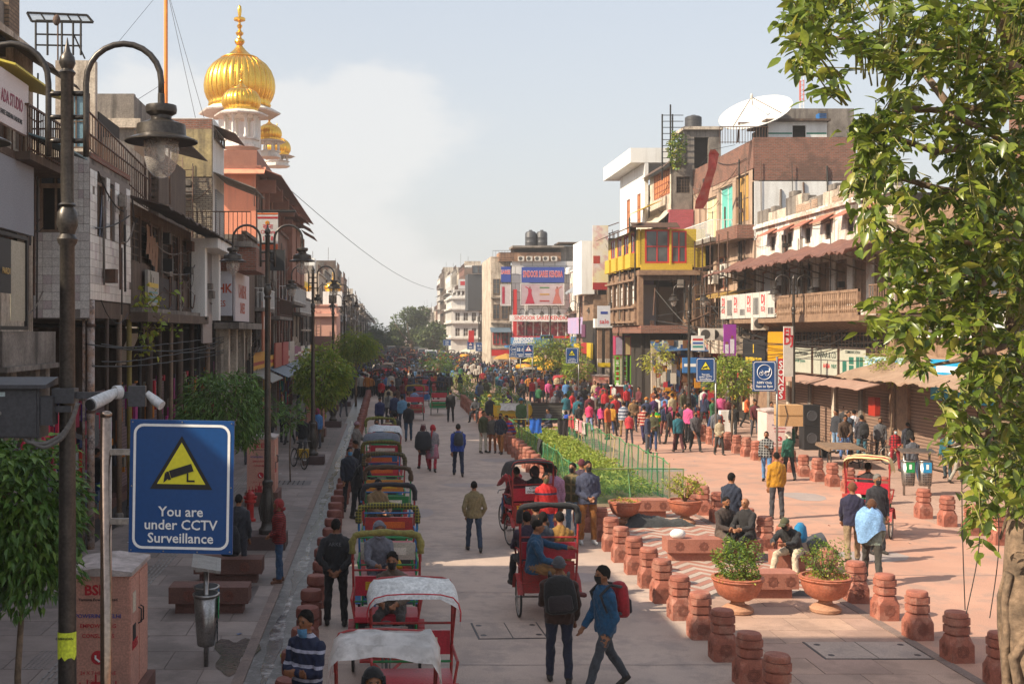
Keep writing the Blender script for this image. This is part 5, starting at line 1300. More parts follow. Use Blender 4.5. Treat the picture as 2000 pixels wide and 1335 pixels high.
fbox(f,t,'upper_mass',m_wood,44.2,52,-5,.62,5.2,7.4);fbox(f,t,'cornice',m_conc,43.8,52,0,.95,4.9,5.15)
for y in(44.2,46.5,49,51.5):fbox(f,t,'pillar',m_plast,y,y+.45,0,.5,0,4.9)
fbox(f,t,'dark_shop',m_dark,44.2,52,-4,-.6,0,4.9)
crates(t,f,45,51.5,-.5,.0,.5,3.6,30,9,['#a02030','#c8b8a0','#306090','#a06080'])
# set back upper houses over the wooden house
t=thing('terrace_house','weathered house with iron terrace railings behind the tiled house','building')
fc=FC(31.5)
wallgrid(fc,t,XA(108,31.5),XA(186,31.5),8.7,ZA(118,31.5),[(XA(118,31.5),XA(176,31.5),ZA(290,31.5),ZA(182,31.5))],m_plast)
fbox(FL(-7.0),t,'street_wall',m_plast,32.5,37,-5,-.6,8.1,ZA(262,32))
fbox(fc,t,'dark_room',m_dark,XA(110,31.5),XA(184,31.5),-3,-.5,8.7,10.9)
window(fc,t,XA(118,31.5),XA(176,31.5),ZA(290,31.5),ZA(182,31.5),2,2,m_wood,mat('blue pane',(.15,.25,.3),.2))
for k,(pa,pb)in enumerate((((170,215),(285,330)),((172,260),(290,350)))):
 b=MB();Ya,Yb=28.5,34;A=AT(*pa,Ya);B=AT(*pb,Yb)
 b.tube([A,B],.03,5);b.tube([A-Vector((0,0,.9)),B-Vector((0,0,.9))],.02,5)
 n=26
 for i in range(n+1):p=A.lerp(B,i/n);b.tube([p,p-Vector((0,0,.9))],.013,4,False)
 b.build('terrace_railing',m_iron,t)
t=thing('grey_brick_house','yellow grey brick house wall with ladder rising behind the second lamp','building')
Yb=47.0;fc=FC(Yb)
xa,xb=XA(335,Yb),XA(414,Yb)
wallgrid(fc,t,xa,xb,7.2,ZA(345,Yb),[],m_brgX);
fbox(fc,t,'plaster_band',mat('yellow plaster',(.42,.33,.16),.95,c2=(.22,.17,.1),scale=1.5,amt=.9,streak=((.1,.08,.05),.6,4),bump=.6,bscale=12),xa,xb,-.2,.03,ZA(345,Yb)+.001,ZA(252,Yb))
fbox(fc,t,'brick_parapet',m_brX,xa-.6,xb,-.2,.02,ZA(252,Yb)+.002,ZA(232,Yb))
fbox(FL(XA(414,Yb)),t,'side_mass',m_clean,Yb+.25,Yb+3.5,-4,0,6.5,ZA(238,Yb)+.2)
fside=FL(XA(414,Yb)+.02)
window(fside,t,Yb+.5,Yb+3.1,ZA(330,Yb)+1.3,ZA(250,Yb),3,1,m_wood,m_glassd,d=.06)
slope(fside,t,Yb+.3,Yb+3.4,.0,ZA(243,Yb),.9,ZA(255,Yb)-.1,m_iron,name='window_hood')
slope(fside,t,Yb+.3,Yb+4.2,.0,ZA(335,Yb),1.7,ZA(357,Yb)-.2,m_conc,name='tin_canopy')
for k in range(4):fside.mb().tube([(Yb+.5+k,1.65,ZA(357,Yb)-.2),(Yb+.5+k,1.65,ZA(357,Yb)-.9)],.02,4).build('canopy_strut',m_iron,t)
fbox(fside,t,'rolling_shutter',mat('grey shutter',(.3,.3,.31),.5,.3,stripes=((.18,.18,.19),'Z',.1,.4)),Yb+.8,Yb+3,-.01,.05,8.6,ZA(365,Yb))
ladder(fc,t,XA(355,Yb),.5,8.2,ZA(345,Yb)+.4,.5,m_iron,lean=.3);ladder(fc,t,XA(345,Yb),.7,8.2,ZA(330,Yb)+.4,.35,m_woodl,lean=.1)
fbox(fc,t,'terrace_floor',m_conc,XA(318,45),XA(500,45),0.02,3.5,8.0,8.2)
railing(FC(43.5),t,XA(325,43.5),XA(490,43.5),8.2,9.3,0,.16,ret=False)
fbox(fc,t,'brick_base',m_brX,XA(410,43.6),XA(500,43.6),0,3.3,7.1,7.98)
for k in range(2):ac('air conditioner unit on the terrace edge below the brick house, %s from left'%nth(k),FC(43.4),XA(393+k*38,43.4),0,7.55,.75,.5)
fbox(fc,t,'pink_wall',mat('pale pink wall',(.5,.27,.2),.9,c2=(.4,.22,.17)),XA(312,46.9),XA(336,46.9),.03,.3,8.0,ZA(330,46.9))
t=thing('timber_loft','dark timber loft with open boards between terrace house and brick house','building')
fc=FC(37.0)
wallgrid(fc,t,XA(262,37),XA(310,37),7.5,ZA(255,37),[(XA(270,37),XA(302,37),ZA(395,37),ZA(310,37))],m_wood)
for k in range(8):z=ZA(395-k*12,37);fc.mb().box(XA(268,37),XA(305,37),.0,.04,z,z+.13).build('board',m_wood,t)
fbox(FL(XA(310,37)),t,'side_wall',m_wood,37.25,42,-2,0,7.5,ZA(255,37)-.6)
slope(FL(XA(310,37)),t,36.6,42,-.5,ZA(250,37),.8,ZA(265,37)-.1,m_wood,name='eave')
for x in(283,292,330):b=MB();b.tube([AT(x,250,36.4),AT(x+2,400,36.4)],.03,5);b.build('pole',m_iron,t)
# stone parapet house further back, against the sky
t=thing('parapet_house','stained parapet wall of an old house against the sky left of the flag pole','building')
fc=FC(40);wallgrid(fc,t,XA(188,40),XA(262,40),9,ZA(183,40),[],m_conc)
fbox(FL(XA(262,40)),t,'side_wall',m_conc,40.25,43,-2,0,9,ZA(186,40))
fbox(fc,t,'carved_band',m_plast,XA(188,39.9),XA(275,39.9),.0,.2,ZA(250,39.9),ZA(232,39.9))
# flag pole wrapped in orange cloth
t=thing('flag_pole','tall orange cloth wrapped temple flag pole with guy wires','flag pole',(XA(324,62),62,0))
MB().tube([(0,0,5),(0,0,26)],[.11,.1],10).build('pole',mat('orange cloth',(.75,.22,.02),.8,c2=(.55,.13,.02),scale=2),t,True)
for i,(px,py,Yq)in enumerate(((225,90,50),(400,235,60),(385,245,60),(268,195,45))):
 a=AT(324,-30 if i<3 else 160,62)-Vector(t.location);c_=AT(px,py,Yq)-Vector(t.location);MB().tube([a,c_],.012,4).build('guy_wire',m_ironb,t)
for nm,fx_,a,c,z0,z1,n in(('tiled_house',FL(-6.47),25.4,29.3,5.2,8.6,12),('wooden_house',FL(-6.5),29.5,38.4,5.3,8,30),('grey_brick_house',FC(46.98),XA(340,47),XA(412,47),8,12.5,8),('saree_shop',FL(-5.8),44.5,52,.5,5,18),('framed_shopfront',FL(-6.4),38.8,47,4,7.8,12),('corner_building',FL(-7.6),21.3,25.1,5,10.6,14)):clutter(bpy.data.objects[nm],fx_,a,c,z0,z1,n,len(nm))
# temple with gilt domes
t=thing('temple','orange and red stone temple with white chhatris and gilt domes','temple')
YT=58.0;fc=FC(YT);fs=FL(-6.5)
ztop=ZA(326,YT)
wallgrid(fc,t,-9.6,-6.5,6,ztop-.3,[],m_orange)
wallgrid(fs,t,YT+.01,84,6,ztop-.3,[(60+k*4.6,61.5+k*4.6,9.2,12.2)for k in range(5)],m_redst)
for k in range(5):
 window(fs,t,60+k*4.6,61.5+k*4.6,9.2,12.2,2,3,m_wood,m_dark);slope(fs,t,59.6+k*4.6,61.9+k*4.6,0,12.7,.9,12.3,m_redst,name='window_hood')
 fbox(fs,t,'pilaster',m_redst,62.5+k*4.6,63+k*4.6,.01,.2,6,ztop-.31)
fbox(fs,t,'body',m_redst,YT+.3,84,-9,-.3,6,ztop-.31)
fbox(fc,t,'frieze',m_redst,-9.8,-6.2,-3,.25,ztop-.3,ztop+.05)
slope(fc,t,-9.9,-6.0,.0,ztop-.05,.8,ztop-.45,m_orange,name='eave');slope(fs,t,YT-.3,84,.0,ztop+.0,1.3,ztop-.5,m_redst,name='eave')
fbox(fc,t,'terrace',m_redst,-9.6,-6.45,-14,.0,ztop+.051,ztop+.85)
for k in range(6):fbox(fs,t,'bracket',m_redst,59+k*4,59.25+k*4,.0,.9,ztop-1.2,ztop-.52)
def dome_prof(r,h):
# bulbous ribbed dome, from base ring to the point
 pr=[(.86,0),(.86,.03),(.88,.05),(.85,.08),(.88,.12),(.93,.17),(.985,.27),(1,.38),(.975,.5),(.90,.62),(.77,.73),(.62,.80),(.5,.84),(.44,.865),(.36,.885),(.27,.93),(.18,.98),(.1,1.04),(.05,1.1)]
 return[(a*r,b_*h)for a,b_ in pr]
def finial(par,c,s,name='finial'):
 b=MB();pr=[(.05,0),(.16,.06),(.22,.16),(.2,.24),(.09,.32),(.07,.4),(.15,.47),(.17,.54),(.09,.61),(.05,.7),(.1,.78),(.12,.84),(.06,.9),(.05,1.0),(.24,1.06),(.25,1.14),(.22,1.17),(.05,1.2),(.07,1.3),(.09,1.5),(.07,1.65),(.01,1.72)]
 b.lathe([(a*s,z*s)for a,z in pr],12,c);return b.build(name,m_gold,par,'auto')
def chhatri(par,cx,cy,z0,r,hcol,domeR,domeH,n=8,base=.5,fin=.8):
 c=(cx,cy,z0)
 MB().lathe([(r*1.02,0),(r*1.02,base*.3),(r*.9,base*.35),(r*.9,base*.8),(r*1.0,base*.85),(r*1.0,base)],n,c).build('plinth',m_marb,par)
 for k in range(n):
  a=2*PI*(k+.5)/n;p=(cx+cos(a)*r*.86,cy+sin(a)*r*.86,z0+base)
  MB().lathe([(r*.11,0),(r*.11,.08*hcol),(r*.07,.14*hcol),(r*.08,.5*hcol),(r*.065,.8*hcol),(r*.1,.86*hcol),(r*.14,hcol)],8,p).build('column',m_marb,par,'auto')
 zt=z0+base+hcol
 b=MB();
 for k in range(n):
  a0,a1=2*PI*(k+.5)/n,2*PI*(k+1.5)/n;A=Vector((cx+cos(a0)*r*.88,cy+sin(a0)*r*.88,0));B=Vector((cx+cos(a1)*r*.88,cy+sin(a1)*r*.88,0))
  pts=[];
  for i in range(9):f_=i/8;p=A.lerp(B,f_);pts.append((p.x,p.y,zt-hcol*.3*(1-sin(PI*f_)**.6)))
  up_=[(p[0],p[1],zt+.02)for p in pts];b.add(pts+up_,[(i,i+1,9+i+1,9+i)for i in range(8)])
 b.build('arch_heads',m_marb,par)
 MB().lathe([(r*1.0,0),(r*1.42,-.02*hcol),(r*1.45,.03*hcol),(r*1.1,.16*hcol),(r*.95,.2*hcol)],n,(cx,cy,zt)).build('eave_slab',m_marb,par)
 d=MB();d.lathe(dome_prof(domeR,domeH),96,(cx,cy,zt+.17*hcol),ribs=24,ramp=.045);dm=d.build('dome',m_gold,par,True)
 b=MB()
 for k in range(24):
  a=2*PI*k/24;pr=dome_prof(domeR*1.012,domeH)[4:15];b.tube([(cx+cos(a)*q,cy+sin(a)*q,zt+.17*hcol+z)for q,z in pr],domeR*.013,4)
 b.build('rib_mouldings',m_gold,dm)
 MB().lathe([(domeR*.52,domeH*.83),(domeR*.56,domeH*.845),(domeR*.5,domeH*.865)],32,(cx,cy,zt+.17*hcol)).build('collar',m_gold,dm,True)
 finial(dm,(cx,cy,zt+.17*hcol+domeH*1.08),fin)
YD=71.0;cx=XA(468,YD)
zb=ZA(208,YD)
# drum and eave of the great dome
MB().lathe([(1.3,0),(1.3,zb-ztop-1.0),(1.45,zb-ztop-.9)],8,(cx,YD,ztop+.8)).build('drum',m_marb,t)
MB().lathe([(1.35,-.35),(2.5,-.5),(2.55,-.42),(2.0,-.12),(1.7,-.1)],8,(cx,YD,zb)).build('drum_eave',m_marb,t)
s_=2.12;hh=(zb-ZA(82,YD))/-1.06
hh=(ZA(82,YD)-zb)/1.1
d=MB();d.lathe(dome_prof(s_,hh),128,(cx,YD,zb-.1),ribs=32,ramp=.04);dm=d.build('great_dome',m_gold,t,True)
b=MB()
for k in range(32):
 a=2*PI*k/32;b.tube([(cx+cos(a)*q,YD+sin(a)*q,zb-.1+z)for q,z in dome_prof(s_*1.012,hh)[4:15]],.03,4)
b.build('rib_mouldings',m_gold,dm)
MB().lathe([(s_*.52,hh*.83),(s_*.56,hh*.845),(s_*.5,hh*.865)],40,(cx,YD,zb-.1)).build('collar',m_gold,dm,True)
finial(dm,(cx,YD,zb-.1+hh*1.06),(ZA(2,YD)-ZA(82,YD))/1.72)
Yc=61.2;zc=ZA(290,Yc)
hc_=ZA(227,Yc)-ZA(272,Yc)
chhatri(t,XA(471,Yc),Yc,zc,1.0,hc_,1.0,(ZA(158,Yc)-ZA(218,Yc))/1.12,8,ZA(272,Yc)-zc,.42)
for(px,py0,py1,pyd,Yq,rr_)in((526,300,262,247,74,.78),(541,318,290,275,82,.95)):
 z0=ZA(py0+8,Yq);chhatri(t,XA(px,Yq),Yq,z0,rr_*.95,ZA(py1+16,Yq)-z0-.4,rr_,rr_*1.5,8,.4,.45)
for k in range(3):fbox(fs,t,'upper_bay',m_redst,72+k*4,75+k*4,-1,.7+.0*k,8+.0*k,11.8-k*.2);
for k in range(3):slope(fs,t,71.6+k*4,75.4+k*4,.7,12.2-k*.2,1.6,11.7-k*.2,m_redst,name='bay_eave')
# lower storeys under and before the temple
genbuilding('narrow brown shop house with vertical banner and black awning before the temple',FL(-6.4),52.1,57.8,9.2,m_wood,31,roofline=False)
genbuilding('tall stained shop house under the temple domes',FL(-6.2),58.2,66,8.6,m_conc,32,roofline=False)
genbuilding('dark brown brick shop house with plaster front after the temple',FL(-6.1),66.2,76,10.5,m_brY,33,roofline=False)
genbuilding('faded cream shop house beside the pink gurdwara block',FL(-6.5),76.3,88,9.6,m_plast,34)
genbuilding('grey plaster shop house just before the pink gurdwara block',FL(-6.5),88.2,101,7.4,m_conc,35)
s=shopsign('vertical sweet shop banner with orange waves and the year 1818',FC(52.6),XA(503,52.6),XA(543,52.6),ZA(487,52.6),ZA(415,52.6),0,paint('#c8c4c0'),[('Chhabra',.24,m_red,XA(523,52.6),ZA(453,52.6),.01,.8),('1818',.28,m_red,XA(523,52.6),ZA(466,52.6),.02,.9),('खाना',.3,m_red,XA(523,52.6),ZA(443,52.6),.01,.8)],cat='banner',name='shop_banner')
F_=FC(52.6)
panelbit(s,F_,'orange_band',paint('#c86020'),XA(503,52.6),XA(543,52.6),ZA(419,52.6),ZA(415.5,52.6),.002);panelbit(s,F_,'red_band',paint('#b02028'),XA(503,52.6),XA(543,52.6),ZA(427,52.6),ZA(423,52.6),.002)
panelbit(s,F_,'foot_band',paint('#c85a28'),XA(503,52.6),XA(543,52.6),ZA(487,52.6),ZA(476,52.6),.002)
MB(F_.M@Matrix.Translation((XA(522,52.6),.003,ZA(435,52.6)))@Matrix.Rotation(R(-90),4,'X')).lathe([(.1,0),(.09,.01)],12).build('sun_emblem',paint('#c88018'),s)
t=thing('black_canopy_frame','black projecting canopy and dark board beside the sweet shop banner','awning')
F5=FC(53.2);F5 .mb().box(XA(500,53),XA(577,53),-.3,.3,ZA(413,53),ZA(410,53)).build('canopy',m_ironb,t);F5 .mb().box(XA(523,53),XA(555,53),-.1,0,ZA(528,53),ZA(487,53)).build('dark_board',m_black,t)
s=shopsign('orange and white banner hanging low on the brown shop house',FL(-6.0),53,56.5,3.9,6.2,.4,paint('#b86a4a'));panelbit(s,FL(-6.0),'white_wave',paint('#c8b8b0'),53.2,56.3,4.9,5.5,.401)
s=shopsign('lilac square hanging sign on a bracket near the third lamp',FC(70),XA(544,70),XA(560,70),ZA(612,70),ZA(580,70),0,paint('#7a7098'))
for k,(y,c_,lab)in enumerate(((60,'#a85040','small brick red shop board beside the pavement, nearest of three'),(64.5,'#b04848','faded red shop board in the middle of three'),(69,'#c0b8b0','pale shop board farthest of three before the leafy tree'))):
 shopsign(lab,FL(-5.9),y,y+3.6,2.9,4.2,.2,paint(c_))
 # pink gurdwara block
t=thing('pink_gurdwara','small pink gurdwara block with little gilt domes and ladders','temple')
Yp=105.0;fc=FC(Yp);xa,xb=XA(577,Yp),XA(657,Yp)
m_pinkw=mat('pink limewash',(.66,.36,.27),.85,c2=(.56,.3,.23),scale=.7,amt=.6,bump=.1)
wallgrid(fc,t,xa,xb,0,ZA(597,Yp),[],m_pinkw);fbox(FL(xb),t,'side_wall',m_pinkw,Yp+.26,Yp+9,-3,0,0,ZA(597,Yp))
fbox(fc,t,'cornice',m_pinkw,xa-.2,xb+.2,-.3,.35,ZA(618,Yp),ZA(612,Yp));fbox(fc,t,'parapet_cap',m_pinkw,xa-.1,xb+.1,-.3,.12,ZA(597,Yp),ZA(594,Yp))
ladder(fc,t,XA(601,Yp),.3,ZA(655,Yp),ZA(600,Yp)+.3,.4);ladder(fc,t,XA(617,Yp),.5,ZA(655,Yp),ZA(628,Yp)+.2,.4)
fbox(fc,t,'compound_wall',mat('brown pink wall',(.3,.16,.13),.85,c2=(.2,.11,.09)),XA(560,101),XA(648,101),4.0,4.3,0,ZA(656,101))
for(px,r_)in((590,.85),(650,.8)):
 cx=XA(px,Yp+2);z0=ZA(597,Yp)
 MB().box(cx-r_*1.1,cx+r_*1.1,Yp+1,Yp+3.2,z0,z0+1.35).build('kiosk_base',m_clean,t)
 MB().box(cx-r_*.4,cx+r_*.4,Yp+.97,Yp+.99,z0+.25,z0+1.0).build('kiosk_window',m_dark,t)
 d=MB();d.lathe(dome_prof(r_,r_*1.3),32,(cx,Yp+2,z0+1.35),ribs=16,ramp=.04);q_=d.build('dome',m_gold,t,True);finial(q_,(cx,Yp+2,z0+1.35+r_*1.4),.4)
 # far left row
pal=[m_conc,m_plast,m_brY,m_whitew,m_wood,m_clean]
y=115;k=0;q=random.Random(77)
names=['stained grey','cream plastered','red brick','whitewashed','dark timber','clean white']
while y<400:
 L=q.uniform(9,16);i=(k*5+1)%6
 genbuilding('%s shop house far along the left side, %s beyond the pink gurdwara'%(names[i],nth(k)),FL(-6.6+q.uniform(-.3,.5)),y,y+L-.15,q.uniform(9.5,14)if y<200 else q.uniform(9,12.5),pal[i],100+k,goods=y<200,signs=y<260)
 y+=L;k+=1
 # ---------------------------------------------------------------- right row
FX=19.0
f=FR(FX)
m_bronze=mat('brown carved wood',(.30,.185,.115),.75,c2=(.14,.08,.05),scale=4,amt=.8,bump=.3)
# house behind the tree
t=thing('timber_gallery_house','long brown timber gallery house behind the leaves of the tree','building')
hs=[(28+k*2.4,29.7+k*2.4,5.9,7.6)for k in range(6)]
wallgrid(f,t,26,42.8,0,9.4,hs+[(27+k*3.9,30.2+k*3.9,0,2.9)for k in range(4)],m_bronze)
for h in hs:window(f,t,*h,nx=3,nz=3,fm=m_bronze,d=-.1)
for k in range(4):fbox(f,t,'rolling_shutter',m_shut,27+k*3.9,30.2+k*3.9,-.2,-.12,0,2.9)
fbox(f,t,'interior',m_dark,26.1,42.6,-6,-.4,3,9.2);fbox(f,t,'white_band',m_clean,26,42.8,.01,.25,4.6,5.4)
fbox(f,t,'red_upper_storey',m_brY,26,36,-5,-.5,9.41,12.2)
fbox(f,t,'balcony_slab',m_bronze,36.5,42.8,.0,1.1,5.45,5.6);railing(f,t,36.5,42.7,5.6,6.5,1.05,.2,m_bronze)
slope(f,t,33,42.8,.0,3.9,2.3,3.1,mat('fawn tarp',(.33,.22,.15),.85,c2=(.24,.15,.1),scale=2,amt=.8),name='tarpaulin',wav=.12,rag=.05)
s=shopsign('light blue printed signboard behind the tree above the last shutters',FR(FX-.6),41.0,44.2,2.95,3.85,0,paint('#b8d4d8'),[('GURU SONS',.5,paint('#2888b8'),42.6,3.55,.01,.9)])
for k,u in enumerate((41.4,42.2,43.1,43.7)):panelbit(s,FR(FX-.6),'speaker_print',paint('#4a4a3a'),u,u+.18,3.02,3.4,.002)
s=shopsign('large sky blue signboard seen through the leaves at right',FR(FX-1.2),33.6,37.6,2.6,3.9,0,paint('#1f9ac8'));panelbit(s,FR(FX-1.2),'white_line',m_white,34,37.2,3.5,3.7,.002);panelbit(s,FR(FX-1.2),'white_line',m_white,34.3,36.8,3.1,3.2,.002)
t=thing('meter_box','red meter box on the wall between shutters at right','box');fbox(FR(FX-.3),t,'case',paint('#a83020'),43.5,44.1,0,.2,1.6,2.3)
# long white house with battlements
t=thing('battlement_house','long whitewashed house with broken battlements, red window hoods and brown tarpaulin','building')
u0,u1=43.0,59.0
sw=[(44.4+k*2.35,45.1+k*2.35,8.75,9.45)for k in range(6)]
up=[(43.6+k*1.9,44.9+k*1.9,5.7,7.8)for k in range(8)]
gr=[(43.4,48.6,3.9,5.15),(48.9,54.2,3.9,5.15)]
sh_=[(43.4+k*2.75,45.8+k*2.75,0,2.55)for k in range(5)]
wallgrid(f,t,u0,u1,5.2,10.25,sw+up,m_whitew)
wallgrid(f,t,u0,u1,0,5.19,gr+sh_,m_bronze)
fbox(f,t,'interior',m_dark,u0+.1,u1-.1,-7,-.6,0,10)
q=random.Random(3)
u=u0;k=0
fbox(f,t,'string_course',m_whitew,u0,u1,.001,.16,10.0,10.14)
while u<u1-.5:
 w_=q.uniform(.7,1.7);hh=q.uniform(.2,1.0)if q.random()<.8 else.05
 fbox(f,t,'merlon',m_plast if k%3 else m_conc,u,min(u+w_,u1),-.35,-.02,10.26,10.65+hh*.5);
 if k%2:fbox(f,t,'merlon_cap',m_conc,u+.1,u+w_*.6,-.38,.0,10.651+hh*.5,10.9+hh*.5)
 fbox(f,t,'brick_patch',m_brgX if 0 else brickm('bare brick patch',(.42,.26,.17),(.33,.2,.13),(.45,.38,.3),'YZ'),u+.1,min(u+w_*.9,u1),.002,.012,q.choice([10.3-.25,9.55]),q.choice([9.95])if 0 else 9.98)if k in(2,6,7,11)else None
 u+=w_;k+=1
for k in range(9):
 u=q.uniform(u0,u1-2.6);fbox(f,t,'brick_patch',MATS['bare brick patch'],u,u+q.uniform(.8,2.4),.002,.013+.001*k,9.5,q.uniform(9.7,9.96))if k<4 else fbox(f,t,'brick_patch',MATS['bare brick patch'],u,u+q.uniform(.6,1.6),-.34,-.015+.001*k,10.27,q.uniform(10.5,10.75))
for h in sw:
 window(f,t,*h,nx=1,nz=2,fm=m_wood,gm=m_dark,d=-.1,fr=.07);slope(f,t,h[0]-.35,h[1]+.35,0,h[3]+.32,.55,h[3]+.02,mat('red hood',(.38,.14,.09),.7,c2=(.25,.1,.07)),name='window_hood')
for k,h in enumerate(up):window(f,t,*h,nx=2 if k<5 else 1,nz=3 if k<5 else 1,fm=m_woodl if k<5 else m_woodr,gm=m_bronze if k<5 else mat('white curtain',(.6,.6,.6),.8),d=-.1,fr=.07)
slope(f,t,42.6,61.5,.02,8.55,2.0,7.75,m_brownaw,name='tarpaulin_awning',wav=.16,rag=.09,seed=8)
for k in range(9):f.mb().tube([(43.5+k*2,1.85,7.75),(43.5+k*2,.05,7.2)],.03,4).build('awning_strut',m_wood,t)
fbox(f,t,'gallery_floor',m_bronze,43,59.2,.001,1.3,5.2,5.42)
# carved balcony: each baluster its own piece
bal=f.mb();bal.box(43.1,52.0,1.22,1.3,6.3,6.4);bal.box(43.1,52,1.22,1.3,5.42,5.52);
for k in range(6):bal.box(43.1+k*1.76,43.24+k*1.76,1.2,1.32,5.42,6.4)
bal.build('balustrade_rail',m_bronze,t)
bm_=Fac((0,0,0),(0,1,0),(-1,0,0)).mb();bm_.tube([(0,0,0),(0,.0,.12),(0,.0,.3),(0,0,.5),(0,0,.78)],[.04,.075,.03,.075,.04],6);bme=bm_.mesh('baluster');fix(bme);bme.materials.append(m_bronze)
for k in range(44):meshobj('baluster',bme,None,t,tuple(f.M@Vector((43.3+k*.2,1.26,5.52))))
for k in range(46):f.mb().add([(43.1+k*.35,.1,5.19),(43.22+k*.35,.1,5.19),(43.22+k*.35,1.2,5.19),(43.1+k*.35,1.2,5.19),(43.1+k*.35,.1,4.75),(43.22+k*.35,.1,4.75)],[(0,1,2,3),(0,3,4),(1,5,2),(3,2,5,4)]).build('bracket',m_bronze,t)
for k,h in enumerate(gr):window(f,t,*h,nx=14,nz=5,fm=m_woodr if 0 else m_bronze,gm=m_dark,d=.02,fr=.06,pane=True)
for k,h in enumerate(sh_):
 fbox(f,t,'rolling_shutter',m_shut,h[0],h[1],-.18,-.1,0,2.55)
 for j in range(12):f.mb().box(h[0],h[1],-.1,-.085,.1+j*.2,.16+j*.2).build('shutter_rib',m_shut,t)
 fbox(f,t,'pier_face',m_plast if k%2 else m_conc,h[1]+.02,h[1]+.33,.001,.06,0,2.6)
for a,c in((43.2,48.2),(48.4,53.6)):slope(f,t,a,c,0,2.95,1.2,2.6,mat('pink brown canopy',(.36,.22,.17),.8,c2=(.26,.15,.11),stripes=None,scale=3),name='shop_canopy',rag=.03,wav=.04)
# posters along the balcony
s=thing('poster_row','row of white music posters with red ELDJ lettering hung on the gallery','poster')
fp=FR(FX-1.36);q=random.Random(2)
for k in range(8):
 a=52.2+k*1.05;pst=fbox(fp,s,'poster',paint('#c8c4bc'),a,a+1.0,-.02,.0,5.45,6.65)
 if k%2:text('DJ',.55,m_red,s,M=fp.textM(a+.5,.006,6.3),bold=.03);text('ELDJ',.3,m_red,s,M=fp.textM(a+.5,.006,5.85),bold=.02)
 else:
  for j in range(4):fp.mb().box(a+.12+j*.2,a+.25+j*.2,.002,.006,5.6,6.4 if k%4 else 5.9).build('speaker_print',paint('#3a3a40'),pst)
clutter(bpy.data.objects['battlement_house'],f,43.3,58.8,3.0,9.8,42,5)
def board3(label,u0,u1,lines,z0=2.98,z1=4.1):return shopsign(label,FR(FX-.45),u0,u1,z0,z1,0,paint('#b4b4a4'),lines,frame=m_iron)
m_ink=paint('#2a3a3a');m_gink=paint('#2a6a5a')
board3('cream signboard reading KHANNA and CO, middle of the row over the shutters',47.2,49.9,[('KHANNA & CO',.36,m_ink,48.55,3.8,.01,.95),('AHUJA',.24,m_red,48.4,3.35,.03,1),('PHILIPS',.22,m_gink,47.6,3.35,.01,.8)])
s=board3('cream signboard picturing loudspeakers, nearest of the row over the shutters',44.4,47.0,[('COMMUNICATION',.17,m_ink,45.7,3.97,.01,1)])
for k,(u,w_,h_)in enumerate(((44.7,.3,.7),(45.05,.3,.7),(45.6,.45,.35),(45.6,.45,.28),(46.3,.4,.5))):panelbit(s,FR(FX-.45),'speaker_print',m_gink,u,u+w_,3.1+(.4 if k==3 else 0),3.1+(.4 if k==3 else 0)+h_,.002)
board3('cream signboard with small lines, farthest of the row over the shutters',50.1,52.9,[('Complete Party Station',.2,m_ink,51.5,3.85,.01,1),('AHUJA Systems',.2,m_gink,51.5,3.5,.01,1)])
s=shopsign('tall white vertical sign reading EL DJ beside the NMV sign',FC(47.6),XA(1531,47.6),XA(1549,47.6),ZA(735,47.6),ZA(637,47.6),0,paint('#c8c0b8'),[('DJ',.5,m_red,XA(1540,47.6),ZA(665,47.6),.03,.8),('EL',.5,m_red,XA(1540,47.6),ZA(650,47.6),.03,.8)])
s=shopsign('tall red vertical signboard by the shop right of the NMV sign',FC(49),XA(1517,49),XA(1534,49),ZA(780,49),ZA(700,49),0,m_red,[(c_,.42,m_white,XA(1525,49),ZA(712+i*15,49),.02,.9)for i,c_ in enumerate('SONGS')])
for k,(px,py,Y_,lb)in enumerate(((1482,632,55,'pale air conditioner on the wall above the protein shop'),(1378,652,58,'air conditioner beside the white box sign'),(1395,652,58.4,'second air conditioner beside the white box sign'))):
 ac(lb,FC(Y_),XA(px,Y_),0,ZA(py+12,Y_),.75,.6)
s=shopsign('black and yellow PROTEIN SHOP sign',FR(FX-.5),55.2,58.6,3.0,4.4,.3,m_black,[('PROTEIN SHOP',.42,mat('yellow ink',(.7,.45,.02),.6),56.9,3.35,.03,.85),('i',.6,mat('yellow ink',(.7,.45,.02),.6),56.9,3.95,.05)])
s=shopsign('small brown DJ board under the tree foliage by the protein shop',FR(FX-.9),52.6,54.4,2.2,2.9,.0,paint('#b09060'),[('DJ',.6,m_black,53.5,2.55,.03)])
s=shopsign('yellow cloth banner beside the protein shop sign',FR(FX-.7),52.7,54.8,3.3,4.8,.1,paint('#c8900c'))
s=shopsign('purple banner with two standing figures hung from a pole',FC(52),XA(1414,52),XA(1438,52),ZA(695,52),ZA(633,52),0,mat('purple print',(.22,.03,.32),.6,c2=(.4,.04,.2),scale=.9),cat='banner',name='pole_banner')
b=FC(52).mb();b.box(XA(1416,52),XA(1423,52),.002,.006,ZA(690,52),ZA(672,52));b.box(XA(1426,52),XA(1434,52),.002,.006,ZA(690,52),ZA(662,52));b.build('figure_print',paint('#d8d0d8'),s)
b=FC(52).mb();b.box(XA(1417,52),XA(1422,52),.007,.009,ZA(672,52),ZA(667,52));b.box(XA(1428,52),XA(1432,52),.007,.009,ZA(661,52),ZA(655,52));b.build('face_print',paint('#8a5040'),s)
s=shopsign('white and red AC service box sign on the right wall',FC(57.5),XA(1351,57.5),XA(1376,57.5),ZA(684,57.5),ZA(655,57.5),0,paint('#d8d8d4'));
for k,c_ in enumerate(('#c02828','#2858a8','#20908a')):panelbit(s,FC(57.5),'printed_line',paint(c_),XA(1353,57.5),XA(1373,57.5),ZA(662+k*7,57.5)-.06,ZA(662+k*7,57.5)+.03,.002)
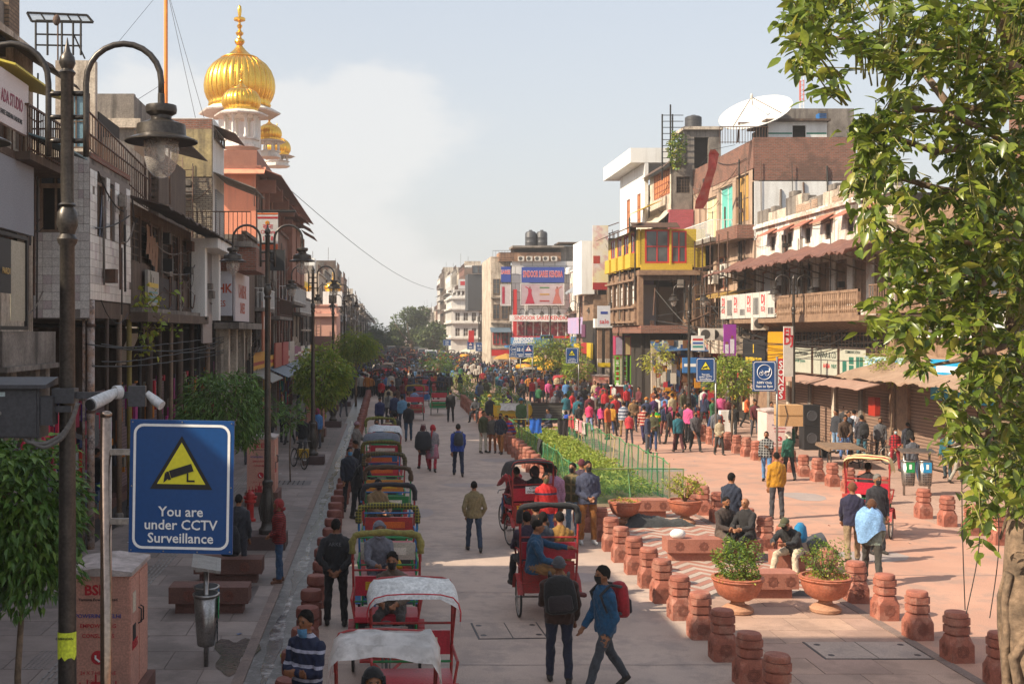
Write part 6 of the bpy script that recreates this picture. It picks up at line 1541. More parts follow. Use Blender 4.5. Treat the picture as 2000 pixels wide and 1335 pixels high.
# tall brick house with the dish
t=thing('brick_dish_house','tall dark brick house with balconies, rusty scaffold and a large dish on its roof','building')
Yw=59.3;fc=FC(Yw);zt=ZA(268,Yw)
xa,xb=FX,XA(1672,Yw)
wallgrid(fc,t,xa,xb,ZA(352,Yw),zt,[],m_brX)
fbox(fc,t,'white_patch',m_clean,xa,xb,-.3,.02,9.5,ZA(354,Yw))
fbox(fc,t,'brick_base',m_brX,xa+.02,xb,-.4,-.31,9.5,zt-.1)
ff=FR(FX)
hs=[(60.2,62.4,10.6,13.1),(63.0,65.5,10.2,12.9),(66.0,68.4,10.2,12.6),(60.6,62.2,7.2,8.7),(64,66,7.2,9.0),(67.5,69.5,7.0,8.7),(60.2,63.8,4.6,6.5),(64.5,69.8,4.6,6.5),(60,64.5,0,3.3),(65,70,0,3.3)]
wallgrid(ff,t,Yw+.01,71,0,14.2,hs,mat('tan plaster',(.45,.32,.23),.9,c2=(.3,.2,.14),scale=1,amt=.8,streak=((.15,.1,.07),.7,3.5),bump=.2))
fbox(ff,t,'interior',m_dark,Yw+.3,70.9,-7,-.7,0,14)
fbox(ff,t,'brick_top',m_brY,Yw+.02,71,-.2,.03,13.2,14.7)
window(ff,t,*hs[0],nx=2,nz=2,fm=m_woodl,gm=mat('ochre blind',(.45,.25,.06),.8),d=-.1);window(ff,t,*hs[1],nx=2,nz=1,fm=m_clean,gm=mat('teal door',(.12,.45,.38),.7),d=-.15);window(ff,t,*hs[2],nx=2,nz=1,fm=m_clean,gm=mat('pale yellow wall',(.6,.52,.3),.8),d=-.15)
for h in hs[3:6]:window(ff,t,*h,nx=2,nz=2,fm=m_woodr,d=-.1)
for h in hs[6:8]:window(ff,t,*h,nx=9,nz=6,fm=m_woodl,gm=m_dark,d=-.02,fr=.05)
fbox(ff,t,'brick_balcony',m_brY,59.6,63,.0,.9,9.6,10.3);fbox(ff,t,'balcony_slab',m_conc,63.01,70.5,.0,1.1,9.75,9.95);railing(ff,t,63.1,70.4,9.95,10.9,1.05,.2,m_clean)
fbox(fc,t,'street_blind_wall',m_brX,FX-.9,FX-.001,-.2,0,9.6,10.3)
fbox(ff,t,'cream_parapet',m_plast,60,70,.0,.9,3.6,4.55);slope(ff,t,59.4,66,.0,7.0,1.2,6.6,mat('striped tin',(.5,.3,.06),.7,stripes=((.06,.04,.03),'Y',.5,.45)),name='striped_awning')
for k in range(7):
 b=ff.mb();b.tube([(60+k*1.6,1.15,3.4),(60+k*1.6,1.15,10)],.035,5);b.build('scaffold_pole',m_iron,t)
for z in(4.6,6.9,8.4,9.6):b=ff.mb();b.tube([(59.6,1.15,z),(70,1.15,z)],.03,5);b.build('scaffold_rail',m_iron,t)
for k in range(4):ac('dusty air conditioner behind the scaffold of the dish house, %s from the battlements'%nth(k),ff,61+k*2.3,.15,7.5+.25*(k%2),.95,.75)
crates(t,ff,60.2,69.5,-.5,.3,.4,3.2,60,21,['#c03030','#d8c8a0','#203a80','#604020','#d0a030','#a8a8a8'])
clutter(t,ff,59.5,70.8,1,14,60,6);clutter(t,fc,FX+.2,23,9.8,14,9,7)
# roof: penthouse, railings, mast
t=thing('roof_penthouse','white rooftop cabin with green stripe and dark doorway beside the dish','rooftop cabin')
fp=FC(61.5);a,c=XA(1500,61.5),XA(1615,61.5);z0,z1=ZA(275,61.5),ZA(238,61.5)
wallgrid(fp,t,a,c,z0-.2,z1,[(XA(1548,61.5),XA(1574,61.5),z0-.15,ZA(245,61.5))],m_clean,th=.1)
fbox(fp,t,'interior',m_dark,a+.1,c-.1,-3,-.6,z0-.2,z1-.1);fbox(fp,t,'roof_sheet',m_wood,a-.2,c+.1,-3,.3,z1+.001,z1+.12)
for x_,y_ in((1500,1547),(1575,1614)):fp.mb().box(XA(x_,61.5),XA(y_,61.5),.001,.01,ZA(262,61.5),ZA(259,61.5)).build('green_stripe',paint('#207a60'),t)
fbox(FC(64),t,'rear_block',m_conc,XA(1520,64),XA(1668,64),-4,0,zt-.2,ZA(212,64));
t=thing('blue_cooler','blue desert cooler on the cabin roof','air cooler');fbox(FC(63),t,'case',paint('#2868a8'),XA(1600,63),XA(1614,63),-.5,0,ZA(238,63)+.12,ZA(221,63));
for k in range(6):FC(63).mb().box(XA(1601,63),XA(1613,63),.002,.01,ZA(237,63)+.15+k*.07,ZA(237,63)+.18+k*.07).build('louvre',m_black,t)
t=thing('roof_railing','thin iron railing along the brick roof below the dish','railing');railing(FC(59.5),t,XA(1405,59.5),XA(1500,59.5),zt-.3,zt+.55,0,.14,m_iron,ret=False)
t=thing('radio_mast','red and white lattice mast rising into the tree leaves','mast');b=MB();cx,cy=XA(1566,66),66.
for s_ in((-.12,0),(.12,0),(0,.2)):b.tube([(cx+s_[0],cy+s_[1],14),(cx+s_[0],cy+s_[1],22.5)],.025,5)
for k in range(28):z=15+k*.27;b.tube([(cx-.12,cy,z),(cx+.12,cy,z+.13)],.012,4);b.tube([(cx+.12,cy,z+.13),(cx,cy+.2,z+.2)],.012,4)
b.build('lattice',mat('mast paint',(.5,.12,.08),.6,stripes=((.6,.6,.6),'Z',2.4,.5)),t)
def bigdish():
 Yd=62.5;c=AT(1476,224,Yd);t=thing('satellite_dish','large white rooftop satellite dish tilted to the sky on the right','satellite dish',tuple(c))
 Rr=1.95;seg=40;m=MB();vs=[];n=8
 ax=Vector((-.36,-.46,.82)).normalized();up_=ax.orthogonal().normalized();q2=ax.cross(up_)
 for off in(0,-.03):
  for i in range(n+1):
   r_=Rr*i/n;dz=.42*(r_/Rr)**2-.25
   for k in range(seg):a=2*PI*k/seg;p=up_*cos(a)*r_+q2*sin(a)*r_+ax*(dz+off);vs.append(p)
 W=(n+1)*seg;fs=[]
 for i in range(n):
  for k in range(seg):a,b2=i*seg+k,i*seg+(k+1)%seg;fs+=[(a,b2,b2+seg,a+seg),(W+a,W+a+seg,W+b2+seg,W+b2)]
 for k in range(seg):a,b2=n*seg+k,n*seg+(k+1)%seg;fs.append((a,b2,W+b2,W+a))
 m.add(vs,fs);d=m.build('reflector',mat('dish white',(.74,.71,.66),.45,c2=(.58,.55,.5),scale=2.5,amt=.6,coords='obj',c3=(.4,.45,.5),scale3=1.6,amt3=.4),t,'auto')
 b=MB()
 for k in range(12):a=2*PI*k/12;b.tube([(up_*cos(a)+q2*sin(a))*Rr*g+ax*(.42*g*g-.33)for g in(.1,.4,.7,.97)],.02,4)
 b.build('back_ribs',m_steel,d)
 tip=ax*1.05
 for k in range(3):a=2*PI*k/3+.5;MB().tube([up_*cos(a)*Rr*.75+q2*sin(a)*Rr*.75+ax*.0,tip],.022,5).build('feed_strut',m_iron,t)
 MB().lathe([(.07,-.1),(.08,.1),(.04,.18)],10).build('feed_horn',m_ac,t,loc=tuple(tip))
 for x_ in(-.9,.95):MB().tube([(x_,0,-.1-.3),(x_*1.05,.1,-1.5)],.05,6).build('leg',m_iron,t)
 MB().tube([(-.9,0,-.45),(.95,0,-.45)],.04,5).build('cross_bar',m_iron,t)
bigdish()
t=thing('red_banner','torn red cloth banner hanging twisted from a rope before the dish house','banner')
pts=[(1411,292),(1414,300),(1408,330),(1402,350),(1396,372),(1388,392),(1382,408)];ws=[5,10,8,8,9,12,8];vs=[]
for i,((px,py),w_)in enumerate(zip(pts,ws)):
 for s_ in(-1,0,1):p=AT(px+s_*w_,py,60.5+i*.55);p.x-=.5;p.y+=.12*abs(s_)*sin(i*2);vs.append(p)
b=MB();b.add(vs,[(i*3+j,i*3+j+1,(i+1)*3+j+1,(i+1)*3+j)for i in range(6)for j in range(2)]);b.build('cloth_sheet',mat('red banner',(.45,.03,.04),.8,c2=(.5,.35,.3),scale=1.5,amt=.4),t)
MB().tube([AT(1436,283,60),AT(1411,292,60.5)-Vector((.5,0,0)),AT(1362,330,66)],.012,4).build('rope',m_ironb,t)
# roof structures left of the dish
t=thing('roof_room','concrete rooftop room with a creeper and open iron frame left of the dish','rooftop room')
Yk=72.;fk=FC(Yk)
wallgrid(fk,t,XA(1337,Yk),XA(1408,Yk),14.0,ZA(254,Yk),[(XA(1356,Yk),XA(1384,Yk),15.0,ZA(268,Yk))],m_conc);fbox(fk,t,'roof_slab',m_plast,XA(1334,Yk),XA(1411,Yk),-3,.2,ZA(254,Yk)+.001,ZA(251,Yk)+.1)
fbox(fk,t,'interior',m_dark,XA(1340,Yk),XA(1405,Yk),-2.5,-.5,14.0,17);b=fk.mb()
for k in range(10):b.box(XA(1291,Yk),XA(1332,Yk),.3,.34,14.8+k*.38,14.84+k*.38)
for x_ in(1291,1307,1311):b.box(XA(x_,Yk)-.04,XA(x_,Yk)+.04,.28,.36,14.2,18.9 if x_==1307 else 18.3)
b.build('iron_frame',m_ironb,t)
tank('black water tank on the roof room left of the dish',XA(1354,73),73,ZA(252,73)+.1,.52,.75)
p=thing('rooftop_creeper','yellow green creeper growing at the iron frame on the roof','plant',tuple(AT(1322,312,70.5)))
bush(p,(0,0,.6),(.55,.4,1.1),700,.2,.12,m_leafy,random.Random(5),stems=5)
# yellow bay house
t=thing('yellow_bay_house','corner house with yellow and red glazed bay over a dark open room, white upper storey','building')
X1=14.6;Y1=66.5;fc=FC(Y1);fs=FR(X1)
m_yelp=mat('yellow paint',(.62,.41,.03),.6,c2=(.45,.29,.03),scale=1.6,amt=.6,stripes=((.55,.36,.02),'Z',.22,.1));m_redp=mat('red frame paint',(.5,.02,.02),.45)
def bx(n,m,a,c,d0,d1,z0,z1):return fbox(fc,t,n,m,a,c,d0,d1,z0,z1)
zb0,zb1=ZA(522,Y1),ZA(447,Y1)
# camera side: two glazed units, then yellow brick
xg0,xg1,xg2,xg3,xe=XA(1258,Y1),XA(1307,Y1),XA(1311,Y1),XA(1341,Y1),XA(1378,Y1)
wallgrid(fc,t,X1+.2,xe,zb0,zb1,[(xg0+.05,xg1,zb0+.25,zb1-.05),(xg2,xg3,zb0+.25,zb1-.1)],m_bryX,th=.15,name='yellow_wall')
window(fc,t,xg0+.05,xg1,zb0+.25,zb1-.05,2,2,m_redp,m_glassd,d=-.02,fr=.09);window(fc,t,xg2,xg3,zb0+.25,zb1-.1,2,2,m_redp,m_glassd,d=-.02,fr=.09)
bx('yellow_post',m_yelp,xg1+.005,xg2-.005,.0,.08,zb0,zb1+.05);bx('yellow_sill',m_yelp,X1+.15,xg3+.3,.001,.12,zb0-.15,zb0+.15)
hsd=[(Y1+.6+k*2.0,Y1+1.9+k*2.0,zb0+.9,zb1-.1)for k in range(4)]
wallgrid(fs,t,Y1+.01,Y1+8.8,zb0,zb1,hsd,m_yelp,th=.15,name='yellow_wall')
for h in hsd:window(fs,t,*h,nx=2,nz=1,fm=m_redp,d=-.03,fr=.09)
for k in range(4):fbox(fs,t,'yellow_box_balcony',m_yelp,Y1+.5+k*2.1,Y1+1.9+k*2.1,.01,.35,zb0+.02,zb0+.85)
bx('bay_core',m_dark,X1+.4,xe-.1,-8,-.5,zb0,zb1)
slope(fs,t,Y1-.3,Y1+9,-.2,zb1+.35,.75,zb1-.02,m_iron,name='bay_roof');slope(fc,t,X1-.4,xe-1.6,-.2,zb1+.35,.5,zb1+.03,m_iron,name='bay_roof')
# dark open room and carved street front below
z2=ZA(635,Y1)
bx('floor_beam',m_bronze,X1,XA(1365,Y1),-8,.3,zb0-.45,zb0-.16);bx('floor_beam',m_brX,X1+.1,XA(1345,Y1),-8,.35,z2-.45,z2)
wallgrid(fs,t,Y1+.3,Y1+9,z2+.01,zb0-.46,[(Y1+.9+k*1.6,Y1+2.0+k*1.6,z2+1.2,zb0-.8)for k in range(5)],m_bronze,name='carved_wall')
for k in range(5):window(fs,t,Y1+.9+k*1.6,Y1+2.0+k*1.6,z2+1.2,zb0-.8,2,3,m_woodl,m_clean,d=-.1)
xr=XA(1345,Y1)
bx('room_back',mat('brown room wall',(.12,.07,.045),.9,c2=(.06,.035,.025),scale=1),X1+.3,xr,-3.6,-3.4,z2,zb0-.46)
bx('corner_pier',m_bronze,X1+.02,X1+.3,-.4,.05,z2+.01,zb0-.46);bx('mauve_panel',mat('mauve',(.22,.14,.24),.8),X1+.5,X1+1.4,-2.2,-2.1,z2+1.6,zb0-.46);bx('inner_partition',mat('fawn board',(.26,.19,.13),.8),X1+1.5,X1+3.4,-2.3,-2.2,z2,z2+2.3);bx('inner_partition',mat('grey board',(.3,.27,.26),.8),X1+.35,X1+1.45,-1.8,-1.7,z2,z2+2.4)
bx('right_wall',m_bronze,xr-.1,xr+.15,-3.4,-.3,z2,zb0-.46)
for k in range(4):MB().tube([(X1+2.6+k*.2,Y1-.2,z2+.1+k*.05),(X1+5.0+k*.1,Y1-.3,z2+1.1+k*.15)],.04,4).build('fallen_pole',m_iron,t)
for k in range(6):fbox(fs,t,'carved_pilaster',m_woodl if k%2 else m_bronze,Y1+.35+k*1.6,Y1+.55+k*1.6,.001,.12,z2+.02,zb0-.47)
for z in(z2+.15,z2+1.0,zb0-.75):fbox(fs,t,'carved_rail',m_bronze,Y1+.3,Y1+9,.121,.2,z,z+.12)
bx('roof_fascia',m_wood,X1+.3,xr,-.2,.06,zb0-.75,zb0-.461)
for k in range(3):bx('room_post',m_wood,X1+1.45+k*.95,X1+1.55+k*.95,-1.5,-1.4,z2,zb0-.5)
# lattice bit to the right of the room
wallgrid(fc,t,xr+.2,XA(1395,Y1),z2-.3,ZA(530,Y1)-.0,[(xr+.5,XA(1390,Y1),z2+.9,ZA(548,Y1))],m_bronze,th=.1,name='lattice_wall');window(fc,t,xr+.5,XA(1390,Y1),z2+.9,ZA(548,Y1),9,8,m_woodl,m_dark,d=0,fr=.05)
# ground floor of this corner: striped piers seen beyond
bx('ground_core',m_dark,X1+1.2,XA(1345,Y1),-8,-2.2,0,z2-.46)
# upper storeys
Y2=71.0;fc2=FC(Y2);fs2=FR(XA(1313,Y2));X2=XA(1313,Y2)
z3=ZA(448,Y2)-.2
wallgrid(fc2,t,X2,XA(1352,Y2),ZA(410,Y2),ZA(322,Y2),[(XA(1321,Y2),XA(1348,Y2),ZA(377,Y2),ZA(345,Y2))],m_conc);window(fc2,t,XA(1321,Y2),XA(1348,Y2),ZA(377,Y2),ZA(345,Y2),5,5,m_wood,m_dark,d=-.1,fr=.05)
fbox(fc2,t,'pink_brick_wall',m_brpX,XA(1305,Y2),XA(1352,Y2),-.2,.3,z3,ZA(410,Y2)-.001)
wallgrid(fs2,t,Y2+.01,77,z3,ZA(322,Y2),[(71.6,75.8,ZA(386,74),ZA(338,74))],m_plast);window(fs2,t,71.6,75.8,ZA(386,74),ZA(338,74),9,4,m_woodr,mat('cane blind',(.45,.18,.07),.8),d=-.02,fr=.07)
fs3=FR(X2-.35);wallgrid(fs3,t,77.01,85,z3-.5,ZA(330,80),[(78.2,79.3,11.6,14.2),(81.6,82.7,11.6,14.2)],m_clean)
for a in(78.2,81.6):window(fs3,t,a,a+1.1,11.6,14.2,2,3,m_woodr,MATS['cane blind'],d=-.05)
fbox(FR(X2),t,'white_parapet',m_clean,77,86.5,-2,1.3,ZA(330,80)+.01,ZA(312,80)+.35);fbox(FR(X2),t,'upper_core',m_conc,71.3,85,-7,-.3,8,ZA(335,72))
slope(fs2,t,70.8,77.2,-.1,ZA(318,Y2)+.25,.5,ZA(322,Y2)-.1,m_wood,name='eave')
slope(FR(X2-.3),t,72.5,77.5,.0,ZA(408,74)+.35,.9,ZA(408,74),m_yelp,name='yellow_sunshade');slope(FR(X2),t,70.8,77.5,.1,ZA(412,72),1.2,zb1+.5,mat('cream scallop',(.55,.47,.36),.8,c2=(.35,.3,.24)),name='scalloped_skirt',wav=.1)
clutter(t,fs,Y1+.3,Y1+9,z2,zb1,22,8);clutter(t,fc,X1+.2,XA(1390,Y1),z2-.4,zb0,16,9);clutter(t,fs3,77,85,8,15,12,10);clutter(t,fs2,Y2,77,9,14.5,10,11)
# clothes, goods and shop front deep under the house
t=thing('bazaar_mouth','dark bazaar mouth packed with hanging goods under the yellow bay house','shop')
crates(t,FC(66),X1+.6,19.2,-.2,1.3,.5,4.3,260,13,['#8a8070','#b02838','#303038','#c8c0b0','#284878','#704828','#c88a20','#505860'])
fbox(FC(67),t,'shop_panel',m_plast,X1+.9,X1+2.3,-.2,0,0,3.6);fbox(FC(67),t,'shop_panel',m_woodl,X1+2.5,X1+3.2,-.2,0,0,4.2);fbox(FC(66.8),t,'poster',paint('#b8483a'),X1+1.1,X1+1.9,0,.02,1.6,2.6);fbox(FC(66.8),t,'shop_fascia',paint('#c8b890'),X1+.8,X1+3.4,0,.1,3.61,4.3)
crates(t,FC(65.6),X1+.7,X1+3.6,-.2,.2,.2,3.4,60,14,['#8a8070','#b02838','#c8c0b0','#284878','#c88a20'])
fbox(FC(70),t,'back_wall',m_dark,X1+1,19.5,-.2,0,0,4.6);fbox(FC(64),t,'red_step',m_redp,15.6,18.9,-2,.4,0,.3);slope(FC(66),t,15.2,19,0,4.2,1.6,3.7,paint('#3a5a80'),name='blue_tarp',wav=.1)
s=shopsign('pale blue shop board under the bazaar mouth',FC(63.2),XA(1335,63),XA(1368,63),ZA(728,63),ZA(698,63),0,paint('#3a78b8'));panelbit(s,FC(63.2),'white_line',m_white,XA(1338,63),XA(1365,63),ZA(716,63),ZA(710,63),.002)
# striped column shop and green menu boards
t=thing('column_shop','shop front with brown and cream banded columns under a white fascia','shop')
Yc_=78.5;fq=FC(Yc_)
for px in(1166,1181,1196,1208):
 fq.mb().box(XA(px,Yc_),XA(px+8,Yc_),0,.3,ZA(700,Yc_),ZA(640,Yc_)).build('column_upper',m_bronze,t);fq.mb().box(XA(px,Yc_),XA(px+8,Yc_),0,.3,0,ZA(700,Yc_)-.001).build('column_lower',m_plast,t)
fbox(fq,t,'fascia',m_clean,XA(1160,Yc_),XA(1215,Yc_),-.3,.4,ZA(640,Yc_)+.01,ZA(622,Yc_));fbox(fq,t,'dark_shop',m_dark,XA(1167,Yc_),XA(1240,Yc_),-6,-.8,0,ZA(625,Yc_));fbox(fq,t,'yellow_strip',paint('#d8b818'),XA(1166,Yc_),XA(1190,Yc_),.31,.34,ZA(716,Yc_),ZA(708,Yc_))
for k,(y,a,z,h_,c_)in enumerate(((79.5,2.2,2.9,1.1,'#c8a820'),(82,2.6,3.2,.8,'#a02828'),(80,1.6,4.3,1.2,'#b8b4ac'),(84.9,2.4,2.6,1.3,'#d8b030'),(83,1.5,4.4,.9,'#6a3a5a'),(87.6,2.4,3.4,1.0,'#3a6a98'),(79.4,5,0,2.5,'#8a6a50'),(85,4,0,2.3,'#5a4038'))):fbox(FR(14.3+.1*(k%3)),t,'small_board',paint(c_),y,y+a,-.05,0,z,z+h_)
for k,px in enumerate((1201,1215,1231)):
 s=shopsign('tall green menu board with food pictures, %s from the left'%nth(k),FC(74),XA(px,74),XA(px+10,74),ZA(758-k*2,74),ZA(694,74),0,paint('#68a818'),cat='menu board',name='menu_board')
 for j in range(6):
  cz=ZA(699+j*10,74);M_=FC(74).M@Matrix.Translation((XA(px+5,74),.004,cz))@Matrix.Rotation(R(-90),4,'X');MB(M_).lathe([(.1,0),(.09,.008)],10).build('dish_print',paint(['#8a2018','#d8d0c0','#602818','#b03828'][(j+k)%4]),s);panelbit(s,FC(74),'menu_line',m_white,XA(px+1.5,74),XA(px+8.5,74),cz-.18,cz-.15,.002)
t=thing('menu_billboard','mauve and yellow lit advertisement box above the green menu boards','sign');fq=FC(74)
fbox(fq,t,'box',paint('#a83058'),XA(1202,74),XA(1240,74),-.8,0,ZA(693,74),ZA(656,74));panelbit(t,fq,'poster',paint('#a89ab0'),XA(1203,74),XA(1220,74),ZA(692,74),ZA(658,74),.004);panelbit(t,fq,'poster',paint('#c8b080'),XA(1221,74),XA(1231,74),ZA(692,74),ZA(658,74),.004)
t=thing('red_counter','red painted stall counter below the green menu boards','counter');fbox(FC(73.5),t,'counter_body',m_redp,XA(1196,73.5),XA(1240,73.5),-.6,0,0,1.3);fbox(FC(73.5),t,'counter_top',m_clean,XA(1194,73.5),XA(1242,73.5),-.7,.1,1.301,1.36)
# white billboard wall and hoarding
t=thing('hoarding','tall pastel cloth hoarding on a white painted wall with iron frame','billboard')
Yh=88.;fh=FC(Yh)
fbox(fh,t,'white_wall',m_clean,XA(1136,Yh),XA(1161,Yh),-4,0,ZA(574,Yh),ZA(470,Yh));fbox(fh,t,'cloth',mat('hoarding print',(.70,.58,.30),.7,c2=(.66,.62,.6),scale=.5,amt=1,c3=(.5,.12,.2),scale3=.9,amt3=.5),XA(1156,Yh),XA(1186,Yh),.3,.4,ZA(566,Yh),ZA(441,Yh))
fbox(fh,t,'print_edge',paint('#a02828'),XA(1156,Yh),XA(1186,Yh),.401,.41,ZA(566,Yh),ZA(552,Yh));fbox(fh,t,'print_panel',paint('#a83828'),XA(1157,Yh),XA(1170,Yh),.401,.41,ZA(515,Yh),ZA(500,Yh))
b=fh.mb();
for px in(1190,1198,1206):b.tube([(XA(px,Yh),.2,7),(XA(px,Yh),.2,ZA(455,Yh))],.05,5)
for k in range(9):b.tube([(XA(1186,Yh),.2,8+k*.6),(XA(1208,Yh),.2,8.3+k*.6)],.035,4)
b.build('iron_frame',m_iron,t)
fbox(fh,t,'backing_house',m_wood,XA(1186,Yh),XA(1215,Yh),-4,.0,0,ZA(465,Yh));fbox(fh,t,'lower_wall',m_bronze,XA(1160,Yh),XA(1186,Yh),-5,-.2,0,ZA(575,Yh));
s=shopsign('small white and blue box sign with red print near the carved house',FC(72),XA(1167,72),XA(1192,72),ZA(638,72),ZA(597,72),0,paint('#c8ccd4'),[('sale',.4,m_red,XA(1180,72),ZA(628,72),.01)]);panelbit(s,FC(72),'blue_print',m_blue,XA(1173,72),XA(1187,72),ZA(613,72),ZA(608,72),.002)
# arched blue awning house
t=thing('arched_shop','shop house with grey curved awnings and mauve painted balcony','building')
Ya=93.;fa_=FR(XA(1100,110));Xa=XA(1100,110)
fs4=FR(17.3);wallgrid(fs4,t,90,104,0,10.6,[(91+k*3.1,93.2+k*3.1,6,8.1)for k in range(4)]+[(91,103,0,3.4)],m_plast);fbox(fs4,t,'interior',m_dark,90.2,103.8,-7,-.6,0,10)
for k in range(4):window(fs4,t,91+k*3.1,93.2+k*3.1,6,8.1,3,1,m_woodr,d=-.1);slope(fs4,t,90.6+k*3.1,93.6+k*3.1,.0,9.0,1.3,8.1,mat('grey tin',(.3,.31,.32),.5,.3,c2=(.2,.2,.2)),name='curved_awning',wav=-.25)
fbox(fs4,t,'painted_balcony',mat('mauve balcony',(.45,.28,.42),.8,c2=(.3,.3,.5),scale=.8,amt=1),90,104,.01,.8,4.6,6.0);slope(fs4,t,90,104,.0,4.3,1.4,3.7,m_brownaw,name='shop_awning',rag=.05)
for k in range(3):ac('air conditioner over the arched shop, %s from the hoarding'%nth(k),FC(90),17.3+k*.9,0,9.0,.8,.6)
# Sindoor saree shop
t=thing('saree_emporium','large corner saree emporium with white tiled front, red bands and roof terrace','building')
Ys=122.;fc=FC(Ys);xa,xb=XA(1000,Ys),XA(1166,Ys)
fc.mb
zt=ZA(510,Ys)
wallgrid(fc,t,xa,xb,0,zt,[(XA(1008,Ys),XA(1150,Ys),ZA(656,Ys),ZA(628,Ys)),(XA(1010,Ys),XA(1150,Ys),0,ZA(690,Ys))],mat('panelled white front',(.68,.66,.64),.7,brick=((.62,.6,.58),(.3,.28,.27),1.2,.9,.05,'XZ'),c2=(.5,.48,.45),scale=.4))
fbox(fc,t,'interior',m_dark,xa+.2,xb-.2,-9,-1.5,0,zt-.3);fbox(fc,t,'brick_top',brickm('orange brick top',(.4,.2,.1),(.32,.15,.08),(.3,.22,.16),'XZ'),XA(975,Ys),XA(1095,Ys),-3,.2,zt+.001,ZA(493,Ys))
fbox(fc,t,'display_goods',mat('saree display',(.5,.04,.08),.7,c2=(.08,.05,.06),scale=1.5,amt=1,c3=(.5,.45,.35),scale3=2.2,amt3=.8),XA(1010,Ys),XA(1148,Ys),-.8,-.7,ZA(656,Ys),ZA(628,Ys));
for k in range(9):fbox(fc,t,'display_post',m_clean,XA(1010+k*16,Ys),XA(1011.5+k*16,Ys),-.6,-.5,ZA(656,Ys),ZA(628,Ys))
for px in((1002,1009),(1112,1118)):fbox(fc,t,'red_pier',m_redp,XA(px[0],Ys),XA(px[1],Ys),.001,.3,ZA(665,Ys),ZA(565,Ys))
fbox(fc,t,'red_ledge',m_redp,xa,XA(1115,Ys),.001,.5,ZA(660,Ys),ZA(656,Ys));fbox(fc,t,'blue_tin_awning',paint('#3a7ab0'),XA(985,Ys),XA(1095,Ys),0,2.2,ZA(678,Ys),ZA(674,Ys))
fl=FR(xa-1.6);fbox(FC(Ys),t,'left_wing',m_plast,XA(960,Ys),xa-.05,-12,-.8,0,ZA(500,Ys))
fbox(fc,t,'roof_terrace_slab',m_conc,XA(1000,Ys),XA(1100,Ys),-3,.6,ZA(484,Ys),ZA(480,Ys));fbox(fc,t,'terrace_back',m_dark,XA(1003,Ys),XA(1096,Ys),-2.8,-2,ZA(500,Ys)+.3,ZA(484,Ys)-.01)
wl=FC(Ys+.8)
for j,z in enumerate((2.9,5.6,8.3)):
 for k in range(2):window(wl,t,XA(962+k*17,Ys)+.1,XA(962+k*17,Ys)+.85,z+.5,z+2.1,2,3,m_woodl if j else m_redp,m_glassd,d=.05)
 fbox(wl,t,'wing_ledge',m_conc,XA(960,Ys),xa-.06,.001,.3,z,z+.14)
fbox(wl,t,'wing_sign',m_redp,XA(961,Ys),XA(996,Ys),.3,.36,2.2,2.85);slope(wl,t,XA(958,Ys),XA(998,Ys),0,5.2,1.3,4.7,paint('#5a6a78'),name='wing_awning')
railing(FC(Ys-.3),t,XA(962,Ys),XA(1003,Ys),ZA(505,Ys),ZA(490,Ys),0,.3,ret=False)
for px in(1040,1062):tank('large black water tank on the saree emporium roof, %s'%('left one' if px==1040 else 'right one'),XA(px,Ys),Ys+1.5,ZA(480,Ys),.6,1.75)
for k in range(5):ac('white air conditioner on the emporium roof, %s from the left'%nth(k),FC(Ys-.2),XA(1017+k*16,Ys),0,ZA(510,Ys),.62,.5)
for k in range(3):ac('air conditioner under the flat roof right of the emporium tanks, %s from the left'%nth(k),FC(Ys+1),XA(1106+k*16,Ys),0,ZA(491,Ys),.62,.5)
fbox(fc,t,'brown_roof',m_wood,XA(1090,Ys),XA(1150,Ys),-3,.3,ZA(476,Ys),ZA(473,Ys));fbox(fc,t,'right_upper',m_conc,XA(1095,Ys),XA(1160,Ys),-3,-.3,ZA(510,Ys),ZA(480,Ys)-.01)
tank('small white water tank right of the blue SINDOOR board',XA(1107,Ys),Ys-1,ZA(536,Ys),.28,.7,m_clean)
m_redt=mat('red letter',(.62,.03,.03),.6)
fcs=FC(Ys-.4)
s=shopsign('blue board with red and white SINDOOR SAREE KENDRA lettering',fcs,XA(1018,Ys),XA(1101,Ys),ZA(552,Ys),ZA(522,Ys),0,mat('board blue',(.02,.05,.28),.6),[('SINDOOR SAREE KENDRA',.95,m_white,XA(1059,Ys),ZA(536,Ys),.035,.375),('SINDOOR SAREE KENDRA',.95,m_redt,XA(1059,Ys),ZA(536,Ys),.004,.375,.02)])
s=shopsign('narrow blue board with the saree shop name on the side wing',fcs,XA(978,Ys),XA(997,Ys),ZA(551,Ys),ZA(521,Ys),0,MATS['board blue'],[('SAREE',.6,m_white,XA(987,Ys),ZA(532,Ys),.05,.6),('SAREE',.6,m_redt,XA(987,Ys),ZA(532,Ys),.01,.6,.01)])
s=shopsign('framed picture billboard with women in red and pink dresses',fcs,XA(1017,Ys),XA(1100,Ys),ZA(595,Ys),ZA(555,Ys),0,mat('poster grey pink',(.5,.42,.44),.6,c2=(.35,.2,.24),scale=.35,amt=.9),frame=m_clean,cat='billboard',name='billboard')
def dressfig(s,px,c_,flip=1):
 b=fcs.mb();x=XA(px,Ys);zz=ZA(593,Ys);b.poly([(x-.5,.01,zz),(x+.5,.01,zz),(x+.16,.01,zz+1.1),(x-.16,.01,zz+1.1)]);b.poly([(x-.16,.01,zz+1.1),(x+.16,.01,zz+1.1),(x+.2,.01,zz+1.55),(x-.2,.01,zz+1.55)]);b.poly([(x+.1*flip,.011,zz+1.5),(x+.5*flip,.011,zz+1.75),(x+.45*flip,.011,zz+1.85),(x+.05*flip,.011,zz+1.6)]);b.build('dress_print',c_,s)
 b=fcs.mb();b.box(x-.09,x+.09,.01,.012,zz+1.56,zz+1.8);b.build('face_print',paint('#8a5a48'),s)
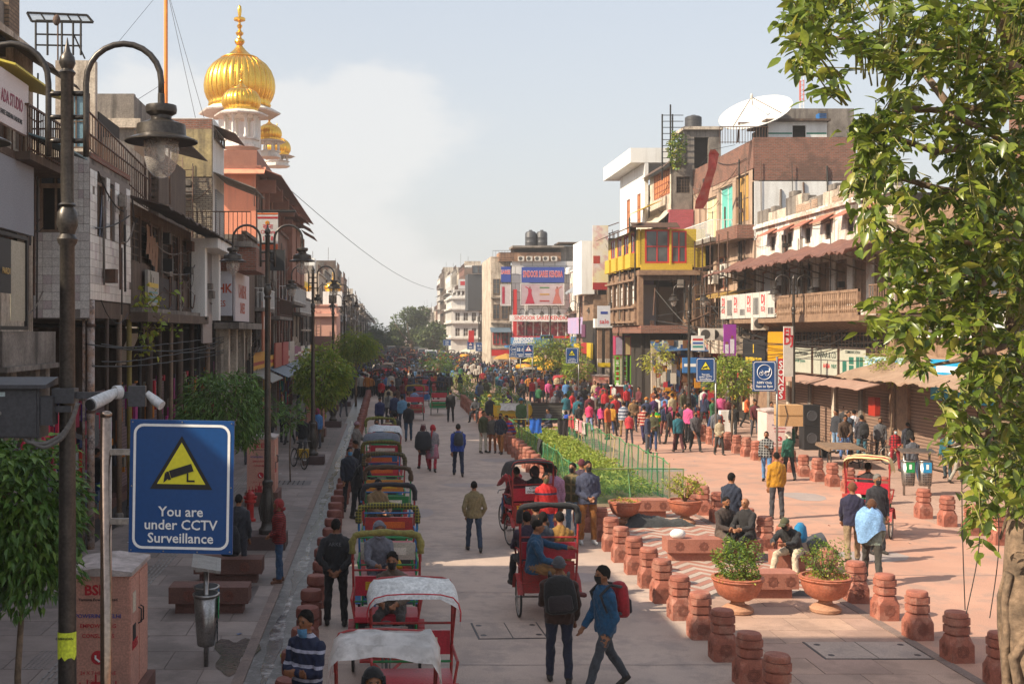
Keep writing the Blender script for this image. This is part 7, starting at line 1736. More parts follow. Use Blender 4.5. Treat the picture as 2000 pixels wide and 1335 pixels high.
dressfig(s,1034,paint('#b02040'),-1);dressfig(s,1087,paint('#b86a60'))
for k in range(3):panelbit(s,fcs,'text_print',paint(['#4a7a4a','#c0903a','#a02020'][k]),XA(1053,Ys),XA(1072,Ys),ZA(563+k*13,Ys),ZA(560.5+k*13,Ys),.01)
s=shopsign('narrow framed picture panel on the side wing of the emporium',fcs,XA(978,Ys),XA(996,Ys),ZA(596,Ys),ZA(556,Ys),0,paint('#c0b4b4'),frame=m_clean,cat='billboard',name='billboard');panelbit(s,fcs,'red_print',paint('#a82040'),XA(980,Ys),XA(985,Ys),ZA(593,Ys),ZA(560,Ys),.01)
s=shopsign('long white fascia reading SINDOOR SAREE KENDRA in red',FC(Ys-.7),XA(994,Ys),XA(1114,Ys),ZA(627,Ys),ZA(615,Ys),0,m_clean,[('SINDOOR SAREE KENDRA',.6,m_redt,XA(1056,Ys),ZA(621,Ys),.015,.82)])
s=shopsign('blue and white SINDOOR SAREE KENDRA board above the blue tin awning',FC(Ys-2.3),XA(993,Ys),XA(1050,Ys),ZA(671,Ys),ZA(658,Ys),0,paint('#5a90c0'),[('SINDOOR',.42,m_white,XA(1018,Ys),ZA(661.5,Ys),.05,1.1),('SAREE KENDRA',.34,m_white,XA(1018,Ys),ZA(667.5,Ys),.04,.95)])
s=shopsign('white red banner hung before the emporium ground floor',FC(Ys-6),XA(1063,Ys-6),XA(1080,Ys-6),ZA(712,Ys-6),ZA(693,Ys-6),0,paint('#c8a8a0'));
s=shopsign('teal framed glass board beside the emporium air conditioners',FC(Ys-.5),XA(1055,Ys),XA(1078,Ys),ZA(670,Ys),ZA(655,Ys),0,paint('#5a7a80'),frame=paint('#2a8aa8'))
# side street filler behind and between
genbuilding('whitewashed shop house between the arched shop and the emporium',FR(19.5),104.3,121.5,11.0,m_whitew,61)
genbuilding('brown brick shop house right behind the emporium',FR(17.5),136,150,10.5,m_brY,62)
genbuilding('pink plaster shop house with red banner far on the right',FR(16.5),150.3,166,8.2,m_pinkw,63)
genbuilding('cream plaster shop house far on the right',FR(16),166.3,183,10.5,m_plast,64)
t=thing('black_roof_block','black painted rooftop block with glass screen far on the right','building');fx=FC(175);fbox(fx,t,'block',mat('black paint wall',(.05,.05,.055),.8),XA(914,175),XA(958,175),-6,0,8,ZA(535,175));fbox(fx,t,'screen',m_glassd,XA(922,175),XA(958,175),-.2,.2,ZA(534,175),ZA(519,175))
railing(fx,t,XA(922,175),XA(958,175),ZA(534,175),ZA(519,175),.3,.8,ret=False,r=.05)
# white classical house
t=thing('white_classical_house','ornate white classical house with cornices and arched windows down the street','building')
Yo=190.;fo=FC(Yo);xa=XA(882,Yo);xb=XA(935,Yo);zt=ZA(576,Yo)
zl=[ZA(p,Yo)for p in(690,660,630,603)]
hs=[(xa+.6+k*1.35,xa+1.4+k*1.35,zl[2]+.3,zl[2]+1.7)for k in range(3)]+[(xa+.6+k*1.35,xa+1.4+k*1.35,zl[1]+.3,zl[1]+1.7)for k in range(3)]
wallgrid(fo,t,xa,xb,0,zt,hs,m_marb)
for h in hs:window(fo,t,*h,nx=2,nz=2,fm=m_clean,gm=m_wood,d=-.1)
for z in zl+[zt-.5]:fbox(fo,t,'cornice',m_marb,xa-.2,xb+.2,.001,.45,z-.15,z+.12)
for k in range(7):fbox(fo,t,'balustrade_pier',m_marb,xa+k*.72,xa+.25+k*.72,-.2,.1,zt+.01,zt+.7)
fbox(fo,t,'balustrade_cap',m_marb,xa-.1,xb+.1,-.25,.2,zt+.701,zt+.85)
fso=FR(xa);wallgrid(fso,t,Yo+.01,Yo+16,0,zt,[(Yo+1+k*2.5,Yo+2.4+k*2.5,z+.4,z+2)for k in range(6)for z in zl[1:3]],m_marb);fbox(fso,t,'mass',m_dark,Yo+.3,Yo+15.9,-4,-.3,0,zt-.2)
for z in zl+[zt-.5]:fbox(fso,t,'cornice',m_marb,Yo,Yo+16,.001,.45,z-.15,z+.12)
y=207;k=0;q=random.Random(99)
while y<400:
 L=q.uniform(11,20);i=(k*5+2)%6
 genbuilding('%s shop house far along the right side, %s beyond the white classical house'%(names[i],nth(k)),FR(12.5-.010*(y-200)+q.uniform(-.4,.6)+2),y,y+L-.15,q.uniform(15.5,19)if k<6 else q.uniform(9,12),pal[i],200+k,goods=False,signs=y<260)
 y+=L;k+=1
s=shopsign('white roof sign with red emblem on the far right row',FC(195),XA(895,195),XA(913,195),ZA(564,195),ZA(545,195),0,paint('#d0ccc8'));panelbit(s,FC(195),'red_emblem',m_red,XA(899,195),XA(908,195),ZA(557,195),ZA(549,195),.01)
s=shopsign('tall red banner on the pink shop house down the street',FC(149),XA(915,149),XA(926,149),ZA(668,149),ZA(645,149),0,m_redp)
s=shopsign('small red board right of the toilets sign down the street',FC(148),XA(944,148),XA(958,148),ZA(678,148),ZA(671,148),0,m_redp)
s=shopsign('black Punjabi style hanging board at the fascia beside the emporium',FC(120),XA(1058,90),XA(1062,90),3,4,0,m_black)if 0 else None
# overhead wires
def wire(label,pts,r=.012,n=12,sag=.4):
 t=thing('overhead_cable',label,'cable',(0,0,0));P_=[]
 for i in range(len(pts)-1):
  a,b2=Vector(pts[i]),Vector(pts[i+1])
  for k in range(n):f_=k/n;p=a.lerp(b2,f_);p.z-=sag*4*f_*(1-f_);P_.append(p)
 P_.append(Vector(pts[-1]))
 for _ in range(12):P_=[P_[0]]+[(P_[i-1]+P_[i+1])/2 for i in range(1,len(P_)-1)]+[P_[-1]]
 MB().tube(P_,r,4).build('strand',m_ironb,t)
wire('long cable crossing the sky from the temple to the far trees',[AT(560,365,84),AT(848,565,205)],.03,24,1.5)
q=random.Random(12)
lb=['loose black cable drooping along the right gallery house, %s strand','tangled cable over the bazaar mouth, %s strand','cable sagging along the left arcade, %s strand']
for k in range(7):wire(lb[0]%nth(k),[(FX-.3-q.random(),43+q.uniform(0,4),q.uniform(4.0,5.0)),(FX-.4-q.random(),50+q.uniform(-2,2),q.uniform(4,5)),(FX-.5-q.random(),59,q.uniform(3.6,5))],.02,8,q.uniform(.1,.5))
for k in range(10):wire(lb[1]%nth(k),[(14.9+q.random()*3,64+q.uniform(-1,1),q.uniform(4.0,8.0)),(16.5+q.random()*3,61+q.uniform(-2,2),q.uniform(3.5,7)),(18.8,57+q.uniform(-2,2),q.uniform(3.6,7))],.02,8,q.uniform(.1,.7))
for k in range(5):wire(lb[2]%nth(k),[(-6.3,24+q.uniform(0,2),q.uniform(3.6,5.0)),(-6.2,33+q.uniform(-2,2),q.uniform(4,5)),(-6.2,44,q.uniform(4,5)),(-6.1,56,q.uniform(4,6))],.016,8,q.uniform(.1,.4))
for k in range(3):wire('thin black cable hanging in front of the tree trunk at right, %s strand'%nth(k),[AT(1880+k*30,800,10.3),AT(1878+k*32,930,10.4),AT(1880+k*38,1060,10.4),AT(1885-k*(20-k*22),1190+k*8,10.5)],.005,10,0)
# ---------------------------------------------------------------- vegetation
m_bark=mat('tree bark',(.27,.18,.115),.85,c2=(.08,.055,.035),scale=5,amt=.9,streak=((.08,.055,.04),.6,9),bump=.9,bscale=16,coords='obj')
m_bl=[mat('peepal leaf %d'%i,c,.32,c2=tuple(x*.5 for x in c),scale=5,amt=.8,trans=.42,spec=.6)for i,c in enumerate([(.19,.26,.03),(.29,.35,.045),(.11,.17,.025),(.40,.39,.06)])]
def inside(p,poly):
 x,y=p;r=False;j=len(poly)-1
 for i in range(len(poly)):
  xi,yi=poly[i];xj,yj=poly[j]
  if(yi>y)!=(yj>y)and x<(xj-xi)*(y-yi)/(yj-yi)+xi:r=not r
  j=i
 return r
def big_tree():
 rs=random.Random(21)
 base=Vector((6.82,12.0,0));t=thing('peepal_tree','large broad leaved tree with twisted trunk standing at the right foreground','tree',tuple(base))
 def W(px,py,Y=11.5):return AT(px,py,Y)-base
 trunk=thing('trunk',None,None);trunk.location=(0,0,0);
 bpy.data.objects.remove(trunk)
 b=MB()
 b.tube([(0,0,-.02),(.02,0,.5),(-.02,0,1.1),W(1998,1200,12),W(2006,1040,12),W(2016,900,12),W(2015,780,12),W(2000,640,12),W(2010,480,12),W(2040,300,12),W(2030,120,12),W(1985,-60,12)],[.34,.28,.24,.22,.20,.18,.16,.18,.16,.15,.13,.1],14)
 for k in range(9):
  a=k*.7;pts=[]
  for i in range(9):f=i/8;aa=a+f*rs.uniform(1.0,2.2);pts.append((cos(aa)*(.27-.07*f)-.2*f,sin(aa)*(.27-.07*f),f*2.3+.0))
  b.tube(pts,[.09,.075,.065,.06,.055,.05,.045,.04,.035],6)
 tr=b.build('trunk',m_bark,t,True)
 br=[([(2012,850),(1975,790),(1935,720),(1906,640),(1918,560),(1912,470),(1900,400),(1880,300),(1850,200),(1790,120)],11.6,.11,.03),([(2035,150),(1975,70),(1945,10),(1930,-60)],11,.1,.06),([(2010,480),(1960,470),(1900,470),(1800,460),(1730,430)],11,.05,.015),([(2030,160),(1960,120),(1880,105),(1800,95),(1700,85),(1600,70)],11,.06,.015),([(2020,220),(1940,205),(1860,215),(1770,215),(1700,235)],10.6,.05,.014),([(2000,300),(1930,260),(1880,230),(1830,210)],10.4,.04,.014),([(1915,500),(1850,560),(1790,590),(1720,600)],10.8,.04,.012),([(2010,640),(1960,680),(1880,700),(1800,720)],10.6,.045,.012),([(2012,820),(1960,830),(1900,860),(1850,870)],10.8,.04,.012),([(2000,900),(1985,950),(1970,1000),(1950,1050)],11,.03,.012),([(1905,380),(1840,370),(1760,350),(1700,330)],10.8,.045,.012),([(1880,290),(1830,300),(1780,280),(1720,260),(1660,250)],10.8,.04,.012)]
 nodes=[]
 for pts,Y,r0,r1 in br:
  P_=[W(p[0]+rs.uniform(-4,4),p[1]+rs.uniform(-4,4),Y+rs.uniform(-.25,.25)+(.4 if i==0 else 0))for i,p in enumerate(pts)]
  n=len(P_);MB().tube(P_,[r0+(r1-r0)*i/(n-1)for i in range(n)],8).build('branch',m_bark,t,True);nodes+=P_
  for a,b2 in zip(P_,P_[1:]):nodes.append((a+b2)/2)
 up=[(1535,-20),(1518,55),(1528,105),(1546,150),(1570,188),(1600,200),(1640,196),(1662,135),(1700,118),(1740,150),(1790,135),(1830,150),(1865,160),(1920,180),(2000,190),(2060,100),(2060,-60),(1560,-60)]
 lo=[(1700,215),(1745,180),(1850,170),(1900,150),(2060,130),(2060,1080),(1985,1010),(1950,960),(1940,1060),(1905,1085),(1890,1000),(1895,930),(1850,890),(1790,885),(1800,840),(1845,790),(1800,745),(1760,690),(1735,640),(1680,650),(1672,560),(1712,505),(1675,460),(1690,425),(1645,385),(1665,340),(1690,300),(1640,262)]
 tw=MB();lm=[MB()for _ in m_bl];indiv=[]
 vleaf,fleaf=leafmesh(1,.46,.3)
 cnt=0;tries=0
 def shoot(px,py,Y):
  nonlocal cnt
  c=W(px,py,Y);nd=min(nodes,key=lambda q:(q-c).length)
  d0=(c-nd);
  if d0 .length>1.3:d0=d0 .normalized()*1.3
  st=c-d0*.45;mid=(st+c)/2+Vector((rs.uniform(-.05,.05),rs.uniform(-.05,.05),.05))
  tw.tube([st,mid,c],[.008,.005,.003],4,False)
  dirn=(c-st).normalized()if(c-st).length>.01 else Vector((-1,0,0))
  n=rs.randint(6,10)
  for k in range(n):
   f=k/n;p=mid.lerp(c,f)if f<.6 else c+Vector((rs.gauss(0,.06),rs.gauss(0,.06),rs.gauss(0,.05)))
   d=dirn*rs.uniform(0,.8)+Vector((rs.gauss(0,.8),rs.gauss(0,.8),rs.uniform(-1.1,.25)))
   s_=rs.uniform(.075,.165);q=d.to_track_quat('X','Z').to_matrix()@Matrix.Rotation(rs.uniform(-1,1),3,'X')
   mi=rs.choices(range(4),(5,4,4,1.3))[0]
   if rs.random()<.05 and Y<10.6 and len(indiv)<300:indiv.append((p,q,s_,mi))
   else:
    A=np.array(q)*s_;vv=np.array(vleaf)@A.T+np.array(p);lm[mi].add([tuple(a)for a in vv],fleaf)
 while cnt<1400 and tries<60000:
  tries+=1
  px,py=rs.uniform(1510,2050),rs.uniform(-55,1090)
  # uneven edge and holes: three scales of sine noise
  nz=sin(px*.021+py*.013)+sin(px*.05-py*.037+2)+.8*sin(px*.09+py*.083)
  if inside((px,py),up):dens=.95
  elif inside((px,py),lo):dens=.95 if py<620 else(.75 if py<880 else.8)
  else:continue
  if(nz<-.8 and px<1860)or rs.random()>dens:continue
  shoot(px,py,rs.uniform(9.2,12.4));cnt+=1
 tw.build('twigs',mat('green twig',(.22,.2,.06),.7),t)['kind']='stuff'
 for m,mm in zip(lm,m_bl):o=m.build('leaves',mm,t,True);o['kind']='stuff'
 mes=[]
 for mm in m_bl:me=MB().add(vleaf,fleaf).mesh('leaf',True);me.materials.append(mm);mes.append(me)
 for p,q,s_,mi in indiv:
  o=meshobj('leaf',mes[mi],None,t,tuple(p));o.rotation_euler=q.to_euler();o.scale=(s_,)*3
big_tree()
def small_tree(label,x,y,h,cz,r,n,L,W_,mats,seed,trunk=.035,name='street_tree',cat='tree',stems=10,drop=0.):
 rs=random.Random(seed);t=thing(name,label,cat,(x,y,0))
 MB().tube([(0,0,0),(rs.uniform(-.04,.04),0,cz*.4),(rs.uniform(-.06,.06),0,cz*.8),(0,0,cz)],[trunk,trunk*.9,trunk*.7,trunk*.4],7).build('trunk',m_bark,t,True)
 ms=[MB()for _ in mats]
 # clumps, each of a handful of leaves
 nc=n//9
 for k in range(nc):
  while True:
   p=Vector((rs.uniform(-1,1),rs.uniform(-1,1),rs.uniform(-1,1)))
   if p.length<1:break
  p=p.normalized()*(p.length**.5)*(1+.25*sin(p.x*6+seed)*cos(p.z*5+p.y*4))
  c=Vector((p.x*r[0],p.y*r[1],cz+p.z*r[2]));out_=Vector((p.x,p.y,p.z*.6-.1))
  for _ in range(9):
   q=c+Vector((rs.gauss(0,L*.6),rs.gauss(0,L*.6),rs.gauss(0,L*.5)));d=out_+Vector((rs.gauss(0,.6),rs.gauss(0,.6),rs.gauss(0,.4)-drop))
   m3=d.to_track_quat('X','Z').to_matrix()@Matrix.Rotation(rs.uniform(-.8,.8),3,'X');s_=rs.uniform(.7,1.3)
   v0=np.array([(0,0,0),(L*.35,-W_/2,.02*L),(L,0,-.18*L),(L*.35,W_/2,.02*L)]);A=np.array(m3)*s_
   ms[rs.randrange(len(ms))].add([tuple(a)for a in(v0@A.T+np.array(q))],[(0,1,2),(0,2,3)])
 for m,mm in zip(ms,mats):m.build('leaves',mm,t)['kind']='stuff'
 b=MB()
 for k in range(stems):a=rs.uniform(0,6.28);b.tube([(0,0,cz-r[2]*.8),(cos(a)*r[0]*.4,sin(a)*r[1]*.4,cz-.1*r[2]),(cos(a)*r[0]*.85,sin(a)*r[1]*.85,cz+rs.uniform(-.2,.7)*r[2])],[trunk*.5,trunk*.35,.006],5)
 b.build('branches',m_bark,t);return t
m_dl=[mat('dark glossy leaf %d'%i,c,.4,c2=tuple(x*.6 for x in c),scale=7,amt=.6,trans=.25)for i,c in enumerate([(.11,.22,.035),(.18,.30,.05),(.08,.17,.03)])]
small_tree('dark leafy street tree at the left edge behind the grey electrical box',XA(40,12.3),12.3,3,ZA(1010,12.3),(.60,.5,.86),5200,.13,.05,m_dl,1,.04,drop=.5)
small_tree('dark green street tree rising behind the large CCTV sign',XA(437,28.5),28.5,3,ZA(800,28.5),(1.02,.95,.92),4600,.17,.05,m_dl,2,.045,drop=.5)
small_tree('thin sapling in the tree grating beyond the kiosk on the left pavement',XA(567,36.8),36.8,2,ZA(812,36.8),(.36,.36,.5),420,.16,.06,m_dl,3,.025)
m_yg=[mat('bright leaf %d'%i,c,.5,c2=tuple(x*.65 for x in c),scale=7,amt=.6,trans=.4)for i,c in enumerate([(.30,.40,.05),(.20,.30,.04),(.40,.43,.06)])]
small_tree('bright green bushy tree on the left pavement before the leaning palm',XA(630,50),50,3,ZA(735,50),(1.2,1.1,1.2),4200,.22,.08,m_yg,4,.06,drop=.3)
small_tree('feathery yellow green tree beyond the bushy tree on the left pavement',XA(695,74),74,3,ZA(676,74),(1.15,1.1,.8),1800,.45,.05,m_yg,5,.08,drop=.6,stems=24)
small_tree('green street tree beside the NMV sign on the right pavement',15.2,50.5,3,ZA(737,50.5),(.95,.9,.85),2300,.2,.06,m_yg,6,.045)
small_tree('yellow leaved sapling before the bazaar mouth',XA(1283,61),61,3,ZA(700,61),(.75,.7,.75),420,.2,.08,[m_yg[2],m_leafy[3]],7,.035)
small_tree('tall slim sapling with yellow green leaves before the rolling shutters',XA(1742,41.5),41.5,4,ZA(712,41.5),(.75,.6,.6),700,.2,.045,[m_yg[2],m_yg[0]],8,.03)
small_tree('small street tree between the sign trio and the emporium',XA(1062,86),86,3,ZA(690,86),(1.2,1.0,1.0),900,.25,.1,m_yg,9,.05)
small_tree('small green tree beside the single CCTV sign',XA(1100,77),77,3,ZA(690,77),(1.1,1.0,1.0),1100,.24,.1,m_yg,10,.05)
small_tree('low green tree behind the single CCTV sign',XA(1128,72),72,2,ZA(718,72),(.9,.8,.7),900,.22,.09,m_yg,14,.05)
small_tree('small palm like plant in the median before the handcarts',XA(858,90),90,2,ZA(708,90),(1.2,1.0,.7),500,.4,.05,m_dl,12,.05)
for k,(px,Y,r)in enumerate(((905,62,.9),(935,58,.7),(870,80,1.2),(848,100,1.4),(960,66,.9),(890,95,1.4),(985,72,1.),(925,80,1.))):
 x=min(7.6,max(5.7,XA(px,Y)));t=thing('median_shrub','leafy shrub in the median beds beyond the police barricades, %s from the camera'%nth(k),'shrub',(x,Y,0),group='shrubs in the far median beds');bush(t,(0,0,.7),(r,.9,.7),700,.16,.08,m_yg if k%2 else m_leafy,random.Random(40+k),stems=6)
 # creeper on the left cornice
rs=random.Random(9);t=thing('cornice_creeper','yellow green creeper growing from the cornice between tiled and wooden house','plant',tuple(AT(270,615,30.2)))
b=MB();lm=[MB(),MB()];root=Vector(t.location)
for k in range(26):
 px=rs.choice([rs.uniform(228,340),rs.uniform(236,262)]);py=575+rs.random()**1.2*70 if px>262 else rs.uniform(570,705);Y=30+rs.uniform(-.5,.8);c=AT(px,py,Y)-root;c.x=max(c.x,.0)+.2
 b.tube([(0,0,0),(c.x*.5+.1,c.y*.5,max(c.z*.5,c.z)+.1),tuple(c)],[.012,.008,.004],4);leafcloud(lm[rs.random()<.4],[c+Vector((rs.gauss(0,.12),rs.gauss(0,.12),rs.gauss(0,.1)))for _ in range(7)],.16,.11,rs,droop=.6)
b.build('stems',m_bark,t);lm[0].build('leaves',m_yg[0],t)['kind']='stuff';lm[1].build('leaves',m_leafy[3],t)['kind']='stuff'
# distant trees closing the street
m_ft=[mat('distant leaf %d'%i,c,.7,c2=tuple(x*.6 for x in c),scale=.4,amt=.7,trans=.2)for i,c in enumerate([(.085,.13,.035),(.055,.09,.03),(.13,.16,.045)])]
def far_tree(label,px,py,Y,rpx,rpy,n,seed,mats=m_ft):
 rs=random.Random(seed);x=XA(px,Y);z=ZA(py,Y);r=rpx*Y/F;rz_=rpy*Y/F;t=thing('broad_tree',label,'tree',(x,Y,0),group='trees closing the far end of the street')
 b=MB();b.tube([(0,0,0),(.1,0,z*.4),(0,0,z)],[.45,.35,.15],8)
 for k in range(7):a=k*.9;b.tube([(0,0,z*.45),(cos(a)*r*.4,sin(a)*r*.4,z*.8),(cos(a)*r*.75,sin(a)*r*.6,z+rz_*.2)],[.2,.12,.04],5)
 b.build('trunk',m_bark,t,True);ms=[MB()for _ in mats]
 blobs=[]
 for k in range(16):
  a=rs.uniform(0,6.28);f=rs.random()**.5*.75;blobs.append((Vector((cos(a)*r*f,sin(a)*r*.6*f,z+rs.uniform(-.7,.75)*rz_*(1-.4*f))),rs.uniform(.22,.42)*r))
 for k in range(n):
  c,br_=rs.choice(blobs);d=Vector((rs.gauss(0,1),rs.gauss(0,1),rs.gauss(0,1))).normalized();p=c+d*br_*rs.uniform(.6,1.05)
  leafcloud(ms[rs.randrange(3)],[p],.55,.3,rs,simple=True,outward=tuple(c))
 for m,mm in zip(ms,mats):m.build('crown',mm,t)['kind']='stuff'
far_tree('tallest rounded dark tree in the middle of the far street end',802,642,225,46,56,7000,1)
far_tree('dark tree left of the tallest far tree',757,660,235,38,40,5000,2)
far_tree('olive coloured tree right of the tallest far tree',850,662,215,38,36,4400,3)
far_tree('low grey green tree at the left foot of the far trees',728,668,300,26,30,2400,4)
far_tree('pale tree behind the far left roofs',715,640,380,30,26,1500,5)
far_tree('small dark tree between the far trees and the white house',873,672,200,14,22,1200,6)
# flower bed behind the nets
m_soil=mat('bed soil',(.22,.15,.09),.95,c2=(.13,.09,.06),scale=1.5)
sheet('garden_bed',5.35,8.0,31.5,52.5,.012,m_soil)
rs=random.Random(4);hm=[MB(),MB(),MB()]
for k in range(19000):
 x=rs.uniform(5.6,7.8);y=rs.uniform(32.2,52);
 if x>7.3 and rs.random()<.5:continue
 top=.42+.07*sin(x*5+y*2.3)+.05*sin(y*5.1);z=top-rs.random()**2*.2
 leafcloud(hm[rs.randrange(3)],[(x,y,z)],.13,.06,rs,simple=True)
for m,mm in zip(hm,(m_yg[0],m_leafy[1],m_yg[2])):o=m.build('bedding_plants',mm);tag(o,None,None,None,'stuff')
# ---------------------------------------------------------------- nets, clothes, barricades
m_net=mat('green net',(.05,.26,.13),.8,c2=(.03,.17,.09),scale=3,coords='obj',trans=.35,alpha=-.3)
m_gpost=mat('green bamboo',(.03,.22,.08),.6,c2=(.10,.16,.05),scale=5,coords='obj',c3=(.3,.24,.12),scale3=2,amt3=.6)
m_bamb=mat('bare bamboo',(.42,.30,.14),.6,c2=(.3,.2,.1),scale=4,coords='obj')
def netfence(label,pts,h,seed,step=.7,rail=True,lean=.12,sag=.1):
 rs=random.Random(seed);t=thing('net_fence',label,'fence',tuple(pts[0])if len(pts[0])==3 else(*pts[0],0));o=Vector(t.location)
 P_=[Vector((*p[:2],0))-o for p in pts];S=[]
 for a,b in zip(P_,P_[1:]):
  n=max(1,int((b-a).length/step));S+=[a.lerp(b,k/n)for k in range(n)]
 S.append(P_[-1]);H=[h*(1+rs.uniform(-.06,.06))for _ in S];T=[Vector((rs.uniform(-lean,lean)*.4,rs.uniform(-lean,lean)*.4,H[i]))+S[i]for i in range(len(S))]
 vs=[];k=5;sub=4;cols_=[]
 for i in range(len(S)-1):
  for j in range(sub):
   f=j/sub;cols_.append((S[i].lerp(S[i+1],f),T[i].lerp(T[i+1],f)-Vector((0,0,sag*4*f*(1-f)*.5))))
 cols_.append((S[-1],T[-1]))
 for i,(a,b)in enumerate(cols_):
  for j in range(k+1):f=j/k;p=a.lerp(b,f);w_=.05*sin(i*1.1+j*.9);vs.append((p.x+w_,p.y+w_*.5,p.z+.01))
 fs=[(i*(k+1)+j,(i+1)*(k+1)+j,(i+1)*(k+1)+j+1,i*(k+1)+j+1)for i in range(len(cols_)-1)for j in range(k)]
 MB().add(vs,fs).build('net',m_net,t)
 for i,(a,b)in enumerate(zip(S,T)):
  off=Vector((rs.uniform(-.25,.25),rs.uniform(-.3,.3),0))if i%2 else Vector((0,0,0))
  MB().tube([a-off*.6,b+off*.4+Vector((0,0,rs.uniform(0,.12)))],.022,6).build('post',m_gpost if rs.random()<.78 else m_bamb,t)
 if rail:MB().tube([b for b in T],.018,5).build('top_rail',m_gpost,t)
 return t
netfence('green net fence with leaning green posts on the road side of the flower bed',[(7.95,32.2),(8.02,38),(8.0,44),(8.0,52)],1.12,1)
netfence('low green net fence on the lane side of the flower bed',[(5.5,32.2),(5.5,40),(5.45,47),(5.4,52)],.95,2,step=1.1)
netfence('front green net fence closing the flower bed towards the planters',[(5.5,32.0),(6.8,32.0),(8.25,32.0)],1.0,3,step=1.3,sag=.0)
netfence('green net fence of the second bed beyond the barricades',[(5.35,57),(5.3,66),(5.35,74),(5.4,84)],1.0,4,step=1.2)
netfence('green net and black sheet fence round the far beds',[(7.9,60),(7.9,72),(7.9,90)],.9,5,step=1.4)
t=thing('black_sheet','black plastic sheet thrown over rubble in the median before the far net','tarpaulin',(6.6,60.5,0));b=MB();rs=random.Random(3);n=12
b.add([(i*.22-1.3,j*.22-1.3,.75*math.exp(-((i-6)**2+(j-6)**2)/22)+rs.uniform(0,.12))for i in range(n+1)for j in range(n+1)],[(i*(n+1)+j,(i+1)*(n+1)+j,(i+1)*(n+1)+j+1,i*(n+1)+j+1)for i in range(n)for j in range(n)]);b.build('sheet',mat('black plastic',(.02,.02,.022),.35),t,True)
def hangcloth(label,x,y,z,w,l,c,rz=0.,kind='cloth',pat=None):
 t=thing('hanging_garment',label,'garment',(x,y,z),rz);b=MB();n,m_=7,7;vs=[]
 for s_ in(-1,1):
  for i in range(n+1):
   for j in range(m_+1):
    f=j/m_;u=(i/n-.5)*w*(1-.15*sin(f*3));vs.append((u,s_*(.025+.05*f)+.03*sin(i*1.9+f*3+x),.02-f*l*(1 if s_<0 else.7)+(.03*sin(i*2.2)if j==m_ else 0)))
 W=(n+1)*(m_+1)
 for o in(0,W):b.F+=[(o+i*(m_+1)+j,o+(i+1)*(m_+1)+j,o+(i+1)*(m_+1)+j+1,o+i*(m_+1)+j+1)for i in range(n)for j in range(m_)]
 b.F+=[(i*(m_+1),(i+1)*(m_+1),W+(i+1)*(m_+1),W+i*(m_+1))for i in range(n)]
 b.V=vs;b.build('fabric',cloth(c,pat),t,True);return t
t=thing('drying_rail','green rail across the median hung with drying clothes','rail',(5.4,48.6,0));
for k in range(4):MB().tube([(k*.95,0,0),(k*.95,0,1.12)],.022,5).build('post',m_gpost,t)
MB().tube([(0,0,1.1),(2.85,0,1.1)],.02,5).build('rail_bar',m_gpost,t)
for i,(dx,w_,l_,c,lb)in enumerate(((.95,.55,.62,'#1a5fc0','bright blue shirt drying on the green rail'),(2.1,.5,1.0,'#2a2024','black trousers hanging from the green rail'),(2.75,.42,.85,'#1a181c','dark trousers at the right end of the green rail'))):hangcloth(lb,5.4+dx,48.6,1.12,w_,l_,c)
for i,(y,c,lb,pat)in enumerate(((49.6,'#a04838','orange red printed cloth drying on the net fence',None),(48.7,'#b02030','crimson scarf drying on the net fence',None),(47.8,'#d8c8c0','white and pink striped towel drying on the net fence',('s','#c03040',.08,.4)),(46.9,'#c08088','faded pink shirt drying on the net fence',None),(46.1,'#b8a8a0','pale cloth drying on the net fence, nearest one',None),(50.7,'#405080','blue jeans hung where rail and net fence meet',None))):
 hangcloth(lb,8.0,y,1.14,.7,.65,c,R(90),pat=pat)
hangcloth('black shawl thrown over the lane side net fence',5.46,40.5,.98,.7,.6,'#1a1a1c',R(90))
m_ypol=mat('barricade yellow',(.72,.42,.01),.5,c2=(.5,.28,.01),scale=3,coords='obj')
def barricade(label,x,y,rz):
 t=thing('police_barricade',label,'barricade',(x,y,0),rz)
 for s_ in(-.75,.75):
  MB().tube([(s_,0,0),(s_,0,1.35)],.03,6).build('post',m_ypol,t)
  MB().tube([(s_,-.3,.03),(s_,.3,.03)],.03,6).build('foot',m_ypol,t)
 MB().box(-.74,.74,-.015,.015,.5,1.3).build('panel',m_ypol,t);MB().box(-.74,.74,-.015,.015,.2,.3).build('lower_bar',m_ypol,t)
 text('DELHI POLICE',.27,mat('dark red letter',(.25,.01,.01),.6),t,(0,-.02,.68),bold=.02,sx=.85);MB().box(-.6,.6,-.02,-.016,.92,1.22).build('pale_panel',paint('#c8b050'),t)
barricade('yellow police barricade with red lettering, left one of the pair',5.9,54.5,0);barricade('yellow police barricade under the grey blanket, right one of the pair',7.6,54.8,R(-6))
hangcloth('white plastic sheet over the left police barricade',5.95,54.45,1.4,1.1,.35,'#e0dedc');hangcloth('grey striped blanket over the right police barricade',7.7,54.7,1.4,1.6,.95,'#4a4640',pat=('s','#2a2826',.12,.4))
t=thing('sleeping_person','person asleep under a crumpled dark blanket between the rear planters','person',(6.75,28.55,0),R(8));b=MB();n,m_=26,10;vs=[]
for i in range(n+1):
 for j in range(m_+1):
  u=i/n;v=j/m_*2-1;prof=.26*math.exp(-((u-.2)/.16)**2)+.22*math.exp(-((u-.5)/.22)**2)+.14*math.exp(-((u-.85)/.12)**2);vs.append(((u-.5)*1.75,v*.32*(1-.3*abs(u-.4)),max(.005,prof*cos(v*PI/2)**.6+.02*sin(i*1.7+j*2.1))))
b.add(vs,[(i*(m_+1)+j,(i+1)*(m_+1)+j,(i+1)*(m_+1)+j+1,i*(m_+1)+j+1)for i in range(n)for j in range(m_)]);b.build('blanket',cloth('#35383a'),t,True)
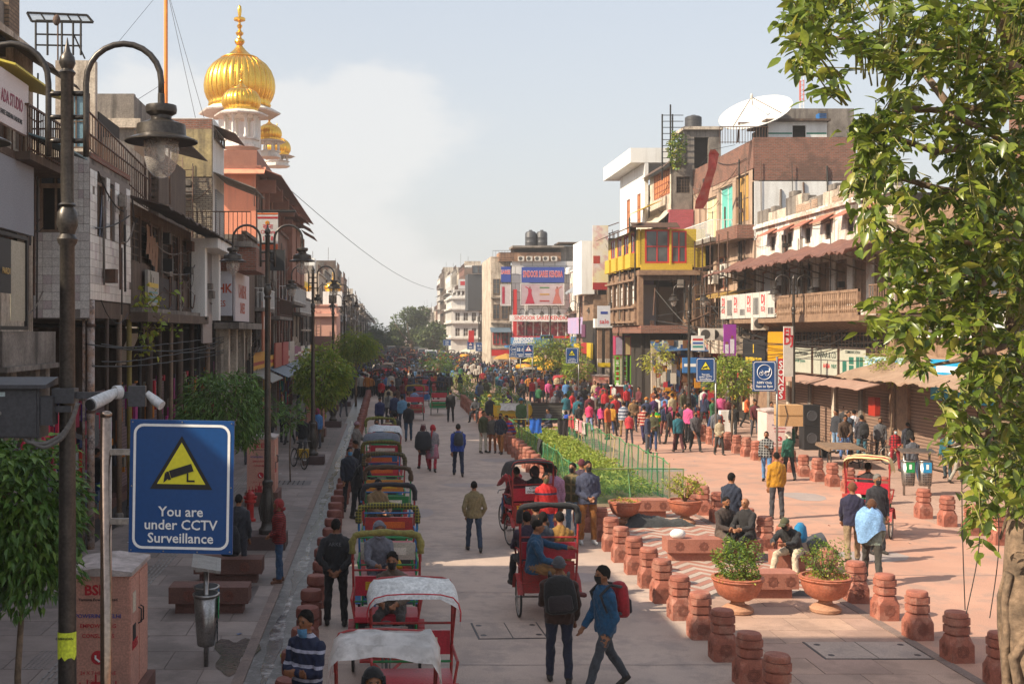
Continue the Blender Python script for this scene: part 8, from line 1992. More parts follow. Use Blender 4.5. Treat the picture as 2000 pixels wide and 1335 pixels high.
MB().ell((-.92,0,.1),(.12,.1,.1)).build('head',mat('skin1','#7a4c30',.55),t,True)
# ---------------------------------------------------------------- cycle rickshaws
m_tyre=mat('tyre rubber',(.025,.024,.024),.8);m_rim=mat('rim metal',(.4,.38,.36),.35,.9);m_chr=mat('cycle steel',(.2,.18,.17),.4,.8)
m_fr={'red':mat('frame red',(.40,.02,.022),.5,c2=(.16,.03,.02),scale=9,coords='obj',amt=.8),'green':mat('frame green',(.01,.22,.06),.45,c2=(.01,.13,.04),scale=6,coords='obj'),'blue':mat('frame blue',(.02,.14,.35),.45,c2=(.015,.08,.22),scale=6,coords='obj'),'dark':mat('frame dark',(.04,.04,.05),.5)}
m_rex=mat('red rexine',(.45,.02,.04),.3,c2=(.3,.012,.03),scale=5,coords='obj',bump=.15)
WHEEL={}
def wheel(par,x,y,z,r,near=True,col_='red'):
 k=(r,near,col_)
 w_=thing('tmp',None,None);bpy.data.objects.remove(w_)
 if k not in WHEEL:
  a=MB().ring((0,0,0),r-.018,.02,36 if near else 18,6 if near else 4).mesh('tyre',True);a.materials.append(m_tyre)
  c=MB().ring((0,0,0),r-.045,.011,36 if near else 18,5 if near else 4).mesh('rim',True);c.materials.append(m_rim if col_!='yellow' else mat('rim rust',(.5,.3,.12),.5,.4))
  b=MB();n=28 if near else 12
  for i in range(n):t_=2*PI*i/n;b.tube([((-1)**i*.03,cos(t_+.3*(-1)**i)*.02,sin(t_+.3*(-1)**i)*.02),(0,cos(t_)*(r-.045),sin(t_)*(r-.045))],.0022 if near else.004,3,False)
  b.tube([(-.06,0,0),(.06,0,0)],.022,8);d=b.mesh('spokes');d.materials.append(m_rim);WHEEL[k]=(a,c,d)
 a,c,d=WHEEL[k];h=meshobj('wheel',c,None,par,(x,y,z));meshobj('tyre',a,None,h);meshobj('spokes',d,None,h)
RICK=0
def rickshaw(label,x,y,rz,fc1='red',fc2='green',canopy=None,near=True,plate=None,group=None,load=False,back=None,rail=None):
 """faces -Y; rear axle at the origin"""
 t=thing('cycle_rickshaw',label,'cycle rickshaw',(x,y,0),rz,group);A,B=m_fr[fc1],m_fr[fc2];rr_=m_fr[rail]if rail else A
 for s_ in(-1,1):wheel(t,s_*.47,0,.34,.34,near);
 MB().tube([(-.5,0,.34),(.5,0,.34)],.016,6).build('axle',m_chr,t)
 for s_ in(-1,1):
  b=MB();pts=[(s_*.49,-.36,.42),(s_*.49,-.2,.68),(s_*.49,.0,.74),(s_*.49,.22,.66),(s_*.49,.36,.45)]
  vs=[];
  for p in pts:vs+=[(p[0]-.045,p[1],p[2]),(p[0]+.045,p[1],p[2])]
  b.add(vs,[(2*i,2*i+1,2*i+3,2*i+2)for i in range(4)]);b.build('mudguard',A,t)
  # box below the seat
 b=MB();b.box(-.40,.40,-.42,.18,.45,.5);b.box(-.40,.40,.16,.19,.5,.78);b.build('body_box',A,t)
 MB().box(-.38,.38,-.30,-.28,.5,.74).build('front_panel',m_fr['dark'],t)
 MB().box(-.44,.44,-.46,.14,.80,.875).build('seat',m_rex,t)
 for s_ in(-1,1):
  for yy in(-.40,.17):MB().tube([(s_*.41,yy,.4),(s_*.41,yy,.86)],.017,6).build('leg',B,t)
  MB().tube([(s_*.45,.2,.5),(s_*.47,.24,1.0),(s_*.485,.26,1.72)],.02,6).build('rear_post',A,t)
  MB().tube([(s_*.44,-.42,.86),(s_*.485,-.4,1.1),(s_*.47,-.1,1.13),(s_*.47,.22,1.13)],.018,6).build('armrest',rr_,t)
  MB().tube([(s_*.22,-.3,.42),(s_*.2,-.8,.36),(s_*.05,-1.2,.34)],.02,6).build('chassis_tube',A,t)
 bk=MB();bk.box(-.45,.45,.2,.235,1.02,1.30);bk.build('backrest',m_rex if back is None else back,t)
 for z in(.93,1.38):MB().tube([(-.47,.23,z),(.47,.23,z)],.015,6).build('cross_rail',B if z<1 else rr_,t)
 MB().tube([(-.46,.26,.62),(.46,.26,.62)],.015,6).build('bumper_rail',B,t)
 MB().box(-.36,.36,-.86,-.42,.36,.385).build('footboard',A,t)
 if plate:text(plate,.12,m_white,t,(.0,-.305,.62),bold=.02)
 # front half: cycle
 MB().tube([(0,-1.2,.34),(0,-1.05,.88)],.017,6).build('seat_tube',A,t);MB().tube([(0,-1.08,.78),(0,-1.62,.86)],.017,6).build('top_tube',A,t);MB().tube([(0,-1.2,.34),(0,-1.66,.74)],.017,6).build('down_tube',A,t)
 b=MB();b.tube([(0,-1.6,1.0),(0,-1.66,.76)],.018,6);
 for s_ in(-.05,.05):b.tube([(s_,-1.66,.74),(s_,-1.82,.34)],.012,5)
 b.build('fork',m_chr,t);MB().tube([(-.27,-1.42,.98),(-.2,-1.56,1.02),(0,-1.62,1.03),(.2,-1.56,1.02),(.27,-1.42,.98)],.013,6).build('handlebar',m_chr,t)
 b=MB();b.ell((0,-1.02,.92),(.085,.14,.04));b.build('saddle',m_black,t,True);wheel(t,0,-1.82,.34,.34,near)
 MB().ring((.04,-1.2,.34),.09,.008,14,4).build('chainring',m_chr,t)
 # canopy
 cz=1.9
 def ushape(r,z0,yy,seg=6):
  return[(-.49,yy,z0),(-.49,yy,cz-.12),(-.45,yy,cz-.03),(-.36,yy,cz),(0,yy,cz+.02),(.36,yy,cz),(.45,yy,cz-.03),(.49,yy,cz-.12),(.49,yy,z0)]
 MB().tube(ushape(0,1.5,.26),.017,6).build('hoop',rr_,t)
 if canopy:
  kind,hexc=canopy[:2];cm=cloth(hexc,canopy[2]if len(canopy)>2 else None)if kind!='plastic' else mat('white plastic sheet',(.82,.8,.78),.3,c2=(.6,.57,.54),scale=3,amt=.9,coords='obj',bump=.5,bscale=5,trans=.3,c3=(.3,.27,.24),scale3=4,amt3=.4)
  rs=random.Random(hash(label)%999 if 0 else len(label)*7+int(y*10))
  if kind=='roll':
   b=MB();P_=ushape(0,1.62,.24);Q=[]
   for a,c in zip(P_,P_[1:]):
    for q in range(3):Q.append(Vector(a).lerp(Vector(c),q/3))
   Q.append(Vector(P_[-1]));b.tube(Q,[(.06*rs.uniform(.8,1.2),.05*rs.uniform(.8,1.2))for _ in Q],8);b.build('canopy',cm,t,True)
  else:
   dep={'sheet':.62,'plastic':.55,'hood':.75}[kind];b=MB();U=[(-.52,1.5 if kind=='plastic' else 1.62),(-.525,1.72),(-.5,1.82),(-.44,1.89),(-.3,1.925),(-.1,1.935),(.1,1.935),(.3,1.925),(.44,1.89),(.5,1.82),(.525,1.72),(.52,1.5 if kind=='plastic' else 1.62)];n=8;vs=[]
   for i in range(n+1):
    f=i/n;yy=.33-dep*f;drop=.10*max(0,f-.6)/.4+(.06 if i in(0,n)else 0)
    for(xx,zz)in U:vs.append((xx*(1+.01*rs.gauss(0,1)),yy,zz-drop+(.015 if kind=='plastic' else.01)*rs.gauss(0,1)-(.03*sin(f*PI*2)**2 if abs(xx)<.4 else 0)-(.05*rs.random()if abs(xx)>.51 and zz<1.7 else 0)))
   w_=len(U);b.add(vs,[(i*w_+j,i*w_+j+1,(i+1)*w_+j+1,(i+1)*w_+j)for i in range(n)for j in range(w_-1)]);cp=b.build('canopy',cm,t,True)
   MB().tube([(-.49,-.1,1.7),(-.45,-.1,cz-.1),(0,-.1,cz-.07),(.45,-.1,cz-.1),(.49,-.1,1.7),(.47,.2,1.14)],.015,5).build('front_hoop',rr_,t)
   if len(canopy)>3:MB().tube([(u[0]*1.01,.34-dep,u[1]-.1)for u in U],.008,4).build('stitching',m_red,cp)
 return t
parked=[(10.9,.0,('plastic','#fff'),'red','green','nearest parked cycle rickshaw under crumpled white plastic canopy','RR 1',None),(13.3,.32,('sheet','#e0e0de',None,1),'red','green','second parked cycle rickshaw with white cloth canopy stitched in red','RR 2',None),(16.3,.02,('roll','#8a8040'),'red','green','parked cycle rickshaw with yellow padded hoop','RR 2',None),(18.9,.05,('roll','#3c3c28',('c','#8a8030',.05)),'blue','green','parked cycle rickshaw with camouflage roll on the hoop','ND','green'),(21.5,.08,('roll','#26242a'),'red','green','parked cycle rickshaw with dark grey roll above red backrest','A 3','blue'),(24.3,.05,('roll','#4a3826'),'green','red','parked green framed cycle rickshaw lettered S.B.K. with dark brown roll','S.B.K.','blue'),(27.0,-.02,('roll','#5a5034',('c','#26221a',.06)),'red','green','parked cycle rickshaw with brown patterned roll',None,'green'),(29.9,-.1,('roll','#6a6020',('c','#141412',.04)),'blue','green','parked cycle rickshaw with black and yellow flowered roll',None,'red'),(32.6,-.1,('sheet','#5a606c'),'red','green','parked cycle rickshaw with slate grey dome canopy',None,None),(35.2,.0,('sheet','#c0c4c8'),'red','green','parked cycle rickshaw with clean white canopy',None,None),(38.2,-.15,('roll','#26261e',('c','#8a8a30',.05)),'green','red','last parked cycle rickshaw of the row with dark spotted roll',None,'green')]
for y,x,cn_,f1,f2,lb,pl_,rl in parked:
 rk=rickshaw(lb,x,y,rnd.uniform(-.05,.05),f1,f2,cn_,True,pl_,'cycle rickshaws parked in a row beside the drain',rail=rl,back=[None,None,m_rex,paint('#b8b0a0'),m_fr['red'],paint('#20703a'),paint('#b87828'),m_rex,paint('#1c5a8a'),m_rex,m_fr['green']][parked.index((y,x,cn_,f1,f2,lb,pl_,rl))])
 MB().box(-.3,.3,.195,.199,1.1,1.22).build('painted_band',paint(rnd.choice(['#c8a020','#d8d0c0','#2a7a4a','#c86020'])),rk);b=MB();b.loft([(rnd.uniform(-.2,.2),-.46,.48,.1,.05),(0,-.46,.6,.2,.07),(0,-.44,.74,.12,.04)],9);b.build('cloth_bag',paint(rnd.choice(['#c8a818','#3a5a7a','#8a3028','#6a6458'])),rk,True)
rA=rickshaw('moving cycle rickshaw with black hood and number plate carrying two passengers',3.25,26.0,PI+.22,'red','red',('hood','#241c1e'),True,None)
MB().box(-.17,.17,.24,.25,1.18,1.34).build('number_plate',m_white,rA)
o=text('CYPC',.07,m_black,rA,bold=.02,M=Matrix(((-1,0,0,0),(0,0,1,.256),(0,1,0,1.3),(0,0,0,1))));text('CC-6049',.07,m_black,rA,bold=.02,M=Matrix(((-1,0,0,0),(0,0,1,.256),(0,1,0,1.22),(0,0,0,1))))
MB().box(-.43,.43,.2,.23,.5,.98).build('back_panel',m_fr['red'],rA);text('मोहनजी सेवा',.16,mat('yellow letter',(.7,.4,.02),.6),rA,bold=.02,M=Matrix(((-1,0,0,0),(0,0,1,.236),(0,1,0,.86),(0,0,0,1))))
rB=rickshaw('moving cycle rickshaw with open black topped frame and a man sitting sideways',2.72,19.4,PI+.02,'red','red',('roll','#1c1c20'),True,None,rail='red')
MB().box(-.43,.43,.2,.23,.45,.98).build('back_panel',m_fr['red'],rB);MB().box(-.28,.1,.24,.62,.38,.40).build('rear_step',m_fr['dark'],rB)
for(x,y,rz,f1,f2,cn_,lb)in((1.6,62,PI,'red','green',('roll','#8a7430'),'yellow hooped cycle rickshaw driving away with a man in pale blue'),(3.1,66,PI,'green','red',('roll','#2a221c'),'empty cycle rickshaw with red and green rear rails driving away'),(2.35,74,PI-.05,'blue','blue',('sheet','#4a4038'),'blue seated cycle rickshaw with brown canopy driving away'),(3.2,84,PI,'red','red',('sheet','#39342e'),'red cycle rickshaw behind the blue seated one'),(11.3,26.9,PI-.55,'red','green',('sheet','#d8c68a'),'cycle rickshaw with cream yellow canopy stopped on the sunny road, loaded with parcels'),(11.6,76,0.0,'blue','red',('sheet','#a02028'),'red canopied cycle rickshaw coming up the right road with rider in white'),(14.2,79,.3,'red','red',('roll','#6a5a3a'),'red cycle rickshaw standing at the right kerb near the pink cabinet')):
 o=rickshaw(lb,x,y,rz,f1,f2,cn_,y<40)
q=random.Random(8)
for k in range(34):
 y=88+k*4.6;x=q.choice([q.uniform(-.8,.6),q.uniform(-.8,2.2),q.uniform(2.2,4.6),q.uniform(9,13)]);hexc=q.choice(['#2c2622','#6a6050','#8a2020','#b0a890','#3a4450','#77653a'])
 if k==0:proto=rickshaw('x',x,y,PI,'red','red',('sheet','#39342e'),False);o=proto
 elif k==1:proto2=rickshaw('x',x,y,0,'red','green',('sheet','#8a8270'),False);o=proto2
 else:o=dup(proto if k%3 else proto2,None,'x',(x,y,0),q.choice([0,PI])+q.uniform(-.2,.2))
 o['label']='distant red cycle rickshaw in the crowd down the street, %s beyond the moving ones'%nth(k);o['group']='distant cycle rickshaws in the crowd'
def auto(label,x,y,rz,c='#c88a10'):
 t=thing('auto_rickshaw',label,'auto rickshaw',(x,y,0),rz);b=MB()
 b.add([(-.6,-1.0,.35),(.6,-1.0,.35),(.65,-.2,.3),(.65,1.2,.3),(-.65,1.2,.3),(-.65,-.2,.3),(-.5,-1.05,.95),(.5,-1.05,.95),(.65,-.2,.95),(.65,1.25,1.0),(-.65,1.25,1.0),(-.65,-.2,.95)],[(0,1,2,3,4,5),(0,6,7,1),(1,7,8,2),(2,8,9,3),(3,9,10,4),(4,10,11,5),(5,11,6,0),(6,11,10,9,8,7)]);b.build('body',mat('auto green',(.02,.14,.05),.4),t)
 b=MB();b.loft([(0,.25,1.45,.66,1.1),(0,.3,1.7,.64,1.05),(0,.3,1.82,.5,.85),(0,.3,1.86,.2,.4)],16);b.build('canopy',paint(c),t,True)
 b=MB();b.quad((-.5,-1.0,.96),(.5,-1.0,.96),(.48,-.75,1.5),(-.48,-.75,1.5));b.build('windscreen',m_glassd,t)
 for s_ in(-1,1):b=MB();b.box(s_*.62-.02,s_*.62+.02,1.1,1.2,.95,1.5);b.box(s_*.5-.02,s_*.5+.02,-.9,-.82,.95,1.5);b.build('pillar',m_black,t);MB().ell((s_*.3,-1.07,.8),(.08,.04,.08)).build('headlight',m_white,t,True)
 for p in((0,-.95),(-.55,.8),(.55,.8)):MB().ring((p[0],p[1],.22),.16,.06,14,6).build('wheel',m_tyre,t,True)
auto('yellow topped auto rickshaw standing before the emporium, left one',12.7,104,.4);auto('yellow topped auto rickshaw standing before the emporium, right one',14.0,100,.2,'#c8941c');auto('dark topped auto rickshaw among the crowd on the right road',11.4,93,0,'#2a2a30');auto('green and yellow auto rickshaw far down the right road',10.4,150,0)
def van(label,x,y,rz,m):
 t=thing('parked_van',label,'van',(x,y,0),rz);b=MB();pf=[(-2.1,.35),(-2.15,.95),(-1.55,1.15),(-1.0,1.85),(2.0,1.95),(2.1,.9),(2.1,.35)];n=len(pf)
 b.add([(-.85,p[0],p[1])for p in pf]+[(.85,p[0],p[1])for p in pf],[tuple(range(n)),tuple(range(n,2*n))[::-1]]+[(i,i+n,(i+1)%n+n,(i+1)%n)for i in range(n)]);b.build('body',m,t)
 MB().quad((-.75,-1.56,1.2),(.75,-1.56,1.2),(.7,-1.08,1.8),(-.7,-1.08,1.8)).build('windscreen',m_glassd,t)
 for s_ in(-1,1):
  MB().box(s_*.852-.003,s_*.852+.003,-.9,1.8,1.2,1.7).build('side_window',m_glassd,t);MB().ell((s_*.6,-2.14,.8),(.16,.05,.1)).build('headlight',m_clean,t,True)
  for yy in(-1.4,1.4):MB().ring((s_*.8,yy,.32),.24,.09,16,6).build('wheel',m_tyre,t,True)
 MB().box(-.4,.4,-2.17,-2.14,.6,.78).build('grille',m_black,t)
van('white van parked in the crowd at the foot of the far trees',XA(842,175),175,0,m_clean);van('second pale van left of the white van far down the street',XA(826,195),195,0,m_plast)
q=random.Random(15)
for k in range(10):van('distant car roof glinting in the far crowd, %s from the white van'%nth(k),q.uniform(-1,13),205+k*12,q.choice([0,PI]),[m_clean,m_tank,m_plast,m_signblue][k%4])
def cart(label,x,y,rz,L=2.0,W_=1.1,z=.75,goods=None,n=30,m=None):
 t=thing('hand_cart',label,'hand cart',(x,y,0),rz)
 k=int(L/.16)
 for i in range(k):MB().box(-L/2+i*.16,-L/2+i*.16+.145,-W_/2,W_/2,z-.04,z).build('plank',m_woodl,t)
 for s_ in(-1,1):MB().box(-L/2,L/2,s_*W_/2-.03,s_*W_/2+.03,z-.12,z-.041).build('side_rail',m_woodl,t)
 for sx_ in(-1,1):
  for s_ in(-1,1):wheel(t,s_*.45,sx_*L*.3,.3,.3,True)if 0 else None
 for yy in(-W_/2+.08,W_/2-.08):
  for xx in(-L*.32,L*.32):MB(Matrix.Translation((xx,yy,.3))@Matrix.Rotation(R(90),4,'Z')).ring((0,0,0),.27,.025,20,5).build('wheel',m_tyre,t,True);MB().box(xx-.02,xx+.02,yy-.02,yy+.02,.3,z-.12).build('strut',m_iron,t)
 if goods:
  q=random.Random(n)
  for c_ in goods:
   b=MB()
   for _ in range(n//len(goods)):b.ell((q.uniform(-L*.42,L*.42),q.uniform(-W_*.4,W_*.4),z+q.uniform(.03,.2)),(q.uniform(.05,.14),q.uniform(.05,.12),q.uniform(.04,.09)),8,5)
   b.build('goods',paint(c_,.8),t)['kind']='stuff'
 return t
cart('empty wooden handcart behind the cardboard box at the right kerb',16.2,41,R(80),2.4,1.2)
cart('handcart heaped with yellow goods on the far road',12.9,68,R(10),2,1.1,.8,['#c8962a','#d8a840','#a06a20'],50)
cart('handcart heaped with red goods near the pink cabinet',13.2,82,R(-10),2,1.1,.8,['#a02828','#c87030','#d0c0a0'],50)
cart('fruit cart with orange and green piles in the far road crowd',11.2,88,0,2,1.1,.8,['#c86a1a','#5a7a20','#d8b040'],50)
cart('cart heaped with pale bundles before the emporium',14.5,112,0,2.2,1.2,.9,['#b8924a','#c8b088','#8a6a3a'],60)
def umbrella_stall(label,x,y,c,h=2.5,r=1.4):
 t=thing('market_umbrella',label,'umbrella',(x,y,0));MB().tube([(0,0,0),(0,0,h)],.03,6).build('pole',m_iron,t);MB().lathe([(r,h-.5),(r*.6,h-.2),(.05,h+.05)],8).build('canopy',paint(c,.8),t)
for k,(x,y,c,lb)in enumerate(((13.6,95,'#c8941c','mustard market umbrella before the arched shop'),(14.2,108,'#c8a030','ochre market umbrella near the emporium banner'),(12.4,118,'#a8803a','tan market umbrella on the road before the emporium'),(14.8,128,'#28508a','blue market umbrella beyond the emporium'),(13.2,140,'#b03028','red market umbrella before the pink shop house'),(11.8,160,'#c8c0a8','pale market umbrella before the white classical house'))):umbrella_stall(lb,x,y,c)
def bicycle(label,x,y,rz,c='#202024',lean=.1):
 t=thing('bicycle',label,'bicycle',(x,y,0),rz);t.rotation_euler=(0,lean,rz);m=paint(c,.45)
 for yy in(-.52,.52):wheel(t,0,yy,.33,.33)
 b=MB();
 for a,c_ in(((0,.52,.33),(0,.1,.3)),((0,.1,.3),(0,.2,.8)),((0,.18,.75),(0,-.38,.85)),((0,.1,.3),(0,-.4,.75)),((0,.52,.33),(0,.19,.75)),((0,-.38,.95),(0,-.52,.33))):b.tube([a,c_],.014,6)
 b.build('frame',m,t);MB().tube([(-.26,-.28,.98),(0,-.4,1.0),(.26,-.28,.98)],.012,6).build('handlebar',m_chr,t);MB().ell((0,.22,.87),(.07,.13,.035)).build('saddle',m_black,t,True);b=MB();b.box(-.07,.07,.3,.7,.68,.7);b.build('carrier',m_chr,t);MB().ring((.03,.1,.3),.08,.008,14,4).build('chainring',m_chr,t)
bicycle('old bicycle with yellow basket parked by the third lamp on the left',XA(583,40.5),40.5,R(25));bicycle('black bicycle leaning by the shutters at right',17.7,41.8,R(70));bicycle('bicycle parked on the right pavement beside the CCTV sign',15.4,55.5,R(40))
t=thing('yellow_crate','yellow basket behind the old bicycle on the left pavement','crate',(XA(592,41.2),41.2,0));b=MB();b.box(-.2,.2,-.15,.15,.3,.6);b.box(-.17,.17,-.12,.12,.6,.605);b.build('basket',paint('#b89018'),t);MB().box(-.05,.05,-.05,.05,0,.3).build('leg',m_iron,t)
def hydrant(label,x,y,h=.85):
 t=thing('fire_hydrant',label,'hydrant',(x,y,0));MB().lathe([(.14,0),(.14,.06),(.09,.08),(.09,h*.6),(.15,h*.63),(.15,h*.7),(.1,h*.72),(.11,h*.92),(.05,h)],14).build('barrel',mat('hydrant red',(.42,.02,.015),.45),t,'auto');MB().tube([(-.17,0,h*.8),(.17,0,h*.8)],.045,8).build('outlet',MATS['hydrant red'],t)
hydrant('red hydrant on the left pavement beyond the bicycle',XA(592,53),52.5);hydrant('red hydrant among the right bollards left of the NMV sign',XA(1388,50),48.5,1.3);hydrant('red hydrant beside the second lamp plinth on the left',XA(487,29),29.2,.75)
t=thing('speaker_stack','black loudspeakers stacked outside the shutters at right','loudspeaker',(XA(1581,47),47,0));
for z0,h_ in((0,.95),(.96,.85)):b=MB();b.box(-.32,.32,-.3,.3,z0,z0+h_);o=b.build('cabinet',m_black,t);MB(Matrix.Translation((0,-.302,z0+h_/2))@Matrix.Rotation(R(90),4,'X')).lathe([(.22,0),(.2,.01),(.05,-.02)],16).build('cone',m_box,o)
t=thing('plastic_stool','white plastic stool outside the shops behind the CCTV sign','stool',(XA(1398,55),55,0));MB().box(-.18,.18,-.18,.18,.42,.45).build('seat',m_clean,t)
for sx_ in(-1,1):
 for sy_ in(-1,1):MB().tube([(sx_*.2,sy_*.2,0),(sx_*.15,sy_*.15,.42)],.02,5).build('leg',m_clean,t)
t=thing('white_crate','white box standing outside the shops right of the stool','box',(XA(1418,54),54,0));MB().box(-.3,.3,-.2,.2,0,1.1).build('case',m_clean,t)
t=thing('rag_bundle','white plastic bag lying on the stone seat beside the seated men','bag',(6.15,24.2,.46));MB().ell((0,0,.09),(.17,.12,.11)).build('bag_body',m_clean,t,True)
t=thing('yellow_litter','crumpled yellow packet lying at the drain beside the round bollards','litter',(-1.45,16.9,0));b=MB();b.ell((0,0,.05),(.1,.08,.05),7,5);b.build('packet',paint('#b8b020'),t)
# ---------------------------------------------------------------- the people
def near(k,**u):d=dict(POSES[k]);d.update(u);return d
POSES['walk_near']=near('walk',voxel=NEAR,arms=((-.2,.6,.1,.2),(.2,.5,.1,.1)),legs=((.42,.08,.03),(-.34,.28,.03)))
POSES['stand_near']=near('stand',voxel=NEAR);POSES['walk2_near']=near('walk2',voxel=NEAR)
def at(label,px,py,rz,pose,top,bot,hpx=None,Y=None,z=0.,X=None,**k):
 if Y is None:Y=CH*F/(py-HY)
 x=XA(px,Y)if X is None else X;s=1.if hpx is None else max(.82,min(1.12,hpx*Y/F/1.74))
 return person(label,(x,Y,z),rz,pose,top,bot,scale=s,**k)
def backpack(label,who,c1,c2,z=1.2,y=.21,w=.3,h=.42,d=.16,rot=0.,off=0.,strap=True):
 t=thing('backpack',label,'backpack',tuple(who.location),who.rotation_euler.z,scale=who.scale.x)
 m1,m2=cloth(c1),cloth(c2)
 b=MB(Matrix.Translation((off,y,z))@Matrix.Rotation(rot,4,'Y'));b.loft([(0,0,-h*.5,w*.38,d*.4),(0,0,-h*.42,w*.5,d*.52),(0,0,0,w*.5,d*.55),(0,0,h*.35,w*.44,d*.5),(0,0,h*.48,w*.28,d*.35),(0,0,h*.52,w*.1,d*.15)],16);bd=b.build('pack_body',m1,t,True)
 b=MB(Matrix.Translation((off,y+d*.5,z-h*.15))@Matrix.Rotation(rot,4,'Y'));b.loft([(0,0,-h*.25,w*.34,d*.15),(0,0,-h*.2,w*.38,d*.22),(0,0,h*.12,w*.36,d*.2),(0,0,h*.17,w*.28,d*.1)],14);b.build('front_pocket',m2,t,True)
 if strap:
  for s_ in(-1,1):MB().tube([(s_*.1,y-.03,z+h*.4),(s_*.13,.0,z+h*.5),(s_*.13,-.145,z+.1),(s_*.15,-.06,z-.12),(s_*.14,y-.05,z-h*.35)],(.022),5).build('strap',m2,t,True)
 return t
def bag(label,x,y,z,c,w=.3,h=.3,d=.14,rz=0.):
 t=thing('bag',label,'bag',(x,y,z),rz);MB().loft([(0,0,0,w*.4,d*.45),(0,0,h*.15,w*.5,d*.5),(0,0,h*.7,w*.46,d*.45),(0,0,h,w*.3,d*.2)],14).build('bag_body',cloth(c),t,True);MB().tube([(-w*.2,0,h*.95),(-w*.1,0,h*1.4),(w*.1,0,h*1.4),(w*.2,0,h*.95)],.01,5).build('handle',cloth(c),t);return t
K='#16161a'
p=at('man in brown jacket and knitted cap walking away in the front centre with square backpack',1092,1333,PI-.1,'back_carry','#3a2118','#1a2038',head='beanie',hairc='#4a4a50',skin=1)
backpack('square black backpack with red piping on the man in the knitted cap',p,'#17171a','#2a2226',1.26,.24,.44,.5,.18,.12)
p=at('young man in teal blue jacket and black mask striding left with a red backpack',1182,1346,-1.25,'walk_near','#0e4a70','#3c4048',mask=K,head='tuft',skin=0)
backpack('bright red backpack with grey front pocket on the man in the teal jacket',p,'#a01624','#28282e',1.2,.22,.34,.46,.2,-.1)
p=at('man in olive beige jacket and jeans walking away alone on the lane',926,1076,PI+.08,'pockets','#7d6f4e','#24364e',141)
p=at('man in bright blue jacket walking away with a grey backpack on the lane',895,929,PI,'walk','#1c3f94','#14203c',106);backpack('grey school backpack on the man in the bright blue jacket',p,'#2e3440','#1e222c',1.2)
p=at('woman in grey top with red head scarf and pink patterned kurta walking away',845,921,PI-.2,'fem_kurta','#8a8488','#a01830',95,head='scarf',hairc='#b01c28');bag('large black shoulder bag of the woman with the red scarf',XA(826,39.5),39.2,.78,'#26262c',.6,.62,.3)
at('woman in dark shawl and maroon scarf beside the one with the red scarf',827,915,PI+.3,'fem_kurta','#1e1c22','#8a1828',88,head='scarf',hairc='#5a1820',mask='#c8c0c0')
t=thing('kurta_skirt','pink patterned tunic skirt of the woman with the red scarf','garment',(XA(845,39.42),39.42,0),PI-.2,scale=.97)
MB().loft([(0,.0,.48,.24,.2),(0,0,.6,.225,.185),(0,0,.8,.20,.16),(0,0,.98,.175,.145)],20).build('skirt_cloth',cloth('#b88a96',('c','#8a3050',.045)),t,True)
p=at('big man in black jacket seen from behind with hands clasped beside the parked rickshaws',656,1221,PI-.05,'hands_back','#17171c','#121216',212,skin=1)
text('ARKE',.085,mat('grey print',(.12,.12,.13),.7),p,(0,.165,1.33),(R(90),0,PI))
at('man in navy and white striped pullover, arms folded, blue mask on his chin',610,0,-.55,'cross','#1c2440','#1e2230',Y=12.75,X=-.86,head='tuft',skin=0,toppat=('s','#a8a8b8',.16,.22),mask=None)
t=thing('chin_mask','light blue surgical mask pulled down on the chin of the man in the patterned pullover','mask',(-.86,12.75,0),-.55);o=meshobj('mask_cloth',head_part('mask'),None,t,(BODY_OF('cross')[1][0],BODY_OF('cross')[1][1],BODY_OF('cross')[1][2]-.055));o.material_slots[0].link='OBJECT';o.material_slots[0].material=cloth('#5a90b8')
at('person in black hood sitting on the seat of the nearest rickshaw',735,0,.1,'sit','#0e0e12','#1a1a1e',Y=10.62,X=-.12,z=.43,head='hood',hairc='#0e0e12')
at('masked man in mottled brown jacket sitting on the rickshaw with the yellow hoop',757,0,-.15,'sit','#5a4a3e','#3a3430',Y=16.15,X=.12,z=.43,mask=K,head='tuft')
at('driver in grey hooded jacket sitting on the rickshaw with the camouflage roll',722,0,.2,'sit','#6a6a74','#3a3a44',Y=18.75,X=-.12,z=.43,head='hood',hairc='#6a6a74')
at('man in tan jacket and black mask sitting on the green rickshaw lettered S.B.K.',737,0,.5,'sit','#7a6242','#2a2622',Y=24.1,X=-.2,z=.43,mask=K)
at('man in navy jacket with tan scarf and blue mask standing left of the parked rickshaws',683,0,.3,'stand_near','#1a2232','#1e1e26',Y=30.8,X=-.95,mask='#4a94c0')
at('man in black jacket stooping toward the rickshaws beside the one with the tan scarf',698,0,1.2,'stoop','#141418','#16161a',Y=29.6,X=-.72)
at('dark haired man bending at the rickshaws behind the tan scarf man',706,0,-1.0,'stoop','#1c1e26','#20242e',Y=33.2,X=-.6)
at('old man in knitted cap and grey waistcoat holding papers by the drain bollards',695,0,1.2,'phone','#77706a','#c8c0b8',Y=39.5,X=-.98,head='beanie',hairc='#8a6a72')
at('man in red and black striped hooded top facing left on the left pavement',545,1137,-PI/2+.15,'hands_front','#8a1c1c','#2c4a6a',165,head='hood',hairc='#8a1c1c',toppat=('s','#171214',.035,.45),shoe='#6b4129')
p=at('man in grey jacket carrying a black bag partly hidden behind the large CCTV sign',466,1130,PI-.2,'stand_near','#33343a','#3a3c44',168);bag('black bag held by the man in grey behind the large CCTV sign',p.location.x-.05,21.5,.62,'#15151a',.4,.55,.2)
at('shopper in black jacket and blue jeans at the clothes stall on the far left',112,0,PI-.6,'stand','#17181e','#36507a',Y=28.5,X=XA(112,28.5))
at('person in black in front of the shops behind the rusted column',187,0,2.4,'stand','#121217','#2a4a78',Y=30.5,X=XA(188,30.5))
at('man in black coat and teal backpack at shops beyond the leafy tree',538,815,PI-.5,'stand','#1c3c4c','#1a1a22',Y=50,X=-4.4)
